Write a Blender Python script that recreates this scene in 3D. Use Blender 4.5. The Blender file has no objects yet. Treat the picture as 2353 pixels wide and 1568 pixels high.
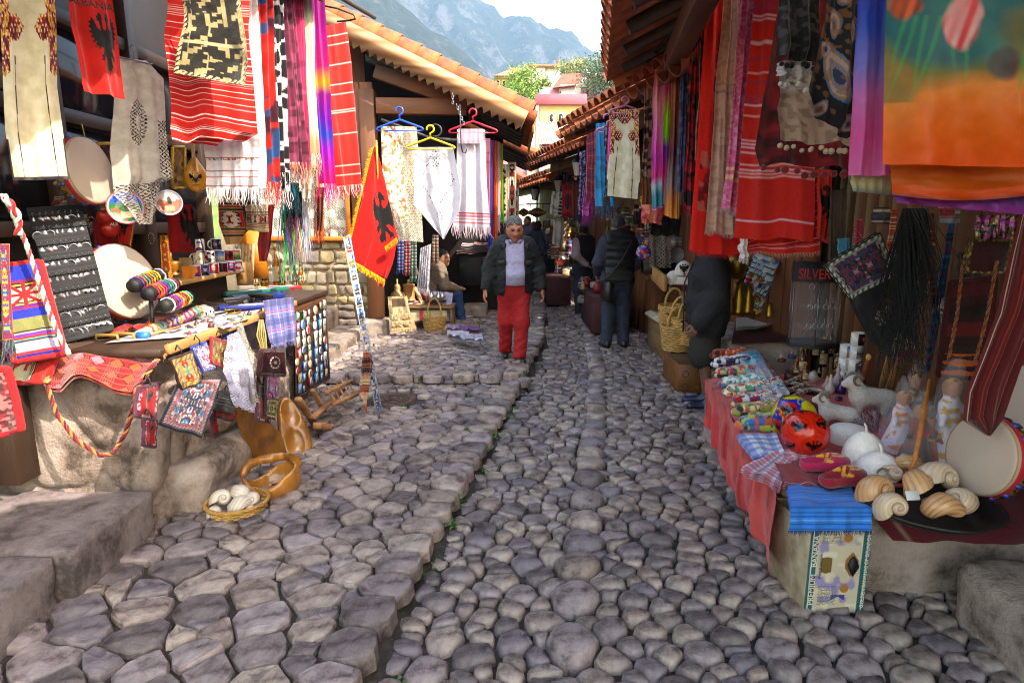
import bpy,math,random
import numpy as np
from mathutils import Vector,Matrix
random.seed(7);RNG=np.random.default_rng(7)
SC=bpy.context.scene;COL=SC.collection
pi=math.pi
# ------------------------------------------------------------------ camera, sky, sun, exposure
CAM_H=1.65;FPX=1400.0;PITCH=math.atan(269/1400)
cd=bpy.data.cameras.new('camera');cam=bpy.data.objects.new('camera',cd);COL.objects.link(cam)
cd.sensor_width=36;cd.lens=FPX/2352*36;cd.clip_start=.05;cd.clip_end=6000
cam.location=(0,0,CAM_H);cam.rotation_euler=(pi/2-PITCH,0,0);SC.camera=cam
SUN_DIR=Vector((.60,-.40,.72)).normalized()
W=bpy.data.worlds.new('World');SC.world=W;W.use_nodes=True
wn=W.node_tree.nodes;sk=wn.new('ShaderNodeTexSky');sk.sky_type='NISHITA';sk.sun_disc=False
sk.sun_elevation=math.asin(SUN_DIR.z);sk.sun_rotation=math.atan2(SUN_DIR.x,SUN_DIR.y)
sk.dust_density=3;sk.air_density=2.0
W.node_tree.links.new(sk.outputs[0],wn['Background'].inputs[0]);wn['Background'].inputs[1].default_value=.15
sl=bpy.data.lights.new('sun','SUN');sl.energy=2.0;sl.angle=math.radians(.5);sl.color=(1,.95,.86)
so=bpy.data.objects.new('sun',sl);COL.objects.link(so);so.rotation_euler=SUN_DIR.to_track_quat('Z','Y').to_euler()
SC.view_settings.view_transform='Standard';SC.view_settings.look='None'
SC.view_settings.exposure=2.5;SC.view_settings.gamma=1;SC.view_settings.use_curve_mapping=False
SC.view_settings.use_white_balance=True;SC.view_settings.white_balance_temperature=7200;SC.view_settings.white_balance_tint=11
SC.render.engine='CYCLES'
cy=SC.cycles;cy.use_denoising=True;cy.max_bounces=9;cy.diffuse_bounces=7;cy.glossy_bounces=3
cy.transmission_bounces=5;cy.transparent_max_bounces=10;cy.volume_bounces=1;cy.caustics_reflective=False;cy.caustics_refractive=False
cy.sample_clamp_indirect=4;cy.filter_width=1.0
# ------------------------------------------------------------------ helpers: a point of the place along a sight line
def ray(u,v):
 a=(u-1176)/FPX;b=(784-v)/FPX;c,s=math.cos(PITCH),math.sin(PITCH)
 return np.array([a,c+b*s,-s+b*c])
def P(u,v,Y):
 d=ray(u,v);return np.array([0,0,CAM_H])+d*(Y/d[1])
def G(u,v,z=0.):
 d=ray(u,v);return np.array([0,0,CAM_H])+d*((z-CAM_H)/d[2])
def PX(u,v,x):
 d=ray(u,v);return np.array([0,0,CAM_H])+d*(x/d[0])
def hx(h):
 if not isinstance(h,str):return np.array(h,float)
 c=np.array([int(h[i:i+2],16)for i in(0,2,4)])/255
 return np.where(c<=.04045,c/12.92,((c+.055)/1.055)**2.4)
def T(loc=(0,0,0),rz=0,rx=0,ry=0,s=1):
 m=Matrix.Translation(Vector(loc))@Matrix.Rotation(rz,4,'Z')@Matrix.Rotation(ry,4,'Y')@Matrix.Rotation(rx,4,'X')
 if s!=1:m=m@(Matrix.Scale(s,4)if not hasattr(s,'__len__')else Matrix.Diagonal((*s,1)))
 return np.array(m)
def frame(o,xa,za):
 x=np.array(xa,float);x/=np.linalg.norm(x);z=np.array(za,float);z=z-x*(x@z);z/=np.linalg.norm(z)
 y=np.cross(z,x);m=np.eye(4);m[:3,0]=x;m[:3,1]=y;m[:3,2]=z;m[:3,3]=o;return m
def noise(p,seed=0):
 p=np.asarray(p,float)
 if p.shape[1]<3:p=np.hstack([p,np.zeros((len(p),3-p.shape[1]))])
 i=np.floor(p).astype(np.int64);f=p-i;f=f*f*(3-2*f)
 def h(a,b,c):
  n=(a*374761393+b*668265263+c*2147483647+seed*974711)&0xffffffff
  n=((n^(n>>13))*1274126177)&0xffffffff;n=((n^(n>>16))*2246822519)&0xffffffff
  return((n^(n>>15))&0xffff)/65535.
 r=0
 for dx in(0,1):
  for dy in(0,1):
   for dz in(0,1):
    w=(f[:,0]if dx else 1-f[:,0])*(f[:,1]if dy else 1-f[:,1])*(f[:,2]if dz else 1-f[:,2])
    r=r+w*h(i[:,0]+dx,i[:,1]+dy,i[:,2]+dz)
 return r
def fbm(p,o=4,seed=0):
 p=np.asarray(p,float);r=0;a=.5;t=0
 for k in range(o):r=r+a*noise(p*2**k,seed+k);t+=a;a*=.5
 return r/t
class MB:
 def __init__(s):s.v=[];s.f=[];s.c=[];s.n=0;s.hasc=False
 def add(s,v,f,col=None,M=None):
  v=np.asarray(v,float)
  if M is not None:v=v@M[:3,:3].T+M[:3,3]
  s.v.append(v)
  for q in f:
   q=np.asarray(q,int)
   if len(q):s.f.append((q if q.ndim==2 else q[None])+s.n)
  if col is None:c=np.ones((len(v),4))
  else:
   s.hasc=True;c=np.asarray(col,float)
   if c.ndim==1:c=np.tile(c,(len(v),1))
   if c.shape[1]==3:c=np.hstack([c,np.ones((len(v),1))])
  s.c.append(c);s.n+=len(v);return s
 def box(s,c,d,M=None,b=.004,col=None):
  d=np.array(d,float)/2;c=np.array(c,float);b=min(b,d.min()*.45);vs=[];idx={}
  for sx in(-1,1):
   for sy in(-1,1):
    for sz in(-1,1):
     for ax in range(3):
      p=np.array([sx,sy,sz])*(d-b);p[ax]+=b*(sx,sy,sz)[ax];idx[sx,sy,sz,ax]=len(vs);vs.append(p+c)
  q=[];t=[]
  for ax in range(3):
   o=[i for i in range(3)if i!=ax]
   for sg in(-1,1):
    l=[]
    for a,b2 in((-1,-1),(1,-1),(1,1),(-1,1)):
     k=[0,0,0];k[ax]=sg;k[o[0]]=a;k[o[1]]=b2;l.append(idx[(*k,ax)])
    q.append(l if(sg>0)!=(ax==1)else l[::-1])
   for a in(-1,1):
    for b2 in(-1,1):
     k0=[0,0,0];k1=[0,0,0];k0[ax]=-1;k1[ax]=1
     for k in(k0,k1):k[o[0]]=a;k[o[1]]=b2
     l=[idx[(*k0,o[0])],idx[(*k1,o[0])],idx[(*k1,o[1])],idx[(*k0,o[1])]]
     q.append(l if(a*b2>0)==(ax==1)else l[::-1])
  for sx in(-1,1):
   for sy in(-1,1):
    for sz in(-1,1):
     l=[idx[sx,sy,sz,0],idx[sx,sy,sz,1],idx[sx,sy,sz,2]];t.append(l if sx*sy*sz>0 else l[::-1])
  return s.add(vs,[q,t],col,M)
 def beam(s,a,b,w,h,up=(0,0,1),bev=.004,col=None):
  a=np.array(a,float);b=np.array(b,float);L=np.linalg.norm(b-a)
  return s.box((L/2,0,0),(L,w,h),frame(a,b-a,up),bev,col)
 def tube(s,pts,r,n=7,col=None,M=None,closed=False,flat=1.):
  p=np.array(pts,float);m=len(p);r=np.full(m,r)if np.isscalar(r)else np.array(r,float)
  t=np.roll(p,-1,0)-np.roll(p,1,0)if closed else np.gradient(p,axis=0)
  t/=np.linalg.norm(t,axis=1)[:,None]+1e-9;up=np.array([0,0,1.])if abs(t[0,2])<.9 else np.array([1.,0,0]);V=[]
  nrm=up-t[0]*(up@t[0]);nrm/=np.linalg.norm(nrm);a=np.arange(n)/n*2*pi
  for i in range(m):
   nrm=nrm-t[i]*(nrm@t[i]);nrm/=np.linalg.norm(nrm)+1e-9;bi=np.cross(t[i],nrm)
   V.append(p[i]+r[i]*(np.cos(a)[:,None]*nrm*flat+np.sin(a)[:,None]*bi))
  V=np.vstack(V);k=m if closed else m-1;i,j=np.meshgrid(np.arange(k),np.arange(n),indexing='ij');j2=(j+1)%n;i2=(i+1)%m
  f=[np.stack([i*n+j,i*n+j2,i2*n+j2,i2*n+j],-1).reshape(-1,4)]
  if not closed:f+=[np.arange(n)[::-1],np.arange(n)+(m-1)*n]
  if col is not None and np.ndim(col)==2:col=np.repeat(np.asarray(col),n,0)
  return s.add(V,f,col,M)
 def lathe(s,prof,n=20,M=None,col=None,arc=2*pi,wob=0):
  pr=np.array(prof,float);m=len(pr);full=arc>6.28;k=n if full else n+1
  a=np.arange(k)/n*arc;V=np.stack([pr[:,None,0]*np.cos(a),pr[:,None,0]*np.sin(a),np.repeat(pr[:,1:2],k,1)],-1).reshape(-1,3)
  i,j=np.meshgrid(np.arange(m-1),np.arange(n),indexing='ij');j2=(j+1)%k
  if col is not None and np.ndim(col)==2:col=np.repeat(np.asarray(col),k,0)
  return s.add(V,[np.stack([i*k+j,i*k+j2,(i+1)*k+j2,(i+1)*k+j],-1).reshape(-1,4)],col,M)
 def grid(s,Pt,col=None,M=None,cu=False):
  h,w=Pt.shape[:2];i,j=np.meshgrid(np.arange(h-1),np.arange(w if cu else w-1),indexing='ij');j2=(j+1)%w
  return s.add(Pt.reshape(-1,3),[np.stack([i*w+j,(i+1)*w+j,(i+1)*w+j2,i*w+j2],-1).reshape(-1,4)],col,M)
 def prism(s,poly,d,M=None,col=None):
  p=np.array(poly,float);n=len(p)
  if((p[:,0]*np.roll(p[:,1],-1)-np.roll(p[:,0],-1)*p[:,1]).sum())<0:p=p[::-1]
  z=np.ones((n,1))*d/2;V=np.vstack([np.hstack([p,-z]),np.hstack([p,z])]);i=np.arange(n);j=(i+1)%n
  return s.add(V,[np.stack([i,j,j+n,i+n],-1),i[::-1],i+n],col,M)
 def ball(s,c,r,n=10,M=None,col=None,m=None):
  m=m or max(4,n//2+1);r=np.ones(3)*r;th=np.linspace(0,pi,m);a=np.arange(n)/n*2*pi
  V=np.stack([np.outer(np.sin(th),np.cos(a))*r[0],np.outer(np.sin(th),np.sin(a))*r[1],np.outer(np.cos(th),np.ones(n))*r[2]],-1)
  return s.grid(V+np.array(c),col,M,True)
 def mesh(s,name,mt,smooth=True):
  me=bpy.data.meshes.new(name);v=np.vstack(s.v);me.vertices.add(len(v));me.vertices.foreach_set('co',v.ravel().astype(np.float32))
  lv=np.concatenate([q.ravel()for q in s.f]);ls=np.concatenate([np.full(len(q),q.shape[1])for q in s.f])
  me.loops.add(len(lv));me.loops.foreach_set('vertex_index',lv.astype(np.int32));me.polygons.add(len(ls))
  me.polygons.foreach_set('loop_start',np.concatenate([[0],np.cumsum(ls)[:-1]]).astype(np.int32))
  me.polygons.foreach_set('use_smooth',np.full(len(ls),smooth));me.update(calc_edges=True)
  if s.hasc:
   at=me.color_attributes.new('Col','FLOAT_COLOR','POINT');at.data.foreach_set('color',np.vstack(s.c).ravel().astype(np.float32))
  if mt:me.materials.append(mt)
  return me
# ------------------------------------------------------------------ materials
MATS={}
def nd(nt,t,**k):
 n=nt.nodes.new(t)
 for a,b in k.items():
  if a in n.inputs:n.inputs[a].default_value=b
  else:setattr(n,a,b)
 return n
def mat(c,rough=.6,sc=12.,var=.25,bump=.15,metal=0.,trans=0.,stretch=(1,1,1),c2=None,coat=0.,spec=.5,detail=6):
 key=(str(c),rough,sc,var,bump,metal,trans,stretch,str(c2),coat,spec)
 if key in MATS:return MATS[key]
 m=bpy.data.materials.new('surface');m.use_nodes=True;nt=m.node_tree;b=nt.nodes['Principled BSDF'];L=nt.links.new
 c=hx(c);b.inputs['Roughness'].default_value=rough;b.inputs['Metallic'].default_value=metal
 b.inputs['Transmission Weight'].default_value=trans;b.inputs['Coat Weight'].default_value=coat;b.inputs['Specular IOR Level'].default_value=spec
 tc=nd(nt,'ShaderNodeTexCoord');mp=nd(nt,'ShaderNodeMapping');mp.inputs['Scale'].default_value=stretch
 L(tc.outputs['Object'],mp.inputs[0]);nz=nd(nt,'ShaderNodeTexNoise',Scale=sc,Detail=detail,Roughness=.62);L(mp.outputs[0],nz.inputs['Vector'])
 cr=nd(nt,'ShaderNodeValToRGB');e=cr.color_ramp.elements;c2=c*(1-var)if c2 is None else hx(c2)
 e[0].position=.33;e[1].position=.68;e[0].color=(*c2,1);e[1].color=(*np.minimum(c*(1+var*.5),1),1)
 L(nz.outputs[0],cr.inputs[0])
 oi=nd(nt,'ShaderNodeObjectInfo');hv=nd(nt,'ShaderNodeHueSaturation');mr=nd(nt,'ShaderNodeMapRange');mr.inputs[3].default_value=1-var*.5;mr.inputs[4].default_value=1+var*.4
 L(oi.outputs['Random'],mr.inputs[0]);L(mr.outputs[0],hv.inputs['Value']);L(cr.outputs[0],hv.inputs['Color']);L(hv.outputs[0],b.inputs['Base Color'])
 if bump:
  n2=nd(nt,'ShaderNodeTexNoise',Scale=sc*3.5,Detail=8,Roughness=.7);L(mp.outputs[0],n2.inputs['Vector'])
  bp=nd(nt,'ShaderNodeBump',Strength=bump,Distance=.02);L(n2.outputs[0],bp.inputs['Height']);L(bp.outputs[0],b.inputs['Normal'])
 MATS[key]=m;return m
def vmat(kind='cloth',rough=.8,bump=.25,sc=420.,transl=.25,sheen=.2,coat=0.,metal=0.):
 key=(kind,rough,bump,sc,transl,sheen,coat,metal)
 if key in MATS:return MATS[key]
 m=bpy.data.materials.new(kind);m.use_nodes=True;nt=m.node_tree;b=nt.nodes['Principled BSDF'];L=nt.links.new;out=nt.nodes['Material Output']
 a=nd(nt,'ShaderNodeVertexColor',layer_name='Col');tc=nd(nt,'ShaderNodeTexCoord')
 nz=nd(nt,'ShaderNodeTexNoise',Scale=sc*.12,Detail=5.);L(tc.outputs['Object'],nz.inputs['Vector'])
 mr=nd(nt,'ShaderNodeMapRange');mr.inputs[3].default_value=.8;mr.inputs[4].default_value=1.15;L(nz.outputs[0],mr.inputs[0])
 hv=nd(nt,'ShaderNodeHueSaturation');L(mr.outputs[0],hv.inputs['Value']);L(a.outputs[0],hv.inputs['Color']);L(hv.outputs[0],b.inputs['Base Color'])
 b.inputs['Roughness'].default_value=rough;b.inputs['Sheen Weight'].default_value=sheen;b.inputs['Coat Weight'].default_value=coat;b.inputs['Metallic'].default_value=metal
 b.inputs['Specular IOR Level'].default_value=.3
 if bump:
  n2=nd(nt,'ShaderNodeTexNoise',Scale=sc,Detail=3.);L(tc.outputs['Object'],n2.inputs['Vector'])
  bp=nd(nt,'ShaderNodeBump',Strength=bump,Distance=.004);L(n2.outputs[0],bp.inputs['Height']);L(bp.outputs[0],b.inputs['Normal'])
 sh=b.outputs[0]
 if transl:
  tl=nd(nt,'ShaderNodeBsdfTranslucent');L(hv.outputs[0],tl.inputs[0]);mx=nd(nt,'ShaderNodeMixShader');mx.inputs[0].default_value=transl
  L(sh,mx.inputs[1]);L(tl.outputs[0],mx.inputs[2]);sh=mx.outputs[0]
 if kind=='lace':
  tp=nd(nt,'ShaderNodeBsdfTransparent');mx=nd(nt,'ShaderNodeMixShader');L(a.outputs[1],mx.inputs[0]);L(tp.outputs[0],mx.inputs[1]);L(sh,mx.inputs[2]);sh=mx.outputs[0]
 L(sh,out.inputs[0]);MATS[key]=m;return m
CLOTH=vmat();SILK=vmat('silk',.42,.1,300.,.35,.1);LACE=vmat('lace',.9,.3,420.,.25,.1);WOOL=vmat('wool',.95,.8,160.,.08,.4)
PRINT=vmat('print',.45,.0,200.,0.,0.);GLAZE=vmat('glaze',.18,.0,200.,0.,0.,.4);SKIN=vmat('skin',.5,.15,300.,0.,.05);FELT=vmat('felt',.95,.35,260.,0.,.3)
SHELLM=vmat('shell',.32,.25,60.,0.,0.,.3);FOIL=vmat('foil',.3,.5,90.,0.,0.,.3,.5)
WOOD=mat('70401e',.62,5,.55,.25,stretch=(1,1,.12));WOODH=mat('70401e',.62,5,.55,.25,stretch=(.12,1,1));WOODY=mat('70401e',.62,5,.55,.25,stretch=(1,.12,1))
DARKW=mat('3d281b',.55,6,.5,.25,stretch=(1,.15,.3));PINE=mat('b98a52',.55,5,.35,.15,stretch=(.15,.4,1));PLANK=mat('8a6844',.7,5,.5,.3,stretch=(.2,.3,1))
def rockm(a,b,c,sc=3.,rough=.85,d=.05):
 m=bpy.data.materials.new('rock');m.use_nodes=True;nt=m.node_tree;p=nt.nodes['Principled BSDF'];L=nt.links.new;tc=nd(nt,'ShaderNodeTexCoord');n1=nd(nt,'ShaderNodeTexNoise',Scale=sc,Detail=12.,Roughness=.72);L(tc.outputs['Object'],n1.inputs['Vector'])
 cr=nd(nt,'ShaderNodeValToRGB');e=cr.color_ramp.elements;e[0].position=.38;e[0].color=(*hx(c),1);e[1].position=.62;e[1].color=(*hx(a),1);k=e.new(.48);k.color=(*hx(b),1);L(n1.outputs[0],cr.inputs[0]);L(cr.outputs[0],p.inputs[0]);p.inputs['Roughness'].default_value=rough
 n2=nd(nt,'ShaderNodeTexNoise',Scale=sc*4,Detail=12.,Roughness=.75);L(tc.outputs['Object'],n2.inputs['Vector']);b1=nd(nt,'ShaderNodeBump',Strength=1.,Distance=d);L(n2.outputs[0],b1.inputs['Height']);n3=nd(nt,'ShaderNodeTexNoise',Scale=sc*30,Detail=4.);L(tc.outputs['Object'],n3.inputs['Vector']);b2=nd(nt,'ShaderNodeBump',Strength=.6,Distance=d*.2);L(n3.outputs[0],b2.inputs['Height']);L(b1.outputs[0],b2.inputs['Normal']);L(b2.outputs[0],p.inputs['Normal']);return m
STONE=mat('8d7f74',.8,5,.5,.6,c2='54473f');ROCK=rockm('cdbcb2','ad998e','64544a');SLAB=rockm('a8999a','887a7b','564b4a',4.);PLASTER=mat('d6cfc6',.85,4,.12,.25)
CLAY=mat('a95830',.8,7,.45,.45,c2='6a3c28');STEEL=mat('8a8d92',.35,30,.2,.1,metal=.9);SILVER=mat('c9c9cc',.28,40,.25,.1,metal=.9)
IRON=mat('23201f',.5,20,.3,.3);BRASS=mat('9a7a2c',.32,12,.4,.12,metal=.85);STRAW=mat('c39a56',.75,30,.45,.4);BLACK=mat('0d0d10',.6,30,.4,.2)
GOLD=mat('c99a2e',.35,25,.35,.3,metal=.6);CHROME=mat('d8d8dc',.15,10,.1,0,metal=1.)
# ------------------------------------------------------------------ objects
def prop(o,label=None,cat=None,group=None,kind=None):
 for k,v in(('label',label),('category',cat),('group',group),('kind',kind)):
  if v:o[k]=v
 return o
def thing(name,label,cat,loc=(0,0,0),rz=0,group=None,rx=0,ry=0):
 o=bpy.data.objects.new(name,None);o.empty_display_size=.05;COL.objects.link(o);o.rotation_mode='XYZ'
 o.matrix_basis=Matrix(T(loc,rz,rx,ry).tolist());return prop(o,label,cat,group)
def part(name,mb,mt,par,local=False,smooth=True,kind=None,label=None):
 me=mb if isinstance(mb,bpy.types.Mesh)else None
 if me is None:
  if not local and par is not None:
   inv=np.array((rootm(par)).inverted())
   mb.v=[v@inv[:3,:3].T+inv[:3,3]for v in mb.v]
  me=mb.mesh(name,mt,smooth)
 o=bpy.data.objects.new(name,me);COL.objects.link(o)
 if par is not None:o.parent=par
 return prop(o,label,None,None,kind)
def rootm(o):
 m=o.matrix_basis.copy()
 while o.parent is not None:o=o.parent;m=o.matrix_basis@m
 return m
def one(name,mb,mt,label,cat,group=None,loc=None,rz=0,smooth=True,kind=None):
 if isinstance(mb,bpy.types.Mesh):o=bpy.data.objects.new(name,mb)
 else:
  if loc is None:
   v=np.vstack(mb.v);b=np.array([v[:,0].mean(),v[:,1].mean(),v[:,2].min()]);mb.v=[q-b for q in mb.v];loc=b
  o=bpy.data.objects.new(name,mb.mesh(name,mt,smooth))
 COL.objects.link(o);o.matrix_basis=Matrix(T(loc if loc is not None else(0,0,0),rz).tolist());return prop(o,label,cat,group,kind)
def struct(name,mb,mt,smooth=True,kind='structure',par=None):
 return prop(part(name,mb,mt,par,smooth=smooth),None,None,None,kind)
def dup(o,M,label=None,group=None,par=None):
 c=o.copy();COL.objects.link(c);c.parent=par
 if M is not None:c.matrix_basis=Matrix(np.asarray(M).tolist())
 if label:c['label']=label
 if group:c['group']=group
 for ch in list(o.children):dup(ch,None,par=c)
 return c
TXT={}
def text_mesh(s,mt,size=1.,depth=.02):
 if(s,size,mt.name)in TXT:return TXT[s,size,mt.name]
 cu=bpy.data.curves.new('lettering','FONT');cu.body=s;cu.size=size;cu.extrude=depth*size;cu.align_x='CENTER';cu.align_y='CENTER';cu.offset=.012*size
 o=bpy.data.objects.new('lettering',cu);COL.objects.link(o);dg=bpy.context.evaluated_depsgraph_get()
 me=bpy.data.meshes.new_from_object(o.evaluated_get(dg));bpy.data.objects.remove(o);me.materials.clear();me.materials.append(mt)
 TXT[s,size,mt.name]=me;return me
def lettering(s,mt,size,M,par,sx=1.):
 o=part('lettering',text_mesh(s,mt,size),mt,par);m=Matrix(np.asarray(M).tolist())@Matrix.Diagonal((sx,1,1,1))
 o.matrix_basis=rootm(par).inverted()@m;return o
# ------------------------------------------------------------------ signed-distance modelling (smooth bodies, garments, carved wood)
def smesh(fn,lo,hi,h):
 ax=[np.arange(a,b+h,h)for a,b in zip(lo,hi)];S=tuple(len(a)for a in ax)
 g=np.stack(np.meshgrid(*ax,indexing='ij'),-1);D=fn(g.reshape(-1,3)).reshape(S)
 n=tuple(s-1 for s in S);acc=np.zeros((*n,3));cnt=np.zeros(n)
 def sub(o):return tuple(slice(a,a+k)for a,k in zip(o,n))
 for a in range(3):
  o=[i for i in range(3)if i!=a]
  for b in(0,1):
   for c in(0,1):
    k=[0,0,0];k[o[0]]=b;k[o[1]]=c;k2=list(k);k2[a]=1
    d0=D[sub(k)];d1=D[sub(k2)];x=(d0<0)!=(d1<0);t=np.where(x,d0/np.where(x,d0-d1,1),0)
    for q in range(3):acc[...,q]+=np.where(x,t if q==a else k[q],0)
    cnt+=x
 act=cnt>0;idx=np.full(n,-1);idx[act]=np.arange(act.sum())
 V=(np.argwhere(act)+acc[act]/cnt[act][:,None])*h+np.array([a[0]for a in ax]);F=[]
 for a in range(3):
  b,c=(a+1)%3,(a+2)%3;s0=[slice(1,-1)]*3;s0[a]=slice(0,-1);s1=list(s0);s1[a]=slice(1,None)
  i0=D[tuple(s0)]<0;i1=D[tuple(s1)]<0;e=np.argwhere(i0!=i1);
  if not len(e):continue
  fl=i0[tuple(e.T)];e=e.copy();e[:,b]+=1;e[:,c]+=1
  def at(db,dc):q=e.copy();q[:,b]+=db;q[:,c]+=dc;return idx[tuple(q.T)]
  q=np.stack([at(-1,-1),at(0,-1),at(0,0),at(-1,0)],-1);q[~fl]=q[~fl][:,::-1];F.append(q[(q>=0).all(1)])
 return V,[np.vstack(F)]if F else[]
def rc(p,a,b,ra,rb,sc=(1,1,1)):
 s=np.array(sc,float);p=p/s;a=np.array(a)/s;b=np.array(b)/s;ab=b-a
 t=np.clip(((p-a)@ab)/(ab@ab+1e-9),0,1);return(np.linalg.norm(p-a-t[:,None]*ab,axis=1)-(ra+(rb-ra)*t))*s.min()
def sm(ds,k=.02):
 m=np.min(ds,0);return m-k*np.log(sum(np.exp(-(d-m)/k)for d in ds))
# ------------------------------------------------------------------ cloth and its patterns: functions of s (across), t (down), width, height
def mixc(a,b,m):
 m=np.asarray(m,float)[...,None];return a*(1-m)+b*m
def full(c,n):return np.tile(hx(c),(n,1))
def solid(c,c2=None,sc=3,seed=1):
 return lambda s,t,w,h:full(c,len(s))if c2 is None else mixc(full(c,len(s)),hx(c2),np.clip(fbm(np.c_[s*w*sc*4,t*h*sc*4],3,seed)*2.4-.7,0,1))
def stripes(base,lines,rep=None,ax=1):
 def f(s,t,w,h):
  q=t*h if ax else s*w;q=q%rep if rep else(t if ax else s);o=full(base,len(s))
  for a,b,c in lines:o=np.where((np.abs(q-a)<b/2)[:,None],hx(c),o)
  return o
 return f
def rlines(base,cols,n,seed,wd=.006,dbl=.4):
 r=random.Random(seed);L=[]
 for i in range(n):
  q=(i+r.uniform(.2,.8))/n;c=r.choice(cols);L.append((q,wd*r.uniform(.6,1.5),c))
  if r.random()<dbl:L.append((q+wd*2.2,wd*.6,c));L.append((q-wd*2.2,wd*.6,r.choice(cols)))
 return stripes(base,L)
def plaid(base,bands,rep):
 def f(s,t,w,h):
  o=full(base,len(s))
  for q in((s*w)%rep,(t*h)%rep):
   for a,b,c in bands:o=mixc(o,hx(c),(np.abs(q-a)<b/2)*.55)
  return o
 return f
def spots(base,cols,sc,seed,cut=.55,soft=12):
 def f(s,t,w,h):
  p=np.c_[s*w,t*h]*sc;o=full(base,len(s))if not callable(base)else base(s,t,w,h)
  for i,c in enumerate(cols):o=mixc(o,hx(c),np.clip((noise(p*(1+.35*i)+i*7.3,seed+i)-cut-.03*i)*soft,0,1))
  return o
 return f
def bands(stops,seed=0,wob=0.):
 q=np.array([a for a,_ in stops]);c=np.array([hx(x)for _,x in stops])
 def f(s,t,w,h):
  tt=t+wob*(fbm(np.c_[s*w*5,t*h*5],3,seed)-.5);return np.stack([np.interp(tt,q,c[:,i])for i in range(3)],-1)
 return f
def rug(base,cols,sc,seed,border=.12,bcols=None,bsc=1.8):
 def f(s,t,w,h):
  x=np.abs(s-.5)*w;y=np.abs(t-.5)*h;o=full(base,len(s));p=np.c_[x,y]*sc
  for i,c in enumerate(cols):o=np.where((noise(p*(1+.4*i)+i*3.1,seed+i)+.5*noise(p*(2.7+.4*i),seed+20+i)>.86+.035*i)[:,None],hx(c),o)
  d=np.minimum(np.minimum(s,1-s)*w,np.minimum(t,1-t)*h)/min(w,h)
  if border:
   b=full((bcols or cols)[0],len(s));k=np.floor((s*w+t*h)*sc*bsc)%2;b=np.where((k>0)[:,None],hx((bcols or cols)[-1]),b)
   o=np.where((d<border)[:,None],b,o);o=np.where((np.abs(d-border)<.02)[:,None],hx(cols[0]),o);o=np.where((d<.03)[:,None],hx(base),o)
  return o
 return f
def inpoly(x,y,poly):
 p=np.array(poly);r=np.zeros(len(x),bool);j=len(p)-1
 for i in range(len(p)):
  a,b=p[i],p[j];c=((a[1]>y)!=(b[1]>y))&(x<(b[0]-a[0])*(y-a[1])/(b[1]-a[1]+1e-12)+a[0]);r^=c;j=i
 return r
EAGLE=[(0,.30),(.05,.27),(.06,.18),(.04,.12),(.08,.04),(.15,.03),(.20,.07),(.27,.10),(.22,.12),(.26,.15),(.19,.16),(.15,.17),(.14,.24),(.17,.30),
         (.24,.26),(.30,.20),(.36,.13),(.43,.08),(.41,.15),(.48,.14),(.44,.21),(.5,.23),(.44,.28),(.5,.32),(.43,.35),(.49,.41),(.41,.42),(.46,.49),(.38,.47),(.42,.56),
         (.34,.52),(.36,.61),(.28,.56),(.22,.55),(.17,.58),(.24,.66),(.33,.68),(.28,.71),(.34,.76),(.25,.74),(.23,.79),(.17,.71),(.12,.68),(.10,.74),(.16,.86),(.10,.84),(.09,.93),(.04,.87),(0,.98)]
def eagle(base,box,c='0b0809'):
 def f(s,t,w,h):
  o=full(base,len(s))if not callable(base)else base(s,t,w,h)
  x=np.abs((s-box[0])/(box[1]-box[0])-.5);y=(t-box[2])/(box[3]-box[2]);return np.where(inpoly(x,y,EAGLE)[:,None],hx(c),o)
 return f
def over(base,fn,box):
 def f(s,t,w,h):
  o=base(s,t,w,h);m=(s>box[0])&(s<box[1])&(t>box[2])&(t<box[3]);q=fn((s-box[0])/(box[1]-box[0]),(t-box[2])/(box[3]-box[2]),w*(box[1]-box[0]),h*(box[3]-box[2]))
  if q.shape[1]!=o.shape[1]:o=np.hstack([o,np.ones((len(o),1))])if o.shape[1]==3 else o;q=np.hstack([q,np.ones((len(q),1))])if q.shape[1]==3 else q
  return np.where(m[:,None],q,o)
 return f
def lace(c,sc,zones,c2=None,hole=.1):
 def f(s,t,w,h):
  o=solid(c,c2,8)(s,t,w,h);x=s*w*sc*1.7;y=t*h*sc*1.7;z=np.sin(x*6.28)*np.sin(y*6.28)+.35*np.sin((x+y)*9)
  return np.c_[o,np.where(zones(s,t)*(z>hole),0.,1.)]
 return f
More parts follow.
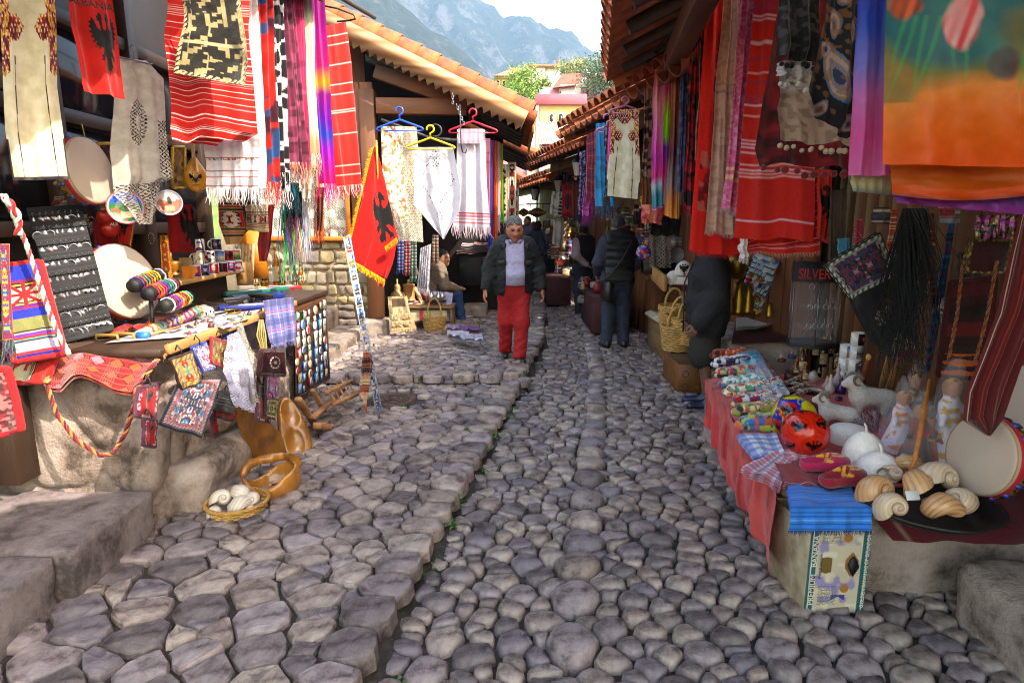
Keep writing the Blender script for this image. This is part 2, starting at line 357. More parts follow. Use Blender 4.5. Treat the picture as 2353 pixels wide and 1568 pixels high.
def sheet(P4,pat,nu=40,nv=60,folds=5,amp=.02,seed=0,sag=0.,curl=0.,tb=.35,edge=.0,shape=None,thick=0.):
 s,t=np.meshgrid(np.linspace(0,1,nu),np.linspace(0,1,nv));ss,tt=s[...,None],t[...,None]
 if isinstance(P4,dict):
  e=[]
  for q in(P4['L'],P4['R']):
   q=np.array(q,float);k=np.r_[0,np.cumsum(np.linalg.norm(np.diff(q,axis=0),axis=1))];k/=k[-1];e.append(np.stack([np.interp(np.linspace(0,1,nv),k,q[:,i])for i in range(3)],-1)[:,None,:])
  A=e[0]*(1-ss)+e[1]*ss;TL,TR,BR,BL=A[0,0],A[0,-1],A[-1,-1],A[-1,0]
  if np.linalg.norm(TR-TL)<.05:TR=TL+(BR-BL)*.3
 else:
  TL,TR,BR,BL=[np.array(q,float)for q in P4];A=(TL*(1-ss)+TR*ss)*(1-tt)+(BL*(1-ss)+BR*ss)*tt
 n=np.cross(TR-TL,BL-TL);n/=np.linalg.norm(n)+1e-9
 if n@(np.array([0,0,CAM_H])-A.mean((0,1)))<0:n=-n
 w=np.linalg.norm(TR-TL);h=np.linalg.norm(BL-TL);r=random.Random(seed);ph=[r.uniform(0,6.28)for _ in range(4)]
 env=tb+(1-tb)*t;d=env*(np.sin(s*folds*6.28+ph[0]+t*.8)+.5*np.sin(s*folds*11.3+ph[1]-t*1.5)+.35*np.sin(t*5+s*3+ph[2]))*amp
 d=d+(fbm(np.c_[s.ravel()*3,t.ravel()*4],3,seed).reshape(s.shape)-.5)*amp*1.5
 A=A+d[...,None]*n;dn=(BL-TL)/h;A=A+(sag*np.sin(s*pi)*t+edge*(noise(np.c_[s.ravel()*5,np.full(s.size,seed*1.)],seed).reshape(s.shape)-.5)*t)[...,None]*dn
 A=A+((TR-TL)/w)*(edge*.5*(noise(np.c_[t.ravel()*5,s.ravel()*.5],seed+3).reshape(s.shape)-.5))[...,None]
 if shape:A=shape(A,s,t)
 m=MB();c=pat(s.ravel(),t.ravel(),w,h)
 m.grid(A,c);m.P=A;m.n3=n
 if thick:m.grid((A-n*thick)[:,::-1],c.reshape(nv,nu,-1)[:,::-1].reshape(nv*nu,-1))
 return m
def fringe(row,down,L,n,cols,wd=.004,seed=0,jit=.35):
 r=np.random.default_rng(seed);m=MB();row=np.asarray(row);q=np.linspace(0,len(row)-1.001,n);i=q.astype(int);fr=(q-i)[:,None];a=row[i]*(1-fr)+row[i+1]*fr
 d=np.array(down,float);d/=np.linalg.norm(d);ax=row[-1]-row[0];ax/=np.linalg.norm(ax)+1e-9;nn=np.cross(ax,d)
 for k in range(n):
  l=L*r.uniform(.65,1.1);b1=a[k]+d*l*.5+ax*r.normal(0,jit*.12)*L+nn*r.normal(0,.1)*L;b2=a[k]+d*l+ax*r.normal(0,jit*.35)*L+nn*r.normal(0,.15)*L
  w=ax*wd/2;V=[a[k]-w,a[k]+w,b1-w*.8,b1+w*.8,b2-w*.3,b2+w*.3];m.add(V,[[[0,2,3,1],[2,4,5,3]]],hx(cols[k%len(cols)]))
 return m
def hang(name,label,cat,uv,Y,pat,mt=None,group=None,fr=None,par=None,**k):
 # uv = (uTL, uTR, vT, uBL, uBR, vB) or four corners TL,TR,BR,BL; Y = one distance or (left, right)
 YL,YR=(Y,Y)if np.isscalar(Y)else Y
 if isinstance(uv,dict):q={'L':[P(*w,YL)for w in uv['L']],'R':[P(*w,YR)for w in uv['R']]}
 elif len(uv)==6:a,b,c,d,e,f=uv;q=[P(a,c,YL),P(b,c,YR),P(e,f,YR),P(d,f,YL)]
 else:q=[P(uv[0][0],uv[0][1],YL),P(uv[1][0],uv[1][1],YR),P(uv[2][0],uv[2][1],YR),P(uv[3][0],uv[3][1],YL)]
 m=sheet(q,pat,**k);row=m.P[-1].copy();dn=np.array([0,0,-1.])if isinstance(q,dict)else q[3]-q[0];base=row.mean(0)
 if fr or par is not None or name.endswith('_'):
  o=par or thing(name.rstrip('_'),label,cat,base,0,group);part('cloth',m,mt or CLOTH,o)
  if fr:part('fringe',fringe(row,dn,*fr),mt or CLOTH,o)
  return o
 return one(name,m,mt or CLOTH,label,cat,group)
# ================================================================== THE SETTING
# ---- ground, street and its stones
k1y=[1.0,2.13,5.9,8.1,11.3,15.9,18,24];k1x=[-.70,-.53,.06,.40,.60,.72,.5,-.4]
k2y=[1.0,2.11,3.78,6.8,10.3,16,24];k2x=[.0,.16,.44,.92,1.18,1.07,.2]
K1=lambda y:np.interp(y,k1y,k1x);K2=lambda y:np.interp(y,k2y,k2x)
def sst(a,b,x):t=np.clip((x-a)/(b-a),0,1);return t*t*(3-2*t)
def gz(x,y):
 l=sst(.05,-.03,x-K1(y));return l*(.06+.06*sst(5.95,6.05,y))+.03*sst(.1,.3,x-K2(y))-.025*(1-l)
gx=np.concatenate([np.linspace(-3000,-4,24),np.arange(-3.9,4,.12),np.linspace(4,3000,24)]);gy=np.concatenate([np.linspace(-400,-1,8),np.arange(0,26,.25),np.linspace(27,6000,26)])
XX,YY=np.meshgrid(gx,gy);ZZ=gz(XX,YY)-.022;m=MB();m.grid(np.stack([XX,YY,ZZ],-1))
m.f=[q[:,::-1]for q in m.f]
GROUND=struct('ground',m,mat('3e352e',.9,18,.5,.8,c2='221c19'))
street=prop(bpy.data.objects.new('street',None),kind='structure');COL.objects.link(street)
def stone_sites():
 pts=[];kind=[]
 def line(K,w,lo,hi,tag):
  y=1.2
  while y<22:
   L=random.uniform(lo,hi)*(1 if y<12 else 1.3);pts.append((K(y+L/2)+w,y+L/2));kind.append(tag);y+=L
 line(K1,-.085,.15,.28,1);line(K2,.07,.16,.34,2)
 x=-1.95
 while x<-.02:L=random.uniform(.16,.32);pts.append((x+L/2,6.05));kind.append(1);x+=L
 rad=[.11]*len(pts);cell={}
 def put(x,y,R):cell.setdefault((int(x//.4),int(y//.4)),[]).append((x,y,R))
 for q in pts:put(*q,.15)
 r=random.Random(3)
 for mul,n in((1.55,9000),(1.12,24000),(.8,44000),(.58,40000)):
  for _ in range(n):
   y=1.25+20*r.random()**1.4;x=r.uniform(-2.05,2.1)if y<12 else r.uniform(-1.2,1.9);L=x<K1(y)
   if mul>1.3 and r.random()>(.8 if L and y<3.6 else .3):continue
   R=(.125 if(L and y<3.0)else .102 if L and y<6 else .10 if L else .09 if x<K2(y)else .085)*(1 if y<9 else 1.25)*mul*r.uniform(.9,1.1)*(1 if y<10 else 1.1)
   if-.16<x-K1(y)+.0<.035+R*.3 or abs(x-K2(y)-.07)<.06+R*.35:continue
   c=(int(x//.4),int(y//.4));ok=True
   for i in(-1,0,1):
    for j in(-1,0,1):
     for(a,b,Q)in cell.get((c[0]+i,c[1]+j),()):
      if((a-x)*.76)**2+((b-y)*1.22)**2<((R+Q)*.5)**2:ok=False;break
     if not ok:break
    if not ok:break
   if ok:pts.append((x,y));kind.append(0 if L else 3);rad.append(R*.5);put(x,y,R)
 return np.array(pts),kind,np.array(rad)
SP,SK,SR=stone_sites();MANHOLE=G(905,918,.06)
def cellpoly(i):
 p=SP[i];d=np.hypot(*(SP-p).T);o=np.argsort(d)[1:18];poly=[(-.34,-.34),(.34,-.34),(.34,.34),(-.34,.34)]
 for k in o:
  n=SP[k]-p;m2=n@n/2+(SR[i]**2-SR[k]**2)/2;out=[]
  for a in range(len(poly)):
   A=np.array(poly[a]);B=np.array(poly[(a+1)%len(poly)]);da=n@A-m2;db=n@B-m2
   if da<=0:out.append(tuple(A))
   if(da<0)!=(db<0):out.append(tuple(A+(B-A)*da/(da-db)))
  poly=out
  if len(poly)<3:return None
 return np.array(poly)
COB=[rockm(a,b,c,8.,.34,.014)for a,b,c in(('aa9a98','8c7c7c','463a38'),('b09e94','8f7d75','4c3f38'),('978987','786a69','382f2e'),('bcaa9e','98877e','54463e'),('827674','665a5a','332b2b'),('a49186','83726a','3e332e'),('8f8386','776b70','443a3c'))]
stones=[]
for i in range(len(SP)):
 if np.hypot(SP[i,0]-MANHOLE[0],SP[i,1]-MANHOLE[1])<.27:continue
 pl=cellpoly(i)
 if pl is None:continue
 a=np.arctan2(pl[:,1],pl[:,0]);seg=np.hypot(*(np.roll(pl,-1,0)-pl).T);cum=np.r_[0,np.cumsum(seg)];q=(np.arange(11)+random.random())/11*cum[-1]
 rg=np.stack([np.interp(q,cum,np.r_[pl[:,k],pl[0,k]])for k in(0,1)],-1);c=rg.mean(0);kd=SK[i]
 sh=(.965 if kd==0 else .975 if kd in(1,2)else .95)-random.random()*.03;rg=c+(rg-c)*sh;k_=.04 if kd<2 else .13;rg=rg*(1-2*k_)+(np.roll(rg,1,0)+np.roll(rg,-1,0))*k_;rg=rg+np.array([[random.gauss(0,.0035),random.gauss(0,.0035)]for _ in rg])
 size=np.sqrt(max(1e-4,(seg.sum()/4)**2));hh={0:.008,1:.014,2:.03,3:.016}[kd]*random.uniform(.6,1.5);tl=np.array([random.gauss(0,.05),random.gauss(0,.05)])
 R=[]
 for s_,z_ in((1.02,-.06),(.995,-.008),(.94 if kd in(0,1)else .89,hh*.72),(.68,hh)):
  pp=c+(rg-c)*s_;R.append(np.c_[pp,z_+pp@tl*(z_>-.02)+np.array([random.gauss(0,.0034 if kd<2 else .0022)for _ in pp])])
 R.append(np.array([[*c,hh*1.03+c@tl]]));x,y=SP[i];V=np.vstack(R);n=11;ii=np.arange(n);jj=(ii+1)%n
 F=[np.stack([k*n+ii,k*n+jj,(k+1)*n+jj,(k+1)*n+ii],-1)for k in range(3)]+[np.stack([3*n+ii,3*n+jj,np.full(n,4*n)],-1)]
 stones.append((y+abs(x)*.2,x,y,float(gz(np.array(x),np.array(y)))+(.015 if kd==1 else .022 if kd==2 else 0),V,F,kd))
stones.sort(key=lambda q:q[0]);farb=[MB()for _ in COB];nk=0
for d,x,y,z,V,F,kd in stones:
 p=ray(0,0);u=1176+FPX*x/(y*.98+.3);vis=-60<u<2400 and y>1.75;ci=random.randrange(len(COB))
 if vis and nk<299:
  nk+=1;mb=MB();mb.add(V,F);o=part('kerb_stone' if kd==1 else 'cobble',mb,COB[ci],street,True,smooth=kd>1);o.location=(x,y,z)
 else:farb[ci].add(V+np.array([x,y,z]),F)
for b,mt_ in zip(farb,COB):part('cobble',b,mt_,street,kind='stuff')
# weeds in the joints
m=MB();r=random.Random(5)
for k in range(46):
 y=r.uniform(1.9,7.5);x=float(K1(y))+.03+r.gauss(0,.03)if k<30 else r.uniform(-1.4,1.2);z=float(gz(np.array(x),np.array(y)))-.01
 for j in range(26):
  a=r.uniform(0,6.28);l=r.uniform(.012,.034);c=np.array([x+r.gauss(0,.03),y+r.gauss(0,.03),z]);d=np.array([math.cos(a),math.sin(a),0]);s_=np.array([-d[1],d[0],0])*.004
  m.add([c-s_,c+s_,c+d*l*.5+s_*1.4+[0,0,l*.7],c+d*l+[0,0,l*.6]],[[[0,1,2]],[[0,2,3]]])
struct('weeds',m,mat('3f6a1e',.6,20,.5,.0),kind='stuff')
t=thing('manhole_cover','round rusty iron manhole cover set in the cobbles by the card rack','manhole cover',MANHOLE+[0,0,.0])
m=MB();m.lathe([(.0,.012),(.17,.012),(.18,.018),(.20,.018),(.205,-.05)],28);part('lid',m,mat('5a4238',.6,20,.5,.5),t,True)
m=MB()
for k in range(3):m.tube([((.05+.045*k)*math.cos(a),(.05+.045*k)*math.sin(a),.016)for a in np.linspace(0,2*pi,25)[:-1]],.006,4,closed=True)
m.box((.0,0,.016),(.06,.03,.02));part('raised_ring',m,mat('5a4238',.6,20,.5,.5),t,True)
def rough_block(name,lo,hi,h=.05,amp=.03,mt=ROCK,seed=0,sc=3.,rnd=.03,jt=0):
 lo,hi=np.array(lo),np.array(hi);c=(lo+hi)/2;e=(hi-lo)/2-rnd
 sd_=np.random.default_rng(seed).uniform(lo,hi,(int(np.prod(hi-lo)/jt**3*1.6)+4,3))if jt else None
 def fn(p):
  q=np.abs(p-c)-e;j=0
  if jt:
   d1=np.full(len(p),9.);d2=d1.copy();pw=p+(noise(p*6,2)-.5)[:,None]*.06
   for k in sd_:x=np.linalg.norm(pw-k,axis=1);d2=np.minimum(d2,np.maximum(d1,x));d1=np.minimum(d1,x)
   j=.035*np.exp(-(d2-d1)/.025)-.018*np.clip((d2-d1)/.15,0,1)
  d=j+np.linalg.norm(np.maximum(q,0),axis=1)+np.minimum(q.max(1),0)-rnd
  return d+(fbm(p*sc,4,seed)-.5)*amp*2+(noise(p*sc*5,seed+9)-.5)*amp*.35
 V,F=smesh(fn,lo-amp*1.6-h,hi+amp*1.6+h,h);m=MB();m.add(V,F);return m
# ---- left stall: step, masonry counter, timber shop front
t=thing('stone_step','long low worn stone step in front of the masonry counter','step',(-2.6,2,0))
y=1.2
for k,L in enumerate((.62,.55,.63)):
 part('slab',rough_block('s',(-3.6,y,.0),(-1.98+.05*k,y+L-.012,.265+.01*k),.022,.024,SLAB,k+40,4.5,.012),SLAB,t);y+=L
CT=thing('masonry_counter','thick rough stone counter carrying the left souvenir stall','counter',(-2.3,4.5,0))
part('stone_mass',rough_block('s',(-2.85,3.06,-.05),(-1.93,5.85,.93),.026,.04,ROCK,3,2.6,.05,.36),ROCK,CT)
part('boulder',rough_block('s',(-2.1,3.2,-.05),(-1.74,4.3,.30),.024,.07,ROCK,8,3.4,.08),ROCK,CT)
part('boulder',rough_block('s',(-2.1,4.2,-.05),(-1.80,5.3,.52),.024,.06,ROCK,18,2.6,.08),ROCK,CT)
part('boulder',rough_block('s',(-2.0,3.6,.35),(-1.83,4.6,.75),.024,.05,ROCK,28,2.8,.07),ROCK,CT)
for k,(a,b)in enumerate(((-2.86,-2.58),(-2.575,-2.28),(-2.275,-1.80))):m=MB();m.box(((a+b)/2,4.5,1.0),(b-a,2.9,.04));part('top_board',m,DARKW,CT)
m=MB();m.box((-1.79,4.05,1.01),(.035,1.9,.05));part('edge_batten',m,PINE,CT)
m=MB();m.box((-1.86,5.25,.93),(.09,1.35,.1));part('apron_board',m,WOODY,CT)
WHT=vmat('paper',.6,.3,60.,0.,0.)
LS=thing('glazed_shop','dark timber shop front with glazed sashes behind the left stall','shop front',(-2.9,4.5,0))
m=MB();m.box((-2.98,4.4,2.0),(.06,3.2,4));part('back_board',m,mat('1d1310',.6,6,.4,.2),LS)
GLASSW=mat('1c1c22',.12,3,.2,.02,spec=.4)
for y in(3.15,4.02,4.9,5.85):m=MB();m.box((-2.90,y,2.0),(.12,.11,4.0));part('post',m,DARKW,LS)
for z in(1.06,1.62,2.34,2.95):m=MB();m.box((-2.91,4.5,z),(.09,2.6,.09));part('rail',m,DARKW,LS)
for a,b in((3.2,3.97),(4.07,4.85),(4.95,5.8)):
 for z0,z1 in((1.67,2.29),(2.39,2.9)):
  m=MB();m.box((-2.935,(a+b)/2,(z0+z1)/2),(.012,b-a-.02,z1-z0-.02));part('pane',m,GLASSW,LS)
m=MB();m.box((-3.05,2.3,1.2),(.5,1.5,2.4));part('side_wall',m,mat('1a1211',.7,6,.4,.2),LS)
# shelf on the counter
SH=thing('goods_shelf','raised pale wooden shelf board with box end on the counter','shelf',P(470,640,4.9))
a,b=P(372,648,4.35),P(556,612,5.35);m=MB();m.beam(a-[.08,0,.03],b-[.08,0,.03],.22,.035);part('shelf_board',m,PINE,SH)
m=MB();m.beam(a-[.16,0,.17],b-[.16,0,.17],.04,.22);part('backing_board',m,DARKW,SH)
m=MB();m.box(P(562,628,5.45),(.1,.13,.2));part('end_box',m,PINE,SH)
# eave rail over the left stall
t=thing('hanging_pole','long dark wooden pole under the left eave carrying scarves','pole',P(600,-40,4.6));m=MB();m.tube([P(200,-130,3.2),P(640,-90,4.6),P(860,40,6.6)],.022,8);part('pole',m,DARKW,t)
# ---- alley steps and stone house
t=thing('stone_stair','two stone steps up from the alley beside the counter','stairs',(-2.6,7.2,0))
for k in range(6):y0=6.4+.36*k;part('step_block',rough_block('s',(-2.75,y0,-.02),(-2.05+.012*(k%2),y0+.352,.245),.04,.012,STONE,60+k,4,.015),STONE,t)
for k in range(4):y0=6.9+.42*k;part('step_block',rough_block('s',(-3.6,y0,.2),(-2.46+.01*(k%2),y0+.41,.52),.05,.012,STONE,70+k,4,.015),STONE,t)
part('landing',rough_block('s',(-4.2,6.2,-.05),(-2.8,8.6,.22),.08,.012,STONE,77,4,.015),STONE,t)
HS=thing('stone_house','stone house with sawtooth bargeboard and terracotta verge tiles','house',(-2.3,9.5,0))
m=MB();m.box((-3.0,8.78,1.45),(2.2,.2,2.9));part('wall',m,mat('b29a7a',.9,5,.3,.5),HS)
r=random.Random(9);z=.0
MAS=[mat(c,.9,6,.35,.7)for c in('a8946f','8a7a64','a89a82','7d7068')]
SILLZ=P(740,548,8.6)[2]
while z<SILLZ-.06:
 h_=min(r.choice((.09,.12,.16,.2)),SILLZ-.03-z);x=-3.9
 while x<-1.98:
  w_=r.uniform(.1,.42);m=MB();w2=min(w_,-1.93-x)
  if w2>.06:
   V,F=smesh(lambda p:(np.linalg.norm(np.maximum(np.abs(p)-np.array([w2/2-.03,.04,h_/2-.03]),0),axis=1)-.014)+(noise(p*14+x*7,3)-.5)*.035,(-w2/2-.02,-.09,-h_/2-.02),(w2/2+.02,.09,h_/2+.02),.022)
   m.add(V+np.array([x+w2/2,8.69,z+h_/2]),F);part('stone',m,MAS[r.randrange(4)],HS)
  x+=w_
 z+=h_
ORW=mat('c06a1e',.5,8,.25,.1,stretch=(.2,1,1))
a,b=P(700,555,8.62),P(806,545,8.62)
wn_=part('window',(lambda m:(m.box(((a[0]+b[0])/2-.35,8.62,SILLZ+.0),(b[0]-a[0]+.8,.12,.06)),m)[1])(MB()),ORW,HS)
m=MB();m.box((b[0]-.02,8.63,SILLZ+.5),(.06,.08,.95));m.box((P(737,500,8.62)[0],8.63,SILLZ+.5),(.05,.07,.95));m.box((a[0],8.63,SILLZ+.97),(1.6,.09,.06));part('frame',m,ORW,wn_)
lz=lace('d8d2c4',16,lambda s,t:(np.sin(s*30)*np.sin(t*22)>-.2)*1.,None,.1)
part('lace_curtain',sheet([(a[0]-.6,8.67,SILLZ+.95),(b[0],8.67,SILLZ+.95),(b[0],8.67,SILLZ),(a[0]-.6,8.67,SILLZ)],lz,120,80,10,.008,3),LACE,wn_)
m=MB();m.box((-3.0,8.685,SILLZ+.5),(1.9,.01,.95));part('pane',m,mat('4a4238',.2,3,.2,.02),wn_)
# gable timbers
for k,u in enumerate((806,836)):x0=P(u,400,8.6)[0];m=MB();m.box((x0+.08,8.6,2.55),(.165,.05,1.9));part('plank',m,WOOD,HS)
m=MB();m.box((P(832,400,8.6)[0],8.565,2.42),(.36,.03,.06));part('ledge',m,WOODH,HS)
pb=P(866,735,8.6);m=MB();m.box((pb[0],8.6,1.75),(.2,.2,3.3));part('post',m,WOOD,HS)
part('plinth',rough_block('s',(pb[0]-.17,8.4,-.03),(pb[0]+.19,8.8,.34),.03,.012,STONE,90,5,.015),STONE,HS)
m=MB();m.beam(P(866,245,8.55),P(1072,247,8.55),.16,.2);part('tie_beam',m,WOODH,HS)
m=MB();m.beam(P(862,165,8.6),P(1066,238,8.6),.14,.17);part('strut',m,WOODH,HS)
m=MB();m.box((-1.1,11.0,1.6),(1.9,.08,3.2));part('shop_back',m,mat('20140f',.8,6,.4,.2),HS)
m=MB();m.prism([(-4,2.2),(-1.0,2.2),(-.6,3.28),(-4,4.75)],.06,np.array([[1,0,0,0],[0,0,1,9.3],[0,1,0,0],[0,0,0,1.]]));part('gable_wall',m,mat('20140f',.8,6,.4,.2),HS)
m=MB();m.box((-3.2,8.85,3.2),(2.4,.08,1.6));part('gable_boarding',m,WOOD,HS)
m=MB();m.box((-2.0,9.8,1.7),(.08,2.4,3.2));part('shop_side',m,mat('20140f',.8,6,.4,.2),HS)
GA,GB=P(735,18,8.3),P(1222,262,8.3);sd=(GB-GA)/np.linalg.norm(GB-GA);nrm=np.array([-sd[2],0,sd[0]]);nrm=nrm if nrm[2]>0 else-nrm
L=np.linalg.norm(GB-GA);n=26;poly=[(0,-.02),(L*.985,-.02),(L*.985,-.3)]
for k in range(n,0,-1):poly+=[(L*.985*k/n,-.27+.06),(L*.985*(k-.5)/n-.005,-.27-.015)]
poly+=[(0,-.21)]
m=MB();Mx=np.eye(4);Mx[:3,0]=sd;Mx[:3,1]=nrm;Mx[:3,2]=np.cross(sd,nrm);Mx[:3,3]=GA-np.array([0,.15,0]);m.prism(poly,.035,Mx)
# bargeboard with knotty grain
def knotty():
 m_=bpy.data.materials.new('knotty_pine');m_.use_nodes=True;nt=m_.node_tree;b_=nt.nodes['Principled BSDF'];Lk=nt.links.new;tc=nd(nt,'ShaderNodeTexCoord');mp=nd(nt,'ShaderNodeMapping');mp.inputs['Rotation'].default_value=(0,math.atan2(-sd[2],sd[0])*-1,0);mp.inputs['Scale'].default_value=(.35,1,1.7)
 wv=nd(nt,'ShaderNodeTexWave',Scale=1.6,Distortion=12.,Detail=2.);wv.bands_direction='Z';wv.inputs['Detail Scale'].default_value=.8;Lk(tc.outputs['Object'],mp.inputs[0]);Lk(mp.outputs[0],wv.inputs['Vector'])
 cr=nd(nt,'ShaderNodeValToRGB');cr.color_ramp.elements[0].color=(*hx('8f5f3c'),1);cr.color_ramp.elements[1].color=(*hx('b58a64'),1);Lk(wv.outputs[0],cr.inputs[0]);Lk(cr.outputs[0],b_.inputs[0]);b_.inputs['Roughness'].default_value=.6;return m_
part('bargeboard',m,knotty(),HS)
def barrel(L,r0,r1,n=8,arc=pi,th=.012):
 m=MB();a=np.linspace(0,arc,n);
 def rg(x,r):return np.stack([np.full(n,x),r*np.cos(a),r*np.sin(a)],-1)
 m.grid(np.stack([rg(0,r0-th),rg(0,r0),rg(L*.5,(r0+r1)/2+.004),rg(L,r1),rg(L,r1-th),rg(0,r0-th)]));return m
VT=barrel(.44,.15,.125,10).mesh('roof_tile',CLAY);nt_=11
for k in range(nt_):
 q=GA+sd*(L*(k+1)/nt_)+nrm*.012;o=part('roof_tile',VT,CLAY,HS);Mt=frame(q-np.array([0,-.02,0]),-sd,nrm+np.array([0,-.25,0]));Mt=Mt@T((0,0,0),random.gauss(0,.01),0,.05);o.matrix_basis=rootm(HS).inverted()@Matrix(Mt.tolist())
def roof(par,O,E,S,cols,rows,tile_mesh,decking=DARKW,mt=CLAY,pan=True,limit=300,raft=6,seed=0):
 # O eave corner, E along the eave, S up the slope; half-round cover tiles, pan strips, boards and rafters below
 O,E,S=[np.array(q,float)for q in(O,E,S)];e=E/np.linalg.norm(E);s_=S/np.linalg.norm(S);n=np.cross(e,s_);n=n if n[2]>0 else-n;r=random.Random(seed);k=0
 Lt=np.linalg.norm(S)/rows;rest=MB();tv=np.array([v.co for v in tile_mesh.vertices]);tf=[list(p.vertices)for p in tile_mesh.polygons]
 for j in range(rows):
  for i in range(cols):
   q=O+e*(np.linalg.norm(E)*(i+.5)/cols)+s_*(Lt*j-.04)+n*(.03+.012*r.random());Mt=frame(q,s_,n)@T((0,0,0),r.gauss(0,.03),r.gauss(0,.04),-.04)
   if k<limit:o=part('roof_tile',tile_mesh,mt,par);o.matrix_basis=rootm(par).inverted()@Matrix(Mt.tolist());k+=1
   else:rest.add(tv,[np.array(tf)],None,Mt)
 if rest.n:part('roof_tile',rest,mt,par,kind='stuff')
 if pan:
  m=MB();w=np.linalg.norm(E)/cols
  for i in range(cols+1):
   q=O+e*(w*i)-n*.0-s_*.06;m.add(*(lambda b:(np.vstack(b.v),[np.vstack(b.f)]))(barrel(np.linalg.norm(S)+.06,w*.55,w*.5,7)),None,frame(q+n*.02,s_,-n))
  part('pan_tile',m,CLAY,par,kind='stuff')
 m=MB();c=O+E/2+S/2-n*.06;Mt=frame(c,e,n);m.box((0,0,0),(np.linalg.norm(E)*.98,np.linalg.norm(S)*.96,.02),Mt);part('roof_boarding',m,decking,par)
 for i in range(raft):q=O+E*(i+.3)/raft-n*.11;m=MB();m.beam(q+s_*.06,q+S,.07,.09,n);part('rafter',m,DARKW,par)
TS=barrel(.36,.085,.066,7).mesh('roof_tile',CLAY)
EV=np.array([GB[0],8.42,GB[2]-.02]);roof(HS,EV,(0,2.5,0),(-2.6,0,1.22),15,9,TS,seed=1,raft=7)
m=MB();m.box((EV[0]+.02,9.6,EV[2]-.13),(.03,2.3,.12));part('fascia',m,mat('b5651f',.5,8,.25,.1),HS)
# ---- further left houses
def side_house(name,label,x,y0,y1,ez,wallx,slope,cols,rows,seed,mt_wall,hb=2.9):
 t=thing(name,label,'house',(wallx,y0,0));sg=1 if wallx>x else-1
 m=MB();m.box((wallx+sg*.06,(y0+y1)/2,1.5),(.1,y1-y0,3.2));part('wall',m,mt_wall,t)
 n_=max(3,int((y1-y0)/.3))
 for k in range(n_):m=MB();m.box((wallx-.004*sg,y0+(k+.5)*(y1-y0)/n_,1.5),(.03,(y1-y0)/n_-.012,3.1));part('plank',m,WOOD,t)
 L_=abs(wallx-x)+.9;roof(t,(x,y0,ez),(0,y1-y0,0),(sg*L_,0,L_*slope),cols,rows,TS,seed=seed,raft=5,limit=160)
 return t
def slant_house(name,label,A,B,ez,up,rows,cols,seed,wall_off=1.0,raft=7,post=True,limit=200):
 # a shop house on the right whose eave runs from A to B (x, y)
 A=np.array([*A,ez]);B=np.array([*B,ez]);E=B-A;e=E/np.linalg.norm(E);o=np.array([e[1],-e[0],0]);t=thing(name,label,'house',A+o*wall_off-[0,0,ez])
 roof(t,A,E,o*up[0]+np.array([0,0,up[1]]),cols,rows,TS,seed=seed,raft=raft,limit=limit)
 n_=int(np.linalg.norm(E)/.22)
 m=MB();m.beam(A+o*(wall_off+.1)-[0,0,ez/2-.1],B+o*(wall_off+.1)-[0,0,ez/2-.1],.06,ez+.5);part('wall',m,mat('1f1410',.75,6,.4,.2),t)
 for k in range(n_):q=A+E*(k+.5)/n_+o*wall_off;m=MB();m.box((0,0,0),(.21,.04,ez+.4),frame((*q[:2],ez/2+.1),e,(0,0,1)),.006);part('plank',m,WOOD,t)
 m=MB();m.beam(A+o*.5+[0,0,-.1],B+o*.5+[0,0,-.1],.14,.16);part('eave_beam',m,WOODY,t)
 f0=B-e*.02+o*.03+[0,0,-.03];m=MB();m.beam(f0+[0,0,-.07],f0+o*up[0]*.55+np.array([0,0,up[1]*.55-.07]),.03,.14,(0,0,1));part('end_board',m,mat('b5651f',.5,8,.25,.1),t)
 return t
R1=slant_house('awning_house','nearest right house with deep dark tiled eave over the textiles',(.24,1.2),(.90,6.0),3.05,(4.1,1.9),11,24,11,2.1,9)
R1_SHADE=slant_house('awning_house','right house beside the photographer shading the near stalls',(-.12,-1.0),(-.1,1.15),3.05,(4.6,2.1),7,10,12,2.5,5)  # out of view; eave and roof width shaped only to block the sun
t=thing('awning_house','left stall roof just above the picture','house',(-3,1,0));roof(t,(-1.35,.4,3.28),(0,4.2,0),(-1.9,0,.8),20,5,TS,seed=31)
R2=slant_house('shop_house','second right house with a ragged tile eave above the white felt tunic',(1.30,5.0),(.66,8.5),2.88,(2.2,.95),6,16,13,1.35,8)
R3=slant_house('shop_house','third right house whose tiled eave reaches over the bend',(1.05,8.6),(.32,12.2),2.82,(2.4,.9),6,18,14,1.1,6)
R4=slant_house('shop_house','fourth right house with planked gable and low tiled roof',(.75,12.6),(-.35,18.4),2.62,(3.0,1.0),7,24,15,1.2,6)
L2=side_house('shop_house','small left house behind the stone house with a low tiled eave',P(1226,362,12.6)[0],12.0,14.6,2.95,-1.0,.45,12,5,21,WOOD)
L3=side_house('shop_house','farthest left shop house with a short tiled eave by the grass bank',P(1206,405,16)[0],15.6,18.5,2.72,-1.1,.4,12,4,22,WOOD)
m=MB();m.box((-1.15,12.5,1.5),(.1,3,3));t=one('plank_wall',m,mat('2a1a12',.7,5,.4,.3),'dark plank wall behind the seated woman and the clothes racks','wall')
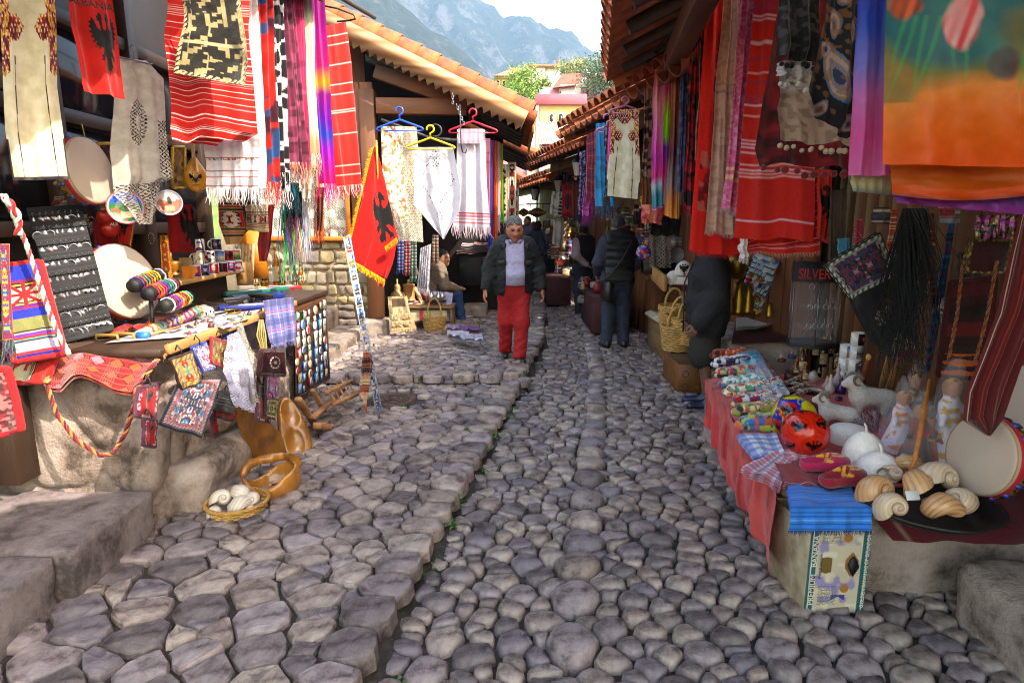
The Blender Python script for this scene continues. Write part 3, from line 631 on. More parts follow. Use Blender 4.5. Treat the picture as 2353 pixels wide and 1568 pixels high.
# ---- things far off: white house, hillside houses, trees, hill, mountains
def fbox(par,name,u0,u1,v0,v1,Y,dep,mt,rough=None):
 a=P(u0,v1,Y);b=P(u1,v0,Y);m=MB();m.box(((a[0]+b[0])/2,Y+dep/2,(a[2]+b[2])/2),(b[0]-a[0],dep,b[2]-a[2]),b=.02);return part(name,m,mt,par)
def win(par,u0,u1,v0,v1,Y,arch=False,fr='e8e0d6',gl='2b2723'):
 a=P(u0,v1,Y);b=P(u1,v0,Y);w=b[0]-a[0];h=b[2]-a[2];cx=(a[0]+b[0])/2
 pts=[(-w/2,0),(w/2,0)]+([(w/2*math.cos(q),h-w/2+w/2*math.sin(q))for q in np.linspace(0,pi,9)]if arch else[(w/2,h),(-w/2,h)]);Mx=np.array([[1,0,0,cx],[0,0,1,Y-.04],[0,1,0,a[2]],[0,0,0,1.]])
 m=MB();k=np.array(pts)*[1.35,1.2]-[0,h*.08];m.prism(k,.1,Mx);f=part('window',m,mat(fr,.7,4,.1,.05),par)
 Mx=Mx.copy();Mx[1,3]=Y-.1;m=MB();m.prism(pts,.04,Mx);part('pane',m,mat(gl,.25,3,.2,.0),f)
def froof(par,corners,mt,n=14,th=.15):
 a,b,c,d=[np.array(q,float)for q in corners];k=n*6;s,t=np.meshgrid(np.linspace(0,1,k),np.linspace(0,1,30));ss,tt=s[...,None],t[...,None]
 A=(a*(1-ss)+b*ss)*(1-tt)+(d*(1-ss)+c*ss)*tt;nn=np.cross(b-a,d-a);nn/=np.linalg.norm(nn);nn=nn if nn[2]>0 else-nn
 w=np.linalg.norm(b-a)/n;A=A+nn*(np.abs(np.sin(s*n*pi))*w*.4-((t*14)%1)*w*.15+(noise(np.c_[s.ravel()*n*2,t.ravel()*28],4).reshape(s.shape)-.5)*w*.15)[...,None];m=MB();m.grid(A);m.grid((A-nn*th)[:,::-1]);return part('roof',m,mt,par,smooth=False)
CL2=mat('b07a5e',.8,1.2,.4,.2,c2='8a5a45');CL3=mat('b5503e',.8,1.5,.3,.2)
t=thing('white_house','white house with pale ribbed tile roof at the end of the bazaar','house',P(1280,470,30));Y=30
fbox(t,'wall',1238,1372,331,540,Y,6,PLASTER);fbox(t,'timber_band',1246,1290,333,342,Y-.1,.1,mat('6a4038',.7,4,.2,.1))
froof(t,[P(1238,333,Y-.3),P(1390,326,Y-.3),P(1390,276,Y+3.5),P(1229,283,Y+3.5)],mat('c2a090',.8,2.5,.5,.2,c2='94563e'),26)
a=P(1224,300,Y+.5);m=MB();m.prism([(0,-.6),(3,-.6),(3,6.2),(1.5,7.6),(0,6.4)],.3,np.array([[0,0,1,P(1238,400,Y)[0]-.35],[1,0,0,Y+.4],[0,1,0,0],[0,0,0,1.]]));part('side_wall',m,PLASTER,t)
t=thing('white_wall','bare white rendered wall closing the far end of the lane','wall',P(1205,520,24));fbox(t,'render',1182,1230,425,560,23,.3,PLASTER)
t=thing('yellow_house','weathered yellow wall with an arched window under a pink parapet','house',P(1290,290,55));Y=55
fbox(t,'wall',1238,1400,236,420,Y,8,mat('d0a24a',.85,.5,.25,.1,c2='cbb08a'));fbox(t,'corner_strip',1229,1238.5,240,420,Y-.2,1,mat('cf9a9c',.85,1,.1,.1))
fbox(t,'parapet',1229,1348,216,240,Y-.3,.6,mat('c25a6c',.85,.9,.2,.1));win(t,1263,1271,263,286,Y,True);win(t,1283,1293,262,286,Y,True)
t=thing('pink_house','pink and white house with a bright red tiled roof on the hill','house',P(1300,240,62));Y=62
fbox(t,'wall',1247,1289,200,250,Y,6,mat('cd8a98',.85,.8,.15,.1));fbox(t,'white_wing',1287,1334,194,250,Y-.3,6,mat('d8d4d8',.85,.8,.1,.1));fbox(t,'end_wall',1332,1372,190,250,Y-.1,6,mat('cd8a98',.85,.8,.15,.1));win(t,1252,1257,209,215,Y);win(t,1285,1288,205,215,Y-.4);win(t,1344,1350,206,217,Y-.2)
froof(t,[P(1268,203,Y-.6),P(1322,197,Y-.6),P(1349,168,Y+3),P(1290,172,Y+3)],CL3,18);m=MB();m.prism([(0,0),(2.2,0),(1.3,1.5)],.3,np.array([[1,0,0,P(1322,197,Y)[0]],[0,0,1,Y-.2],[0,1,0,P(1322,197,Y)[2]-.2],[0,0,0,1.]]));part('gable',m,PLASTER,t)
fbox(t,'chimney',1338,1352,160,195,Y+2,.8,PLASTER)
t=thing('water_tank','grey cylindrical water tank on the pink parapet roof','water tank',P(1250,223,58));m=MB();a=P(1238,216,58);b=P(1262,215,58);m.tube([a,a*.95+b*.05,b*.95+a*.05,b],[.2,.33,.33,.2],14);part('drum',m,mat('a9b2ba',.5,3,.15,.05),t)
t=thing('yellow_villa','yellow villa with a brown hipped roof high on the hillside','house',P(1180,215,80));Y=80
fbox(t,'wall',1137,1212,178,240,Y,6,mat('d8a83c',.85,.6,.15,.05));fbox(t,'cornice',1134,1214,174,179,Y-.3,6.5,PLASTER)
for u in(1142,1155,1172):win(t,u,u+5,186,198,Y)
froof(t,[P(1133,175,Y-.6),P(1216,175,Y-.6),P(1192,156,Y+3),P(1184,156,Y+3)],CL2,20)
t=thing('white_villa','plain white flat roofed villa beside the yellow villa','house',P(1250,200,84));Y=84
fbox(t,'wall',1206,1252,152,230,Y,6,PLASTER);fbox(t,'side_wall',1251,1288,153,230,Y+.4,6,mat('dcdce0',.85,2,.05,.05));fbox(t,'roof_slab',1204,1290,148,153,Y-.4,7,CL2);fbox(t,'chimney',1279,1285,140,152,Y+1,.4,CLAY)
t=thing('pink_wall','pink wall with a striped shutter seen under the left eave','house',P(1180,340,36));Y=36
fbox(t,'wall',1120,1226,285,440,Y,.4,mat('c98a96',.85,1,.15,.1));win(t,1192,1204,302,345,Y,fr='d8c060');win(t,1160,1168,296,300,Y)
def tree(name,label,u,v,Y,r,col,seed,n=2600,leaf=.12,h=None):
 c=P(u,v,Y);t=thing(name,label,'tree',(c[0],c[1],c[2]-r*1.3));rg=np.random.default_rng(seed);m=MB();m.tube([(c[0],Y,c[2]-r*1.5),(c[0]+.1*r,Y,c[2]-r*.5),(c[0],Y,c[2]+r*.4)],[.09*r,.07*r,.02*r],7)
 for k in range(7):a=rg.uniform(0,6.28);m.tube([(c[0],Y,c[2]-r*.5+.1*r*k),(c[0]+math.cos(a)*r*.6,Y+math.sin(a)*r*.6,c[2]+rg.uniform(-.2,.6)*r)],[.04*r,.01*r],5)
 part('trunk',m,WOOD,t);cl=rg.normal(0,1,(14,3));cl/=np.linalg.norm(cl,axis=1)[:,None];cl*=rg.uniform(.35,.8,(14,1))*r*np.array([1.15,1,.8]);q=cl[rg.integers(0,14,n)]+rg.normal(0,.23*r,(n,3));q=q+c
 a=rg.normal(0,1,(n,3));a/=np.linalg.norm(a,axis=1)[:,None];b=np.cross(a,rg.normal(0,1,(n,3)));b/=np.linalg.norm(b,axis=1)[:,None];s_=rg.uniform(.5,1.2,(n,1))*leaf
 V=np.stack([q-a*s_,q+b*s_*.5,q+a*s_,q-b*s_*.5],1).reshape(-1,3);m=MB();m.add(V,[np.arange(n*4).reshape(-1,4)]);part('crown',m,mat(col,.6,1.2,.55,0),t,kind='stuff')
tree('leafy_tree','light green round tree below the yellow villa',1205,200,70,2.5,'7c9a34',1,5200,.16);tree('leafy_tree','thin yellow green tree in front of the white villa',1238,200,74,1.4,'8a9a44',2,1500,.16)
tree('olive_tree','grey green olive tree right of the red roof',1392,185,60,2.9,'6c7f62',3,6000,.16);tree('olive_tree','grey green olive seen between the two right eaves',1455,150,60,2.2,'67785c',4,4000,.16);tree('wispy_tree','wispy bare tree above the red tiled roof',1310,158,70,1.6,'8a9250',5,900,.13)
tree('leafy_tree','small yellowish tree behind the red roof chimney',1330,165,75,1.5,'9a9a40',6,1500,.15)
def terrain(name,x0,x1,y0,y1,nx,ny,fn,mt,par=None):
 x,y=np.meshgrid(np.linspace(x0,x1,nx),np.linspace(y0,y1,ny));z=fn(x.ravel(),y.ravel()).reshape(x.shape);m=MB();m.grid(np.stack([x,y,z],-1));m.f=[q[:,::-1]for q in m.f];return struct(name,m,mt)
GRASS=mat('6f8a35',.9,.6,.4,.4,c2='4f6a2a')
hz=lambda x,y:np.interp(y,[19,24,30,50,60,80,120,260],[-.3,1.2,.6,4.5,12.3,17,22,8])+(fbm(np.c_[x*.1,y*.1],3,5)-.5)*1.5-.2-np.clip(-x-6,0,30)*.3
terrain('hillside',-45,50,19,260,90,140,hz,GRASS)
def prof(uv,Y):q=np.array([P(u,v,Y)for u,v in uv]);return q[:,0],q[:,2]
def mountain(name,uv,Yr,Yf,mt,seed,amp,nx=420,ny=150,back=300,xr=None):
 px,pz=prof(uv,Yr);x0,x1=xr or(px[0]-300,px[-1]+300)
 def fn(x,y):
  top=np.interp(x,px,pz);t=np.clip((y-Yf)/(Yr-Yf),0,1);z=top*t**1.25*(1-np.clip((y-Yr)/back,0,1)**1.5*.8)
  p=np.c_[x,y]/110.;rd=1-np.abs(2*fbm(p+.4*fbm(p*2,3,seed+7)[:,None],5,seed)-1);gl=1-np.abs(2*noise(np.c_[x/70+fbm(p,3,2)*2,y/260],seed+3)-1);k=np.sin(t*pi*.9)
  return z+(rd-.72)*amp*(.25+k)+(gl-.5)*amp*.55*k+(fbm(np.c_[x,y]/16,4,seed+5)-.5)*amp*.22*(.3+k)-3
 return terrain(name,x0,x1,Yf,Yr+back,nx,ny,fn,mt)
def rockmat():
 m_=bpy.data.materials.new('mountain');m_.use_nodes=True;nt=m_.node_tree;b_=nt.nodes['Principled BSDF'];Lk=nt.links.new;tc=nd(nt,'ShaderNodeTexCoord');n1=nd(nt,'ShaderNodeTexNoise',Scale=.05,Detail=12.,Roughness=.75);Lk(tc.outputs['Object'],n1.inputs['Vector'])
 ge=nd(nt,'ShaderNodeNewGeometry');sx=nd(nt,'ShaderNodeSeparateXYZ');Lk(ge.outputs['Normal'],sx.inputs[0]);ad=nd(nt,'ShaderNodeMath',operation='MULTIPLY_ADD');ad.inputs[1].default_value=.42;Lk(sx.outputs[2],ad.inputs[0]);Lk(n1.outputs[0],ad.inputs[2])
 cr=nd(nt,'ShaderNodeValToRGB');e=cr.color_ramp.elements;e[0].position=.66;e[0].color=(*hx('585653'),1);e[1].position=.80;e[1].color=(*hx('1a2612'),1);k=e.new(.73);k.color=(*hx('2e3424'),1);Lk(ad.outputs[0],cr.inputs[0]);Lk(cr.outputs[0],b_.inputs[0]);b_.inputs['Roughness'].default_value=.95
 n2=nd(nt,'ShaderNodeTexNoise',Scale=.25,Detail=8.,Roughness=.7);Lk(tc.outputs['Object'],n2.inputs['Vector']);bp=nd(nt,'ShaderNodeBump',Strength=.9,Distance=6.);Lk(n2.outputs[0],bp.inputs['Height']);Lk(bp.outputs[0],b_.inputs['Normal']);return m_
RM=rockmat()
mountain('near_mountain',[(-600,-700),(300,-560),(600,-380),(760,-170),(900,-20),(960,40),(1020,90),(1080,135),(1118,168),(1160,215),(1300,330),(1700,420)],620,260,RM,3,46)
mountain('far_mountain',[(-200,-520),(500,-430),(900,-190),(1060,-45),(1105,2),(1135,20),(1160,42),(1178,32),(1198,26),(1220,34),(1246,62),(1262,74),(1290,72),(1310,80),(1345,112),(1392,148),(1440,200),(1600,260),(2100,330)],1250,560,RM,12,70)
HZ=MB();HZ.box((0,900,600),(4200,2100,1204),b=.01)
hzm=bpy.data.materials.new('air');hzm.use_nodes=True;nt=hzm.node_tree;nt.nodes.remove(nt.nodes['Principled BSDF']);pv=nd(nt,'ShaderNodeVolumePrincipled');pv.inputs['Color'].default_value=(.40,.64,1,1);pv.inputs['Density'].default_value=.00034;pv.inputs['Anisotropy'].default_value=.0
nt.links.new(pv.outputs[0],nt.nodes['Material Output'].inputs['Volume']);HAZE=struct('haze',HZ,hzm,kind='stuff')
# ================================================================== LEFT STALL
def strip(pts,w,n,col,M=None,th=.006):
 m=MB();m.tube(pts,w/2,6,col,M,flat=th/w*2);return m
def braid(pts,r,cols,n=60):
 p=np.array(pts,float);k=np.r_[0,np.cumsum(np.linalg.norm(np.diff(p,axis=0),axis=1))];q=np.linspace(0,k[-1],n);c=np.stack([np.interp(q,k,p[:,i])for i in range(3)],-1);m=MB()
 t=np.gradient(c,axis=0);t/=np.linalg.norm(t,axis=1)[:,None];a=np.cross(t,[0,1,.01]);a/=np.linalg.norm(a,axis=1)[:,None];b=np.cross(t,a);nc=len(cols)
 for i,cc in enumerate(cols):ph=q/(r*7)*2*pi+i*2*pi/nc;m.tube(c+(a*np.cos(ph)[:,None]+b*np.sin(ph)[:,None])*r*.55,r*.62,5,hx(cc))
 return m
def hanger(label,u,v,wu,Y,col,hook=26):
 t=thing('coat_hanger',label,'hanger',P(u,v,Y));s=1.0/1400*Y;m_=mat(col,.3,10,.1,.02);m=MB();o=P(u,v,Y)
 h=[(math.cos(a)*8,8-math.sin(a)*-8-8)for a in np.linspace(-.3,pi+.4,10)];pts=[o+np.array([x*s,0,(y-8)*s])for x,y in h[::1]]
 hk=[o+np.array([8*math.cos(a)*s,0,(8*math.sin(a)-8)*s])for a in np.linspace(pi*1.1,-.5*pi,12)]+[o+np.array([0,0,-hook*s])];m.tube(hk,2.0*s,6);part('hook',m,m_,t);m=MB()
 c=o+np.array([0,0,-hook*s]);L_=o+np.array([-wu/2*s,0,-(hook+wu*.2)*s]);R_=o+np.array([wu/2*s,0,-(hook+wu*.2)*s]);dz=np.array([0,0,-7*s])
 m.tube([L_+dz*.6,L_-[3*s,0,0],L_-dz*.3,c,R_-dz*.3,R_+[3*s,0,0],R_+dz*.6],2.3*s,6);part('shoulders',m,m_,t)
 m=MB();m.tube([L_+dz*.6,R_+dz*.6],1.6*s,5);part('bar',m,m_,t);return t
RED='c4160e';DRED='7d0f14'
# ---- overhead textiles
def dressp(s,t,w,h):
 o=solid('cfc6ae','bdb294',5)(s,t,w,h);x=np.abs(s-.5)*2;k=hx('15101a')
 e=mixc(full('8a1216',len(s)),hx('c98a2a'),(noise(np.c_[x*14,t*34],3)>.55));e=mixc(e,hx('d8d0c0'),(np.sin(x*60)*np.sin(t*150)>.55));e=mixc(e,hx('3a0a10'),noise(np.c_[x*22,t*50],6)>.68)
 m=(t<.13+.03*np.sin(x*9))&(x<.8)&(x>.12)|(x>.72-.3*np.exp(-((t-.29)/.05)**2)-.12*np.exp(-((t-.18)/.03)**2))&(t<.52-.1*(1-x))|(x<.16)&(t<.17-.2*x)|((np.abs(t-.29)*4+.10<x-.08)&(x>.15)&(x<.75)&(np.abs(t-.29)<.06))
 o=np.where(m[:,None],e,o);o=np.where(((np.abs(x-.5-.10*t)<.018)&(t>.42))[:,None],k,o);o=np.where(((t>.985)|((x>.95)&(t>.80)))[:,None],k,o);return o
hang('felt_tunic','large cream felt tunic with red embroidered edging at the left end','tunic',{'L':[(-30,-90),(0,40),(12,300),(30,415)],'R':[(122,-90),(130,60),(132,200),(160,412)]},(2.95,3.1),dressp,FELT,nu=90,nv=150,folds=1.6,amp=.018,seed=2,group='felt tunics on sale')
hang('tee_shirt','red printed T-shirt with black eagle hanging beside the felt tunic','T-shirt',{'L':[(143,-90),(158,30),(190,210)],'R':[(250,-90),(262,0),(290,228)]},(3.1,3.3),eagle(solid(RED,'b00f0a'),(.38,.98,.36,.86)),nu=70,nv=110,folds=1.6,amp=.02,seed=4,tb=.8)
tt=bpy.data.objects['tee_shirt'];lt=mat('12080a',.8,20,.1,.0);q=P(240,28,3.0)
lettering('ALBANIA',lt,.044,frame(P(210,10,3.08),P(255,22,3.16)-P(165,3,3.04),(-.2,-1,.1)),tt)
hang('crochet_blouse','white crochet blouse on a clip hanger with lacework edge','blouse',{'L':[(268,132),(262,260),(256,350),(262,405),(268,450),(300,475),(330,515)],'R':[(340,140),(378,180),(388,300),(402,410),(372,420),(362,480),(345,515)]},(3.7,3.9),
     lace('d9d2c8',30,lambda s,t:(((t>.72)*1.)+((s>.78)*(t>.35))+((((s-.42)/.17)**2+((t-.36)/.13)**2<1)&(((s-.42)/.09)**2+((t-.36)/.06)**2>.55))>0)*1.,'c6bdb0'),LACE,nu=110,nv=160,folds=2.2,amp=.022,seed=5)
m=MB();a,b=P(262,128,3.68),P(350,148,3.9);m.tube([a,b],.004,5);c=(a+b)/2;m.tube([c,c+[0,0,.04],c+[.015,0,.06],c+[.0,0,.085],c+[-.016,0,.065]],.0025,5);one('wire_hanger',m,STEEL,'thin steel hanger with clips above the crochet blouse','hanger')
hang('woven_cloth','big red woven cloth with fine white lines under the knitted bag','cloth',{'L':[(376,-70),(384,120),(392,290),(398,318)],'R':[(575,-70),(572,60),(592,300),(560,318)]},(3.45,3.65),rlines(RED,['e8b8b0','f0d8d0','d88080'],26,3,.0055),nu=60,nv=260,folds=2.3,amp=.013,seed=7,edge=.05,group='red striped cloths')
hang('woven_cloth','lower folded hem of red lined cloth under the knitted bag','cloth',{'L':[(400,285),(410,325)],'R':[(560,290),(498,336)]},3.62,rlines('a80f0a',['e8b8b0','d88080'],4,9,.02),nu=40,nv=30,folds=1.2,amp=.015,seed=8,group='red striped cloths')
def bagp(s,t,w,h):
 x=s*9;y=t*10;o=full('17130f',len(s));g=(np.sin(x*2.1+np.floor(y*.9)*1.7)>.1)&(np.abs(((y+.25*np.floor(x))%1.35)-.5)<.34)|((np.abs((x%2.6)-1.0)<.33)&(noise(np.c_[np.floor(x/1.3),np.floor(y/2.4)],5)>.42));g&=noise(np.c_[np.floor(x*1.6)/1.3,np.floor(y*1.6)/1.6],2)>.33
 o=np.where(g[:,None],hx('a8976c'),o);d=np.minimum(np.minimum(s,1-s),np.minimum(t,1-t));o=np.where(((d<.05)&(((s*w+t*h)*42)%1<.5))[:,None],hx('cdbd95'),o);return np.where((np.abs(t-.58)<.015)[:,None],hx('b8a880'),o)
kb=hang('knitted_bag_','black wool bag with cream knitted pattern hanging over red cloth','bag',{'L':[(420,-12),(424,60),(412,110),(400,168)],'R':[(545,-20),(560,80),(566,130),(562,196)]},3.35,bagp,WOOL,nu=70,nv=80,folds=.8,amp=.022,seed=1,thick=.02)
hang('fringed_towel','white fringed towel with thin red woven borders below the red cloth','towel',(470,598,318,478,592,432),3.75,over(stripes('d6cdd0',[(.38,.02,'8a2030'),(.44,.01,'b05060'),(.66,.015,'8a2030'),(.78,.015,'a83048'),(.95,.02,'8a2030')]),spots('d6cdd0',['a82838','3f7a58'],90,3,.62),(.05,.98,.39,.435)),nu=60,nv=50,folds=3,amp=.016,seed=3,fr=(.10,60,['dcd4d6'],.006,1))
# narrow scarves hanging side by side
SC_=[('pale checked scarf edge between red cloth and floral scarf',(560,588,-60,580,612,432),3.95,plaid('ddd6da',[(.02,.02,'a8c8b8'),(.09,.015,'e8b0b8')],.16),['ddd6da']),
       ('red scarf with blue leaf print hanging left of the giraffe print',(578,622,-60,606,640,418),4.05,spots(RED,['4a0c28','24508a','d02a20'],9,3,.52),['c01818']),
       ('dark scarf with white giraffe net print',(618,650,-60,636,666,396),4.2,None,['e6e2e4','2a2630']),
       ('mauve brown pashmina scarf with soft floral weave',(636,668,-60,672,706,372),4.35,spots('6e2040',['4a1428','8a3858'],22,6,.5,6),['7a3850','b07868']),
       ('rose pink scarf with darker bands beside the cream scarf',(664,690,-60,692,716,386),4.5,stripes('b02a5c',[(.2,.04,'8a1848'),(.45,.03,'8a1848'),(.6,.02,'c85078'),(.8,.03,'8a1848')]),['b88868']),
       ('cream patterned scarf with peach hem',(682,706,-60,712,734,352),4.6,bands([(0,'5a5048'),(.3,'c8c0a8'),(.85,'cfc8b4'),(.93,'d89870'),(1,'d09068')]),['d8b090']),
       ('purple tie-dyed silk scarf with yellow and blue flashes',(698,738,-60,736,766,422),4.8,bands([(0,'5a1048'),(.25,'a8188a'),(.42,'c02878'),(.50,'d8a020'),(.55,'a02090'),(.68,'7a1fb0'),(.75,'2a50c8'),(.83,'9a20c0'),(1,'c81a70')],3,.1),['c01878'])]
def giraffe(s,t,w,h):
 p=np.c_[s*w,t*h]*9;p=p+.5*np.c_[noise(p,1),noise(p,2)];i=np.floor(p);d1=np.full(len(s),9.);d2=d1.copy()
 for a in(-1,0,1):
  for b in(-1,0,1):q=i+[a,b];c=q+.5+.7*np.c_[noise(q*3.7+.3,8)-.5,noise(q*3.1+.9,9)-.5]*1.6;d=np.hypot(*(c-p).T);d2=np.minimum(d2,np.maximum(d1,d));d1=np.minimum(d1,d)
 return np.where((d2-d1<.17)[:,None],hx('d8d4da'),hx('1a1820'))
for lb,uv,Y,pt,fc in SC_:hang('scarf',lb,'scarf',uv,(Y,Y+.12),pt or giraffe,SILK if 'silk' in lb else CLOTH,'scarves hanging over the left stall',fr=(.16,26,fc,.006,int(Y*100)),nu=40,nv=150,folds=2.6,amp=.022,seed=int(Y*90),tb=.7)
hang('scarf','second layer giraffe print hem below the dark net scarf','scarf',(632,662,380,638,668,440),4.3,giraffe,CLOTH,'scarves hanging over the left stall',fr=(.12,24,['e6e2e4','2a2630'],.006,3),nu=30,nv=30,folds=2,amp=.015)
hang('woven_cloth','long red runner with sparse white lines in front of the planks','cloth',{'L':[(736,62),(745,250),(768,428)],'R':[(796,50),(815,230),(831,422)]},(5.55,5.8),rlines('c8160c',['e8a8a0'],10,6,.006,.1),nu=50,nv=150,folds=1.6,amp=.02,seed=6,fr=(.12,60,['c8160c','e0a0a0'],.008,2),group='red striped cloths')
m=MB();m.tube([P(735,12,5.5),P(775,20,5.5),P(812,34,5.5),P(816,44,5.5),P(800,48,5.55),P(775,50,5.6)],.008,6);one('coat_hanger',m,BLACK,'black plastic hanger end above the long red runner','hanger')
for lb,uv,Y,pt,fc in(('teal scarf end with long fringe below the giraffe scarf',(648,688,420,650,690,452),4.6,solid('0f6a78','0a5060'),['0f7080','0a5060']),('black knitted scarf end below the teal one',(652,694,440,655,696,500),4.7,solid('17151a'),['17151a','6a2a60']),('white and beige fringed scarf end',(690,722,410,692,724,456),4.8,solid('d0c4b8'),['d8d0c8','c8a890']),('rust brown scarf end with orange fringe',(722,745,430,722,742,530),5.2,stripes('6a2a1c',[(.2,.05,'b04a20'),(.6,.04,'3a1a14')]),['c86a20','8a2a18'])):
 hang('scarf',lb,'scarf',uv,Y,pt,CLOTH,'scarf ends at the counter corner',fr=(.12,30,fc,.006,int(Y*50)),nu=26,nv=40,folds=2.5,amp=.02,seed=int(Y*33))
for k,(u,cols)in enumerate(((652,['1f8a70','4ab06a','2a7a9a']),(664,['7a4ab0','4a9a5a','b0c838']),(682,['d8c038','e05a98','48b0a0']),(697,['e8a0b8','e0e0e8','9ad0e0']))):
 a=P(u-6,462,5.0);b=P(u+8,462,5.0);one('silk_tassel_scarf',fringe(np.array([a,b]),(0,0,-1),abs(P(u,640-k*14,5)[2]-a[2]),34,cols,.009,k,.05),SILK,['green and teal','violet and green','yellow and pink','pale pink and white'][k]+' rainbow scarf strands hanging to the counter','scarf','rainbow scarf strands')
# ---- things hung on the shop front
def tambourine(label,c,nrm,R,dep,skin='cfc2ba',ringc='b8202a',group=None,st=14):
 n=np.array(nrm,float);n/=np.linalg.norm(n);up=np.array([0,0,1.])if abs(n[2])<.9 else np.array([0,1.,0]);M=frame(c,np.cross(up,n),n);t=thing('tambourine',label,'tambourine',c,group=group)
 m=MB();m.lathe([(R,0),(R*1.0,-dep),(R*.93,-dep),(R*.93,-.004)],48,M);part('frame',m,mat('c4964a',.5,8,.3,.1),t)
 m=MB();m.lathe([(0,.004),(R*.9,.004),(R*.985,.0),(R*1.006,-.008),(R*1.008,-.02)],48,M,solid(skin,'b8a898',9)(np.linspace(0,1,5),np.zeros(5),1,1));part('drum_skin',m,vmat('skinhead',.5,.1,40.,.15,0.),t)
 m=MB();m.lathe([(R*1.012,-.016),(R*1.018,-.018),(R*1.018,-.04),(R*1.012,-.042)],48,M);part('red_band',m,mat(ringc,.6,20,.1,.1),t)
 m=MB()
 for k in range(st):a=k/st*2*pi;m.ball(np.array([math.cos(a)*R*1.01,math.sin(a)*R*1.01,-dep*.68]),.013,8,M)
 part('stud',m,mat('2040a0',.3,9,.1,0),t,kind='stuff');m=MB();k=np.linspace(0,2*pi,121)[:-1]
 m.tube(np.stack([np.cos(k)*(R*1.01),np.sin(k)*R*1.01,-dep*.92+.012*np.sign(np.sin(k*20))],-1),.004,4,hx('3a2a10'),M,True);part('zigzag_trim',m,PRINT,t);return t
tambourine('tambourine hanging by a cord beside the felt tunic',P(210,392,3.62),(.99,-.04,.10),.185,.085)
tambourine('very large round frame drum standing behind the earring board',P(292,645,3.75),(.93,-.22,.28),.235,.09)
m=MB();m.tube([P(188,285,3.6),P(196,318,3.62)],.003,5);one('cord',m,STRAW,'thin cord holding up the hanging tambourine','cord')
def plate(label,u,v,Y,R,nrm,base,art,rim,seed):
 t=thing('souvenir_plate',label,'plate',P(u,v,Y));M=frame(P(u,v,Y),np.cross((0,0,1),nrm),nrm);k=26;rr=np.linspace(0,1,k);a=np.linspace(0,2*pi,49)[:-1];X=rr[:,None]*np.cos(a);Z=rr[:,None]*np.sin(a)
 G_=np.stack([X*R,Z*R,.018*rr[:,None]**3+0*X],-1);x,y=X.ravel(),Z.ravel();c=full(base,len(x));c=np.where((y<.1+.2*noise(np.c_[x*3,y*0],seed))[:,None],mixc(full(art,len(x)),hx('b04a38'),noise(np.c_[x*6,y*6],seed+3)>.6),c)
 c=np.where(((np.abs(x-.05)<.16)&(y>-.1)&(y<.55-np.abs(x)*1.5))[:,None],hx('2a2a26'),c);c=np.where(((np.abs(x-.05)<.33)&(y<-.25)&(y>-.62))[:,None],hx('cdb98a'),c);q=np.hypot(x,y);c=np.where((q>.84)[:,None],hx('8a9ad0'),c);c=np.where((q>.95)[:,None],hx(rim),c)
 m=MB();m.grid(G_,c,M,True);part('dish',m,GLAZE,t);m=MB();m.lathe([(R,.018),(R*1.02,.012),(R*.6,-.012),(0,-.012)],32,M);part('rim',m,mat(rim,.3,10,.1,0),t);return t
plate('round blue souvenir plate with a rider above a town',289,476,3.75,.10,np.array([.5,-.85,.1]),'2a5ac0','2f6a34','c05848',3)
plate('small pale plate wrapped in clear film',388,466,4.3,.085,np.array([.45,-.88,.1]),'cfc8c8','b87860','d0c8cc',8)
t=thing('mandolin','small yellow wooden mandolin with a black eagle on its body','mandolin',P(450,440,4.5));c=P(450,412,4.5);M=frame(c,(.9,.42,0),(0,0,1))
V,F=smesh(lambda p:sm([np.linalg.norm(p/np.array([.072,.035,.088]),axis=1)*.035-.035,rc(p,(0,0,.05),(0,0,.13),.03,.014,(1,.7,1))],.02),(-.1,-.06,-.12),(.1,.06,.17),.008);m=MB();m.add(V,F,None,M);part('body',m,mat('c98a1c',.3,14,.25,.05,coat=.4,stretch=(1,1,.2)),t)
m=MB();m.box((0,-.012,.22),(.022,.018,.2),M);part('neck',m,mat('b98038',.4,14,.2,.05),t);m=MB();m.box((0,-.03,.2),(.024,.006,.22),M);part('fretboard',m,mat('c99040',.4,14,.2,.05),t)
m=MB();q=[(x*.085,.045-y*.075)for x,y in EAGLE];m.prism([(x,y)for x,y in q]+[(-x,y)for x,y in q[::-1]],.006,M@np.array([[1,0,0,0],[0,0,1,-.037],[0,1,0,0],[0,0,0,1.]]));part('eagle_emblem',m,BLACK,t)
m=MB();m.box((0,-.04,-.035),(.05,.008,.008),M);part('bridge',m,STRAW,t)
for k in(-1,0,1):m=MB();m.tube([(k*.006,-.044,-.04),(k*.006,-.036,.31)],.0009,4,None,M);part('string',m,STEEL,t)
def picture(label,u0,u1,v0,v1,Y,ramp):
 t=thing('framed_picture',label,'picture',P((u0+u1)/2,v1,Y));q=[P(u0,v0,Y),P(u1,v0,Y+.1),P(u1,v1,Y+.1),P(u0,v1,Y)];part('print',sheet(q,spots(ramp[0],ramp[1:],30,4),24,30,1,.001),PRINT,t);m=MB()
 for i in range(4):m.beam(q[i],q[(i+1)%4],.02,.02)
 part('frame',m,GOLD,t)
picture('gilt framed brown picture behind the hanging mandolin',396,424,338,432,4.55,['7a5a30','4a3018','a08048']);picture('gilt frame corner behind the hanging tambourine',225,262,330,440,3.95,['2a2028','4a3a30','6a3038'])
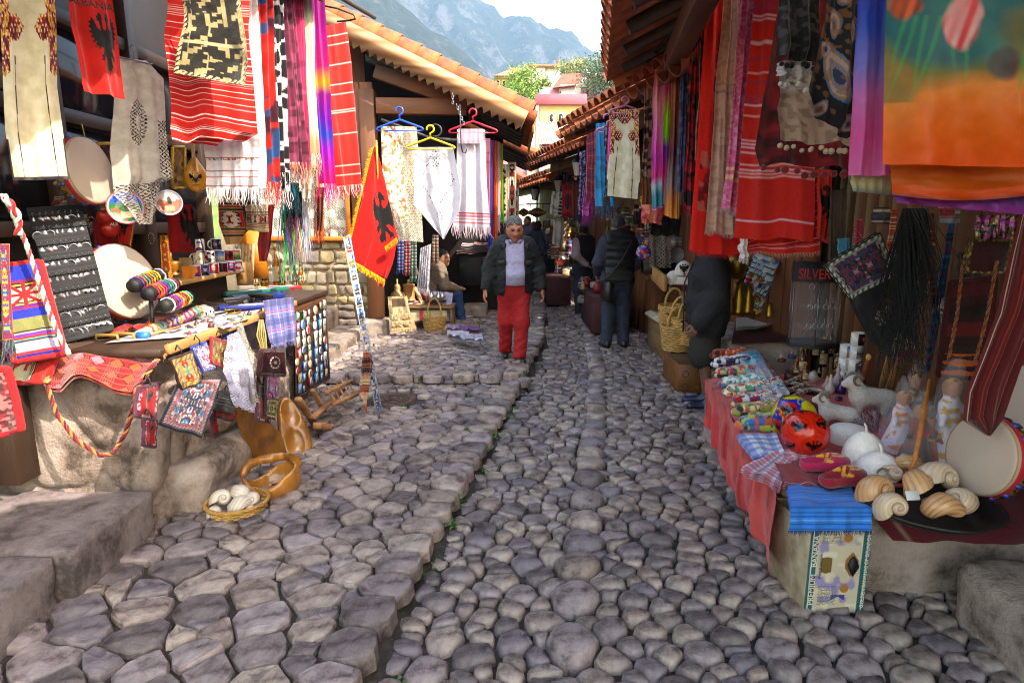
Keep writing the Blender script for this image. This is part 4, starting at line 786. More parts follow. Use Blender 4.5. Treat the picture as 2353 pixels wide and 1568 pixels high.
def pouch(name,label,cat,uv,Y,pat,mt=CLOTH,th=.012,group=None,nu=50,nv=60,amp=.006,trim=None,**k):
 Y=[Y]*4 if np.isscalar(Y)else Y;q=[P(u,v,y)for(u,v),y in zip(uv,Y)];t=thing(name,label,cat,(q[2]+q[3])/2,group=group);m=sheet(q,pat,nu,nv,1.2,amp,int(sum(uv[0])),thick=th,**k);n3=m.n3;A=m.P;part('panel',m,mt,t)
 e=np.vstack([A[0],A[1:,-1],A[-1,::-1][1:],A[::-1,0][1:-1]])-n3*th/2;m=MB();m.tube(e,th*.62,6,hx(trim or '3a1418'),closed=True);part('piping',m,CLOTH,t);t['n3']=list(n3);return t
# striped wool bags at the far left
def kil(s,t,w,h):
 o=bands([(0,'1c2cae'),(.17,'1c2cae')])(s,t,w,h);L=[(.17,.20,'7a1a48'),(.20,.215,'15101a'),(.215,.23,'c8a838'),(.23,.25,'15101a'),(.25,.40,'cdc4a8'),(.40,.415,'15101a'),(.415,.43,'c8a838'),(.43,.46,'5a1a80'),(.46,.48,'a8202a'),(.48,.57,'1a2cb4'),(.57,.70,'7a7a48'),(.70,.72,'15101a'),(.72,.735,'b8a890'),(.735,.76,'6a28a0'),(.76,.785,'c82a20'),(.785,.80,'2a9a90'),(.80,.82,'3a0a18'),(.82,.92,'b0a0c8'),(.92,.95,'c82a30'),(.95,1.01,'1a1a80')]
 for a,b,c in L:o=np.where(((t>=a)&(t<b))[:,None],hx(c),o)
 x=(s-.42)*w;y=(t-.325)*h;q=np.maximum(np.abs(x),np.abs(y));st=(np.abs(np.abs(x)-np.abs(y))<.010)&(q<.052)|(np.abs(x)<.007)&(np.abs(y)<.06)|(np.abs(y)<.007)&(np.abs(x)<.05);return np.where(st[:,None],hx('b81820'),o)
pouch('woven_bag','striped wool shoulder bag with blue bands and a red star','bag',[(8,610),(92,600),(150,810),(34,830)],(2.95,3.05,2.95,2.85),kil,WOOL,.03,nu=70,nv=130,amp=.012,trim='b02028')
one('braided_strap',braid([P(2,448,2.9),P(20,470,2.9),P(60,560,2.95),P(100,680,2.95),P(130,760,2.9),P(160,815,2.9)],.011,['c8d0c0','a83040','90a890'],160),WOOL,'green and white braided strap of the striped wool bag','strap')
one('braided_strap',braid([P(10,450,2.85),P(28,470,2.85),P(44,500,2.86),P(40,540,2.86)],.014,['d8d0c8','c01820'],50),WOOL,'red and white braided strap knotted at the far left','strap')
hang('woven_band','narrow patterned woven band hanging at the left picture edge','band',(-6,20,560,6,30,780),2.75,rug('b89a40',['7a1a50','2a4a90','a82030'],60,4,.2),WOOL,nu=24,nv=90,folds=1,amp=.006,fr=(.10,30,['3a2a70','6a2030','3a7a50'],.006,4))
pouch('knitted_bag','dark red knitted bag with braided red edging near the floor','bag',[(-40,850),(10,850),(45,985),(-40,1012)],2.6,spots(stripes('4a0a12',[(.0,.0,'000000')]),['8a1a24','b86868'],60,4,.55),WOOL,.03,trim='b81c24',nu=40,nv=60)
m=MB();m.box(P(8,985,2.95),(.2,.14,.55));one('timber_post',m,DARKW,'dark timber post foot at the left end of the counter','post')
def starp(s,t,w,h):
 o=full('cfc4a0',len(s));x=(s-.27)*w;y=(t-.5)*h;st=(np.abs(np.abs(x)-np.abs(y)*1.1)<.011)&(np.maximum(np.abs(x),np.abs(y))<.055)|(np.abs(x)<.008)&(np.abs(y)<.06)|(np.abs(y)<.008)&(np.abs(x)<.06)
 o=np.where(st[:,None],hx('c8201c'),o)
 for a,b,c in((.50,.54,'15121a'),(.54,.57,'d08a18'),(.57,.60,'15121a'),(.60,.63,'c8b890'),(.63,.66,'3a1030'),(.66,1.1,'c01a10')):o=np.where(((s>=a)&(s<b))[:,None],hx(c),o)
 return o
pouch('woven_pouch','cream wool pouch with a red star and yellow stripes on the counter end','pouch',[(62,772),(138,782),(100,876),(26,876)],(3.06,3.0,2.92,2.95),starp,WOOL,.025,nu=80,nv=60,amp=.01,trim='c02020')
def redbag(s,t,w,h):
 o=full('8a1216',len(s));y=t*h;x=s*w;k=((y*10)%1);d=np.abs(((x*9)%1)-.5)+np.abs(((y*13)%1)-.5);o=np.where((d<.36)[:,None],mixc(full('b8481c',len(s)),hx('c86878'),noise(np.c_[np.floor(x*9),np.floor(y*13)],3)>.5),o);o=np.where((np.abs(d-.42)<.05)[:,None],hx('3a0608'),o)
 g=(t>.62)&(((x*75)%1<.16)|((y*60)%1<.14));return np.where(g[:,None],hx('a04840'),o)
rb=thing('woven_shoulder_bag','red woven shoulder bag with diamonds draped over the counter front','bag',P(240,880,2.95));Lq=[P(150,788,3.3),P(128,812,3.06),P(108,880,2.93)];Rq=[P(395,786,3.3),P(352,830,3.06),P(312,895,2.93)]
m=sheet({'L':Lq,'R':Rq},redbag,130,90,1.3,.016,5,thick=.02,shape=lambda A,s,t:A+np.stack([0*s,-.02*np.sin(t*pi),.055*np.sin(np.clip((s-.12)/.62,0,1)*pi)*np.clip((t-.7)/.3,0,1)],-1));part('bag',m,WOOL,rb)
part('braided_rope',braid([P(106,880,2.93),P(130,950,2.9),P(175,1010,2.88),P(230,1046,2.87),P(262,1040,2.87),P(290,990,2.88),P(308,930,2.9),P(314,890,2.92)],.0105,['5a0c18','c87830','8a1a1a'],170),WOOL,rb)
part('braided_rope',braid([P(106,880,2.92),P(125,825,3.0),P(160,795,3.2)],.012,['c87830','e0a860','8a1a1a'],50),WOOL,rb);part('braided_rope',braid([P(314,890,2.92),P(352,838,3.0),P(390,792,3.25)],.012,['5a0c18','c87830','8a1a1a'],50),WOOL,rb)
part('tassel',fringe(np.array([P(385,788,3.2),P(372,812,3.1)]),P(405,830,3.05)-P(385,795,3.2),.07,60,['d89a58','c8503a','e0b878'],.004,4,.6),WOOL,rb);part('tassel',fringe(np.array([P(150,790,3.2),P(128,822,3.1)]),np.array([-.1,-.3,-.2]),.06,50,['d89a58','c8503a'],.004,5,.8),WOOL,rb)
# earring board
EB=thing('earring_board','black fabric display board covered in rows of silver earrings','display board',P(205,780,3.3));Q=[P(60,478,3.48),P(186,469,3.66),P(262,758,3.35),P(146,789,3.2)]
m=sheet(Q,stripes('0c0c10',[(.0,.004,'24242a')],.014),40,150,1,.003,2,thick=.02);EBP=m.P;EBN=m.n3;part('board',m,vmat('ribbed',.7,.6,120.,0.,.1),EB)
for tt_ in(.07,.18,.30,.41,.53,.65,.78,.90):i=int(tt_*149);m=MB();m.tube(EBP[i]+EBN*.006,.004,5);part('cord_row',m,BLACK,EB)
def earring(k):
 m=MB();S=hx('8a8a92');m.tube([(0,0,0),(.003,-.003,.006),(0,-.005,.010),(-.003,-.003,.004),(0,0,-.012)],.0012,4,S);L=.012
 if k==0:m.lathe([(0,-.002),(.014,-.002),(.016,0),(.014,.002),(0,.002)],14,T((0,0,-.028),0,pi/2),S);m.ball((0,-.003,-.028),.005,6,None,hx('b01830'))
 if k==1:m.lathe([(0,-.06),(.011,-.048),(.012,-.04),(.003,-.012)],10,T(s=(1,.4,1)),S);m.ball((0,-.004,-.045),.005,6,None,hx('2a7a5a'))
 if k==2:a=np.linspace(0,2*pi,19)[:-1];m.tube(np.stack([np.cos(a)*.017,0*a,np.sin(a)*.017-.03],-1),.0032,5,S,None,True)
 if k==3:a=np.linspace(0,2*pi,19)[:-1];m.tube(np.stack([np.cos(a)*.012*(1-.45*np.sin(a)),0*a,np.sin(a)*.026-.038],-1),.003,5,S,None,True)
 if k==4:m.lathe([(0,-.0015),(.02,-.0015),(.02,.0015),(0,.0015)],16,T((0,0,-.032),0,pi/2),hx('b0aaa8'));m.ball((0,-.002,-.028),.007,8,None,hx('101014'))
 if k==5:
  m.lathe([(0,-.034),(.013,-.03),(.013,-.024),(.004,-.012)],10,T(s=(1,.4,1)),S)
  for q in(-.008,0,.008):m.tube([(q,0,-.03),(q,0,-.046)],.0012,4,S);m.ball((q,0,-.048),.0028,6,None,hx('4a90b0' if q==0 else 'c0c0c8'))
 return m.mesh('earring',vmat('trinket',.28,.2,60.,0.,0.,.2,.65))
ER=[earring(k)for k in range(6)];ERL=['round silver disc earring with a red stone','silver drop earring with a green stone','plain silver hoop earring','open teardrop silver earring','pale shell disc earring with dark eye','silver earring with three dangling beads']
r=random.Random(4);OD='first second third fourth fifth sixth seventh eighth ninth tenth'.split();CO=['the top','the second','the third','the fourth','the fifth','the sixth','the seventh','the lowest']
for ri,tt_ in enumerate((.07,.18,.30,.41,.53,.65,.78,.90)):
 for k in range(8):
  s_=.10+.80*k/7 if ri<6 else .18+.7*k/7+(.04 if ri==7 else 0);kd=r.choice((0,1,5,0,1,2))if ri<5 else r.choice((3,1,2,4,0));p=EBP[int(tt_*149),int(s_*39)]+EBN*.014
  kd=kd if ri<7 else(3 if k==0 else 4 if k>4 else 2)
  o=one('earring',ER[kd],None,ERL[kd]+', %s row, %s from the left'%(CO[ri][4:],OD[k]),'earring','earrings on the black board',p,.55+r.uniform(-.3,.3));o.scale=(r.uniform(1.1,1.35)+.3*(ri>5),)*3
# boxing gloves, pennant, tapestry bags behind the mugs
def mini(name,label,cat,fn,lo,hi,h,mt,M,par=None,pname='body'):
 V,F=smesh(fn,lo,hi,h);m=MB();m.add(V,F,None,M);t=par or thing(name,label,cat,M[:3,3]);part(pname,m,mt,t);return t
for k,(u,v)in enumerate(((242,500),(252,530))):
 t=mini('boxing_glove',('upper','lower')[k]+' of two red and black miniature boxing gloves','boxing glove',lambda p:sm([np.linalg.norm(p/np.array([.045,.035,.04]),axis=1)*.037-.037,rc(p,(.01,0,0),(.05,0,.05),.028,.024),rc(p,(-.02,-.02,.02),(.01,-.02,.03),.015,.012)],.012),(-.08,-.08,-.08),(.1,.08,.1),.009,mat('b8240f',.35,10,.1,.05,coat=.3),T(P(u,v,3.9),.6));
 m=MB();m.tube([(.045,0,.045),(.085,0,.085)],.03,10,None,T(P(u,v,3.9),.6));part('cuff',m,BLACK,t)
 if k:lettering('ALB',mat('c8c8d0',.5,9,.1,0),.026,frame(P(262,515,3.83),(.9,.3,.05),(-.2,-1,0)),t)
pn=hang('pennant_','small red eagle pennant with yellow fringe behind the earring board','pennant',{'L':[(262,505),(275,560)],'R':[(308,498),(298,562)]},3.95,eagle(solid('b8180f'),(.2,.8,.0,.7)),nu=40,nv=50,amp=.008)
for(a,b)in(((263,505),(276,560)),((308,498),(298,562))):part('fringe',fringe(np.array([P(*a,3.93),P(*b,3.93)]),(.2,-.2,-1),.035,60,['d8a018','e0b030'],.005,3),CLOTH,pn)
hang('red_flag','red flag with part of a black eagle pinned behind the mugs','flag',(385,440,470,380,470,580),4.75,eagle(solid('a80f14','8a0c10'),(.4,1.25,.05,1.0)),nu=70,nv=60,folds=2,amp=.012)
hang('red_flag','plain red flag cloth behind the large frame drum','flag',(212,290,500,215,300,640),3.98,solid('a0101a','7a0c14'),nu=30,nv=40,folds=2,amp=.012)
tap=lambda base:over(over(stripes(base,[(.28,.02,'1a1418'),(.33,.03,'a82028'),(.38,.02,'1a1418'),(.72,.02,'1a1418'),(.78,.03,'a82028'),(.84,.02,'1a1418')]),rug('cdc4b0',['b01c20','1a1418'],45,3,0),(0,1,.42,.68)),rug(base,['b01c20'],30,3,0),(.0,.0,0,0))
hang('tapestry_bag_','tan tapestry shoulder bag with a curved red pattern band','bag',{'L':[(512,432),(500,470),(500,510),(520,562)],'R':[(540,430),(552,470),(562,520),(545,560)]},4.9,tap('b08a5a'),WOOL,nu=50,nv=60,folds=.8,amp=.015,thick=.03)
hang('tapestry_bag_','small cream tapestry bag with striped bands beside the tan one','bag',{'L':[(562,470),(566,528)],'R':[(612,468),(612,534)]},5.1,tap('c8b890'),WOOL,nu=40,nv=50,folds=.8,amp=.015,thick=.03)
hang('red_ribbon_bag','red cloth bag hanging beside the small cream tapestry bag','bag',{'L':[(600,470),(590,560),(596,600)],'R':[(630,470),(622,560),(612,600)]},5.3,solid('a01018','7a0c14'),WOOL,nu=20,nv=40,folds=2,amp=.015)
# mugs
MUGW=mat('dcdad8',.15,5,.05,0,coat=.5)
def mug(label,p,rz,art,R=.041,H=.096,hand=1,group=None):
 t=thing('mug',label,'mug',p,rz,group);m=MB();m.lathe([(0,.0),(R*.92,0),(R,.004),(R,H),(R-.004,H),(R-.005,.008),(0,.006)],24);part('cup',m,MUGW,t,True);a=np.linspace(-1.35,1.35,10);m=MB()
 m.tube(np.stack([-(R-.004+np.cos(a)*.026),0*a,H*.5+np.sin(a)*.032],-1)*[hand,1,1],.0055,7);part('handle',m,MUGW,t,True);s,q=np.meshgrid(np.linspace(0,1,26),np.linspace(0,1,22));an=-pi/2-1.0+s*2.0
 m=MB();m.grid(np.stack([np.cos(an)*(R+.0008),np.sin(an)*(R+.0008),H*(.93-q*.86)],-1)[:,::1],art(s.ravel(),q.ravel(),1,1));m.f=[x[:,::-1]for x in m.f];part('printed_picture',m,GLAZE,t,True);return t
def portrait(bg,coat,hairc='6a6a70',sk='c89078'):
 def f(s,t,w,h):
  o=full(bg,len(s));x=s-.5;o=np.where((((x/.34)**2+((t-1.02)/.38)**2)<1)[:,None],hx(coat),o);o=np.where((((x/.17)**2+((t-.38)/.25)**2)<1)[:,None],hx(sk),o);return np.where(((((x)/.19)**2+((t-.26)/.2)**2<1)&(t<.3))[:,None],hx(hairc),o)
 return f
ARTS=[('white mug with a portrait in a blue veil, top of the pile',452,512,portrait('cfd0d4','1a2a50','2a50b0')),('white mug with a dark rider statue picture, top of the pile',492,512,spots('3a2a48',['8a90a0','201828'],5,3)),('white mug printed with a sepia emblem and letters',452,548,spots('d4c8b8',['8a6a58','b09078'],6,4)),
  ('white mug with a red heart print',478,546,spots('d8d0d4',['a01820','201418'],4,9)),('mug with a blue sky castle picture',500,542,bands([(0,'2a5ab0'),(.5,'8aa8d0'),(.55,'c8c0b0'),(1,'7a6a58')])),('dark red mug with a black eagle print',520,540,eagle(solid('8a1018'),(.2,.8,.15,.9))),('mug with a mountain town scene at the pile end',538,538,bands([(0,'c82a28'),(.3,'c8b878'),(.6,'4a7a38'),(1,'3a4a28')])),
  ('mug with a man in violet, left end of the bottom row',446,592,portrait('b02838','3a2a90')),('mug with a dark suited man on blue',466,588,portrait('2a58a8','15141c','2a2420')),('mug with a grey haired man on red',488,584,portrait('b02028','4a4848','b0b0b0')),('plum mug with a standing figure',508,580,spots('5a1030',['2a0818'],4,3)),('mug with a white haired man on magenta',526,577,portrait('9a2090','2a2a60','c8c8d0')),('mug with a red shield at the bottom row end',543,574,spots('d4ccd0',['a81820'],3,2))]
SHZ=P(470,630,4.85)[2]
for k,(lb,u,v,ar)in enumerate(ARTS):Y=4.72+(u-440)*.0058-(0 if k<7 else .03);q=P(u,v,Y);row=0 if k>=7 else(1 if k>1 else 2);mug(lb,(q[0],Y,SHZ-.012+.097*row),.45+.1*(k%3),ar,.040,.095,1,'souvenir mugs stacked on the shelf')
# mortar, bracelets, small goods on the counter
q=P(402,632,4.55);t=thing('wooden_mortar','turned golden wooden mortar with pestle on the shelf','mortar',q);m=MB();m.lathe([(0,0),(.035,0),(.036,.012),(.02,.022),(.022,.03),(.045,.055),(.05,.085),(.047,.105),(.04,.105),(.03,.06)],20,T(q));part('bowl',m,mat('a86a12',.3,20,.3,.05,coat=.5),t);m=MB();m.tube([q+[-.01,0,.07],q+[-.02,0,.13],q+[-.028,0,.165]],[.012,.011,.019],10);part('pestle',m,mat('8a5210',.35,20,.3,.05,coat=.4),t)
hang('carved_pendant','carved red and gold hanging ornament at the shelf end','ornament',(366,384,540,372,396,640),4.4,rug('6a3a18',['b8862a','8a1a18'],60,3,.1),PRINT,nu=24,nv=60,folds=.5,amp=.003,thick=.01)
hang('woven_fan','small pale straw fan behind the wooden mortar','fan',{'L':[(410,592),(412,634)],'R':[(440,592),(446,636)]},4.7,solid('b8a078','9a8058',20),nu=16,nv=16,amp=.003,thick=.006)
hang('orange_tag','orange paper tag lying against the mortar','tag',(418,452,612,420,446,640),4.5,solid('c87a20'),PRINT,nu=8,nv=8,amp=.003)
BR=[mat(c,.4,60,.6,.4)for c in('8a1a30','c8581a','5a2a90','c8b8c0','2a8a78','b02078','1a1620','c89a28','6a1a1a')]
def roll(label,a,b,r_,n,core,seed):
 a,b=np.array(a),np.array(b);t=thing('bracelet_roll',label,'bracelet roll',(a+b)/2);m=MB();m.tube([a-(b-a)*.04,a,b,b],[r_*.9,r_,r_,r_*.5],20);part('core',m,core,t);rr=random.Random(seed);ax=b-a;M0=frame(a,np.cross(ax,(0,0,1)),ax)
 for k in range(n):
  z=np.linalg.norm(ax)*(.12+.84*k/n);an=np.linspace(0,2*pi,25)[:-1];w=.006;c=rr.choice(BR);m=MB();R=r_*1.05
  m.tube(np.stack([np.cos(an)*(R+.003*(np.sin(an*12)>0)),np.sin(an)*(R+.003*(np.sin(an*12)>0)),z+.004*np.sin(an*6+k)],-1),w,5,None,M0,True);part('bracelet',m,c,t)
 return t
roll('black roll of purple and pink bracelets, highest of three',P(306,657,3.62),P(372,630,3.95),.040,9,BLACK,1);roll('black roll with orange beaded bracelets, middle of three',P(340,676,3.55),P(400,652,3.92),.040,9,BLACK,2);roll('black roll with red and green bracelets, lowest of three',P(378,703,3.5),P(432,682,3.85),.038,9,BLACK,3)
m=MB();m.beam(P(352,765,3.6),P(346,680,3.62),.02,.02);m.beam(P(325,665,3.68),P(395,698,3.62),.02,.02);m.box(P(352,768,3.6),(.16,.1,.015));one('display_stand',m,BLACK,'black stand carrying the three bracelet rolls','stand')
roll('grey tube with jewelled violet bangles lying on the counter',P(322,768,3.42),P(470,708,4.05),.028,12,mat('9a9896',.5,8,.1,.05),6)
CZ=1.025
def on(u,v,z=CZ):return G(u,v,z)
m=MB();m.grid(np.array([[on(240,790)+[0,0,.006],on(440,775)+[0,0,.006],on(570,735)+[0,0,.006]],[on(420,735)+[0,0,.006],on(470,728)+[0,0,.006],on(600,712)+[0,0,.006]]])[::-1]);one('paper_sheet',m,mat('b0a8b0',.35,5,.2,.3),'pale plastic sheeting under the small goods on the counter','sheet')
for k in range(6):q=on(430+r.uniform(-60,110),758+r.uniform(-14,10));a=r.uniform(0,3);w=r.uniform(.03,.06);one('plastic_bag',sheet([q+[-w,w,.012],q+[w,w,.016],q+[w,-w,.012],q+[-w,-w,.01]],solid(r.choice(['c0b8c8','b8b0b8','cfc8d8','a8a0b0'])),8,8,1.5,.006,k),FOIL,['clear','pinkish','pale violet','folded','shiny','small grey'][k]+' crumpled bag of trinkets lying on the plastic sheeting','bag','clear bags on the counter')
for k,(u,v,R)in enumerate(((505,727,.045),(532,722,.06),(478,741,.035),(545,738,.03))):m=MB();a=np.linspace(0,2*pi,25)[:-1];q=on(u,v)+[0,0,.02];m.tube(q+np.stack([np.cos(a)*R,np.sin(a)*R,.008*np.sin(a)],-1),.007,6,None,None,True);one('bangle',m,BRASS if k==1 else SILVER,['slim silver bangle beside the white pierced pot','wide brass bangle on the counter edge','small silver bangle near the sheeting edge','tiny silver bangle near the batten'][k],'bangle')
q=on(470,733);t=thing('pierced_pot','round white ceramic pot with pierced leaf holes','pot',q);m=MB();m.lathe([(0,0),(.04,0),(.062,.02),(.066,.045),(.055,.075),(.035,.085),(.03,.08),(.05,.06)],26,T(q));part('body',m,mat('b8b4b0',.5,30,.2,.2),t);m=MB()
for k in range(14):a=k/14*2*pi;m.ball((.064*math.cos(a),.064*math.sin(a),.045+.012*(k%2)),(.007,.007,.012),6,T(q))
part('leaf_hole',m,BLACK,t)
def pistol(label,q,rz,mt):
 t=thing('toy_pistol',label,'replica pistol',q,rz);m=MB();m.box((0,0,.085),(.20,.022,.028));m.box((-.02,0,.066),(.13,.02,.014));part('barrel',m,mt,t,True);m=MB();m.beam((.06,0,.07),(.085,0,.0),.024,.04);part('grip',m,mt,t,True);m=MB();m.tube([(.0,0,.06),(.0,0,.04),(.03,0,.035),(.045,0,.055)],.003,5);part('trigger_guard',m,mt,t,True);m=MB();m.tube([(-.06,0,.06),(-.06,0,.0)],.004,5);m.box((-.06,0,.004),(.07,.05,.008));part('stand',m,BLACK,t,True)
pistol('small black replica pistol on a stand',on(645,702)+np.array([-.13,-.05,.0]),pi-.1,mat('2a241e',.35,20,.4,.2,metal=.5));pistol('long black replica pistol lying beside the pot',on(545,712),.9,IRON)
def kbox(label,u0,v0,u1,v1,dep,h,cin,cout,seed,zoff=0):
 a,b=on(u0,v0,CZ+zoff),on(u1,v1,CZ+zoff);t=thing('knife_box',label,'gift box',(a+b)/2,group='long gift boxes with replica knives');L=np.linalg.norm(b-a);M=frame((a+b)/2,b-a,(0,0,1));m=MB();m.box((0,dep/2,.006),(L,dep,.008),M);part('base',m,mat(cin,.5,9,.1,.05),t)
 for cx_,cy_,w,d in((0,0,L,.006),(0,dep,L,.006),(-L/2,dep/2,.006,dep),(L/2,dep/2,.006,dep)):m=MB();m.box((cx_,cy_,h/2+.004),(w,d,h),M,.002);part('side',m,mat(cout,.45,9,.2,.05),t)
 m=MB();m.tube([(-L*.42,dep*.5,.03),(-L*.1,dep*.45,.032),(L*.2,dep*.5,.03),(L*.44,dep*.55,.03)],[.004,.012,.014,.003],8,None,M);part('knife',m,SILVER if seed%2 else mat('6a2a18',.4,9,.3,.1),t)
kbox('red lined gift box with a curved replica knife, nearest',505,716,632,708,.09,.035,'a81820','20308a',1);kbox('blue box with dark lining behind the red lined box',540,694,656,684,.09,.045,'4a3a38','2a3f90',2);kbox('green edged box holding a replica dagger',520,682,665,668,.08,.035,'b0a8a0','1f6a58',3,.01);kbox('small red box at the far end of the gift boxes',622,668,692,664,.08,.03,'c06a30','a01c20',5)
def bottle(label,q,H,R,liq,cap,lab,group=None,glass=None):
 t=thing('bottle',label,'bottle',q,group=group);m=MB();m.lathe([(0,.003),(R*.9,0),(R,.006),(R,H*.52),(R*.8,H*.62),(R*.36,H*.72),(R*.33,H*.9),(0,H*.9)],20);part('glass',m,mat(liq,.08,4,.2,0,trans=.75,coat=.3),t,True)
 m=MB();m.lathe([(R*.36,H*.86),(R*.39,H*.86),(R*.39,H),(0,H)],14);part('cap',m,mat(cap,.35,9,.1,.05),t,True);a=np.linspace(-pi/2-1.1,-pi/2+1.1,14);z=np.linspace(H*.1,H*.45,10);A,Z=np.meshgrid(a,z);m=MB();m.grid(np.stack([np.cos(A)*(R+.001),np.sin(A)*(R+.001),Z],-1)[::-1],spots(lab,['b89a3a','c8c0b0'],8,3,.62)(A.ravel()*.3,Z.ravel()*9,1,1));m.f=[x[:,::-1]for x in m.f];part('label',m,PRINT,t,True);return t
AMB='c87a10'
for lb,u,v,hp,R,lq,cp,la in(('tall amber brandy bottle with a black cap',609,655,100,.040,AMB,'15141a','1a1610'),('amber bottle with a gold cap behind the tall one',637,652,88,.036,AMB,'b88a2a','c8b898'),('small amber bottle with dark red label',649,655,60,.030,AMB,'8a4a20','2a1010'),('clear spirit bottle with a pink cap',674,650,66,.028,'c8c8c0','c08a90','d0c8c0'),('small amber flask nearest the corner',679,657,46,.027,AMB,'7a3a18','15151a'),('small amber flask at the counter end',692,652,48,.026,AMB,'7a3a18','1a1a20')):
 q=on(u,v+2,CZ);s_=np.linalg.norm(q-np.array([0,0,CAM_H]))/1400;bottle(lb,q,hp*s_*.98,R*1.1,lq,cp,la,'drink bottles on the left counter')
fl=thing('table_flag','small red table flag on a brass stand','flag',on(588,655));a=on(588,655);m=MB();m.tube([a,a+[-.01,0,.30]],.004,6);part('staff',m,BRASS,fl);m=MB();m.lathe([(0,0),(.035,0),(.03,.012),(.008,.03)],16,T(a));part('foot',m,BRASS,fl);part('cloth',sheet([a+[-.01,0,.29],a+[-.005,0,.285],a+[.06,0,.08],a+[-.06,0,.06]],solid('b81a12'),20,30,1,.01),CLOTH,fl)
t=thing('toy_house','orange wooden house shaped key board behind the flag','key board',P(590,640,5.6));a=P(582,640,5.6);m=MB();m.prism([(-.09,0),(.13,0),(.13,.36),(.03,.47),(-.09,.36)],.02,np.array([[.95,0,.3,a[0]],[.3,0,-.95,5.6],[0,1,0,a[2]],[0,0,0,1.]]));part('board',m,mat('c8761e',.5,9,.2,.05),t);m=MB()
for k in range(5):m.tube([(-.06+.04*k,-.02,.15),(-.06+.04*k,-.03,.13)],.004,5,None,T(a))
part('hook',m,BRASS,t)
hang('paper_bag','pale printed paper bag behind the mugs','bag',(545,585,560,545,582,640),5.55,spots('cfc09a',['a88a58'],40,4,.62),nu=20,nv=20,amp=.008)
# small things on the near counter
for k,(u,v,c)in enumerate(((262,772,'b82a20'),(300,762,'a81a18'),(358,752,'b01818'))):q=on(u,v)+[0,0,.012];one('cloth_pouch',sheet([q+[-.07,.05,.02],q+[.07,.06,.025],q+[.08,-.05,.01],q+[-.06,-.05,.01]],solid(c,'7a1010'),14,14,1.3,.012,k,thick=.012),CLOTH,['crumpled red pouch beside the brass clamp','red and blue pouch behind the clamps','flat red pouch behind the bangle tube'][k],'pouch','red pouches on the counter')
for k,(u,v)in enumerate(((255,782),(292,778))):m=MB();q=on(u,v);m.tube([q+[-.08,0,.005],q+[-.075,0,.03],q+[.05,-.02,.032],q+[.055,-.02,.004]],.009,8);one('wooden_clamp',m,mat('9a7a3a',.45,12,.3,.1),('left','right')[k]+'most of two bent wooden handles on the counter','handle','bent wooden handles')
m=MB();q=on(330,778);m.tube([q+[-.03,0,.018],q+[.03,0,.018]],.022,12);one('blue_roll',m,mat('1a6ab8',.4,9,.1,.05),'small bright blue tape roll on the counter','tape roll');m=MB();q=on(345,776);m.tube([q+[0,0,.02],on(415,757)+[0,0,.02]],.007,7);one('wooden_spoon',m,PINE,'thin wooden stick lying beside the blue roll','stick')
# ---- goods hung along the street side of the counter
xs=-1.70
def side(uv,x=xs):return[PX(u,v,x)for u,v in uv]
def spouch(name,label,cat,uv,pat,x=xs,mt=CLOTH,th=.014,group='pouches hung along the counter',trim='3a1418',**k):
 q=side(uv,x)if np.isscalar(x)else[PX(u,v,a)for(u,v),a in zip(uv,x)];t=thing(name,label,cat,(q[2]+q[3])/2,group=group);m=sheet(q,pat,k.pop('nu',56),k.pop('nv',66),1.2,.006,int(uv[0][0]),thick=th,**k);A=m.P;n3=m.n3;part('panel',m,mt,t);e=np.vstack([A[0],A[1:,-1],A[-1,::-1][1:],A[::-1,0][1:-1]])-n3*th/2;m=MB();m.tube(e,th*.6,6,hx(trim),closed=True);part('piping',m,CLOTH,t)
 c=q[0]*.5+q[1]*.5;m=MB();m.tube([c,c+[.0,0,.03],c+[-.02,0,.055],c+[-.03,0,.03]],.004,5);part('hook',m,IRON,t);return t
spouch('carpet_pouch','turquoise and gold carpet pouch with a red medallion','pouch',[(393,826),(441,808),(465,875),(420,894)],rug('b8903a',['a81c20','2a98a8','d0b060'],26,3,.16,['8a6a20','c8a850']),-1.66)
spouch('carpet_pouch','blue flowered carpet pouch left of the gold one','pouch',[(442,800),(476,786),(500,842),(468,855)],rug('a8b0d0',['2a3a9a','b02838','e0dce8'],60,6,.06),-1.70,trim='1a3aa0')
spouch('carpet_pouch','gold carpet pouch with a red oval medallion','pouch',[(486,775),(532,786),(520,846),(484,830)],rug('8a7028',['9a1a1c','b89a48','5a4a18'],34,9,.1),-1.69,trim='a02020')
spouch('carpet_pouch','maroon carpet pouch behind the gold one','pouch',[(520,775),(548,785),(532,842),(516,838)],rug('4a2030',['8a5058','2a3a80'],50,4,.1),-1.75,trim='2a4ab0')
spouch('booklet','bright blue printed booklet hanging among the pouches','booklet',[(512,764),(538,760),(560,792),(532,812)],stripes('1a5ab8',[(.3,.06,'c8d8e8'),(.7,.03,'a8c8e0'),(.8,.03,'a8c8e0')]),-1.80,PRINT,.006,trim='1a5ab8')
spouch('carpet_mat','large navy carpet piece with a pale floral medallion','carpet',[(416,870),(510,868),(465,1000),(368,972)],rug('1f1a3a',['a83848','b8a890','3a78a8','d8ccc0'],30,14,.1,['8a3040','a89a88'],2.5),(-1.70,-1.66,-1.55,-1.60),WOOL,.012,nu=110,nv=120,trim='15142a')
AL=mat('d0a8a8',.7,9,.1,0)
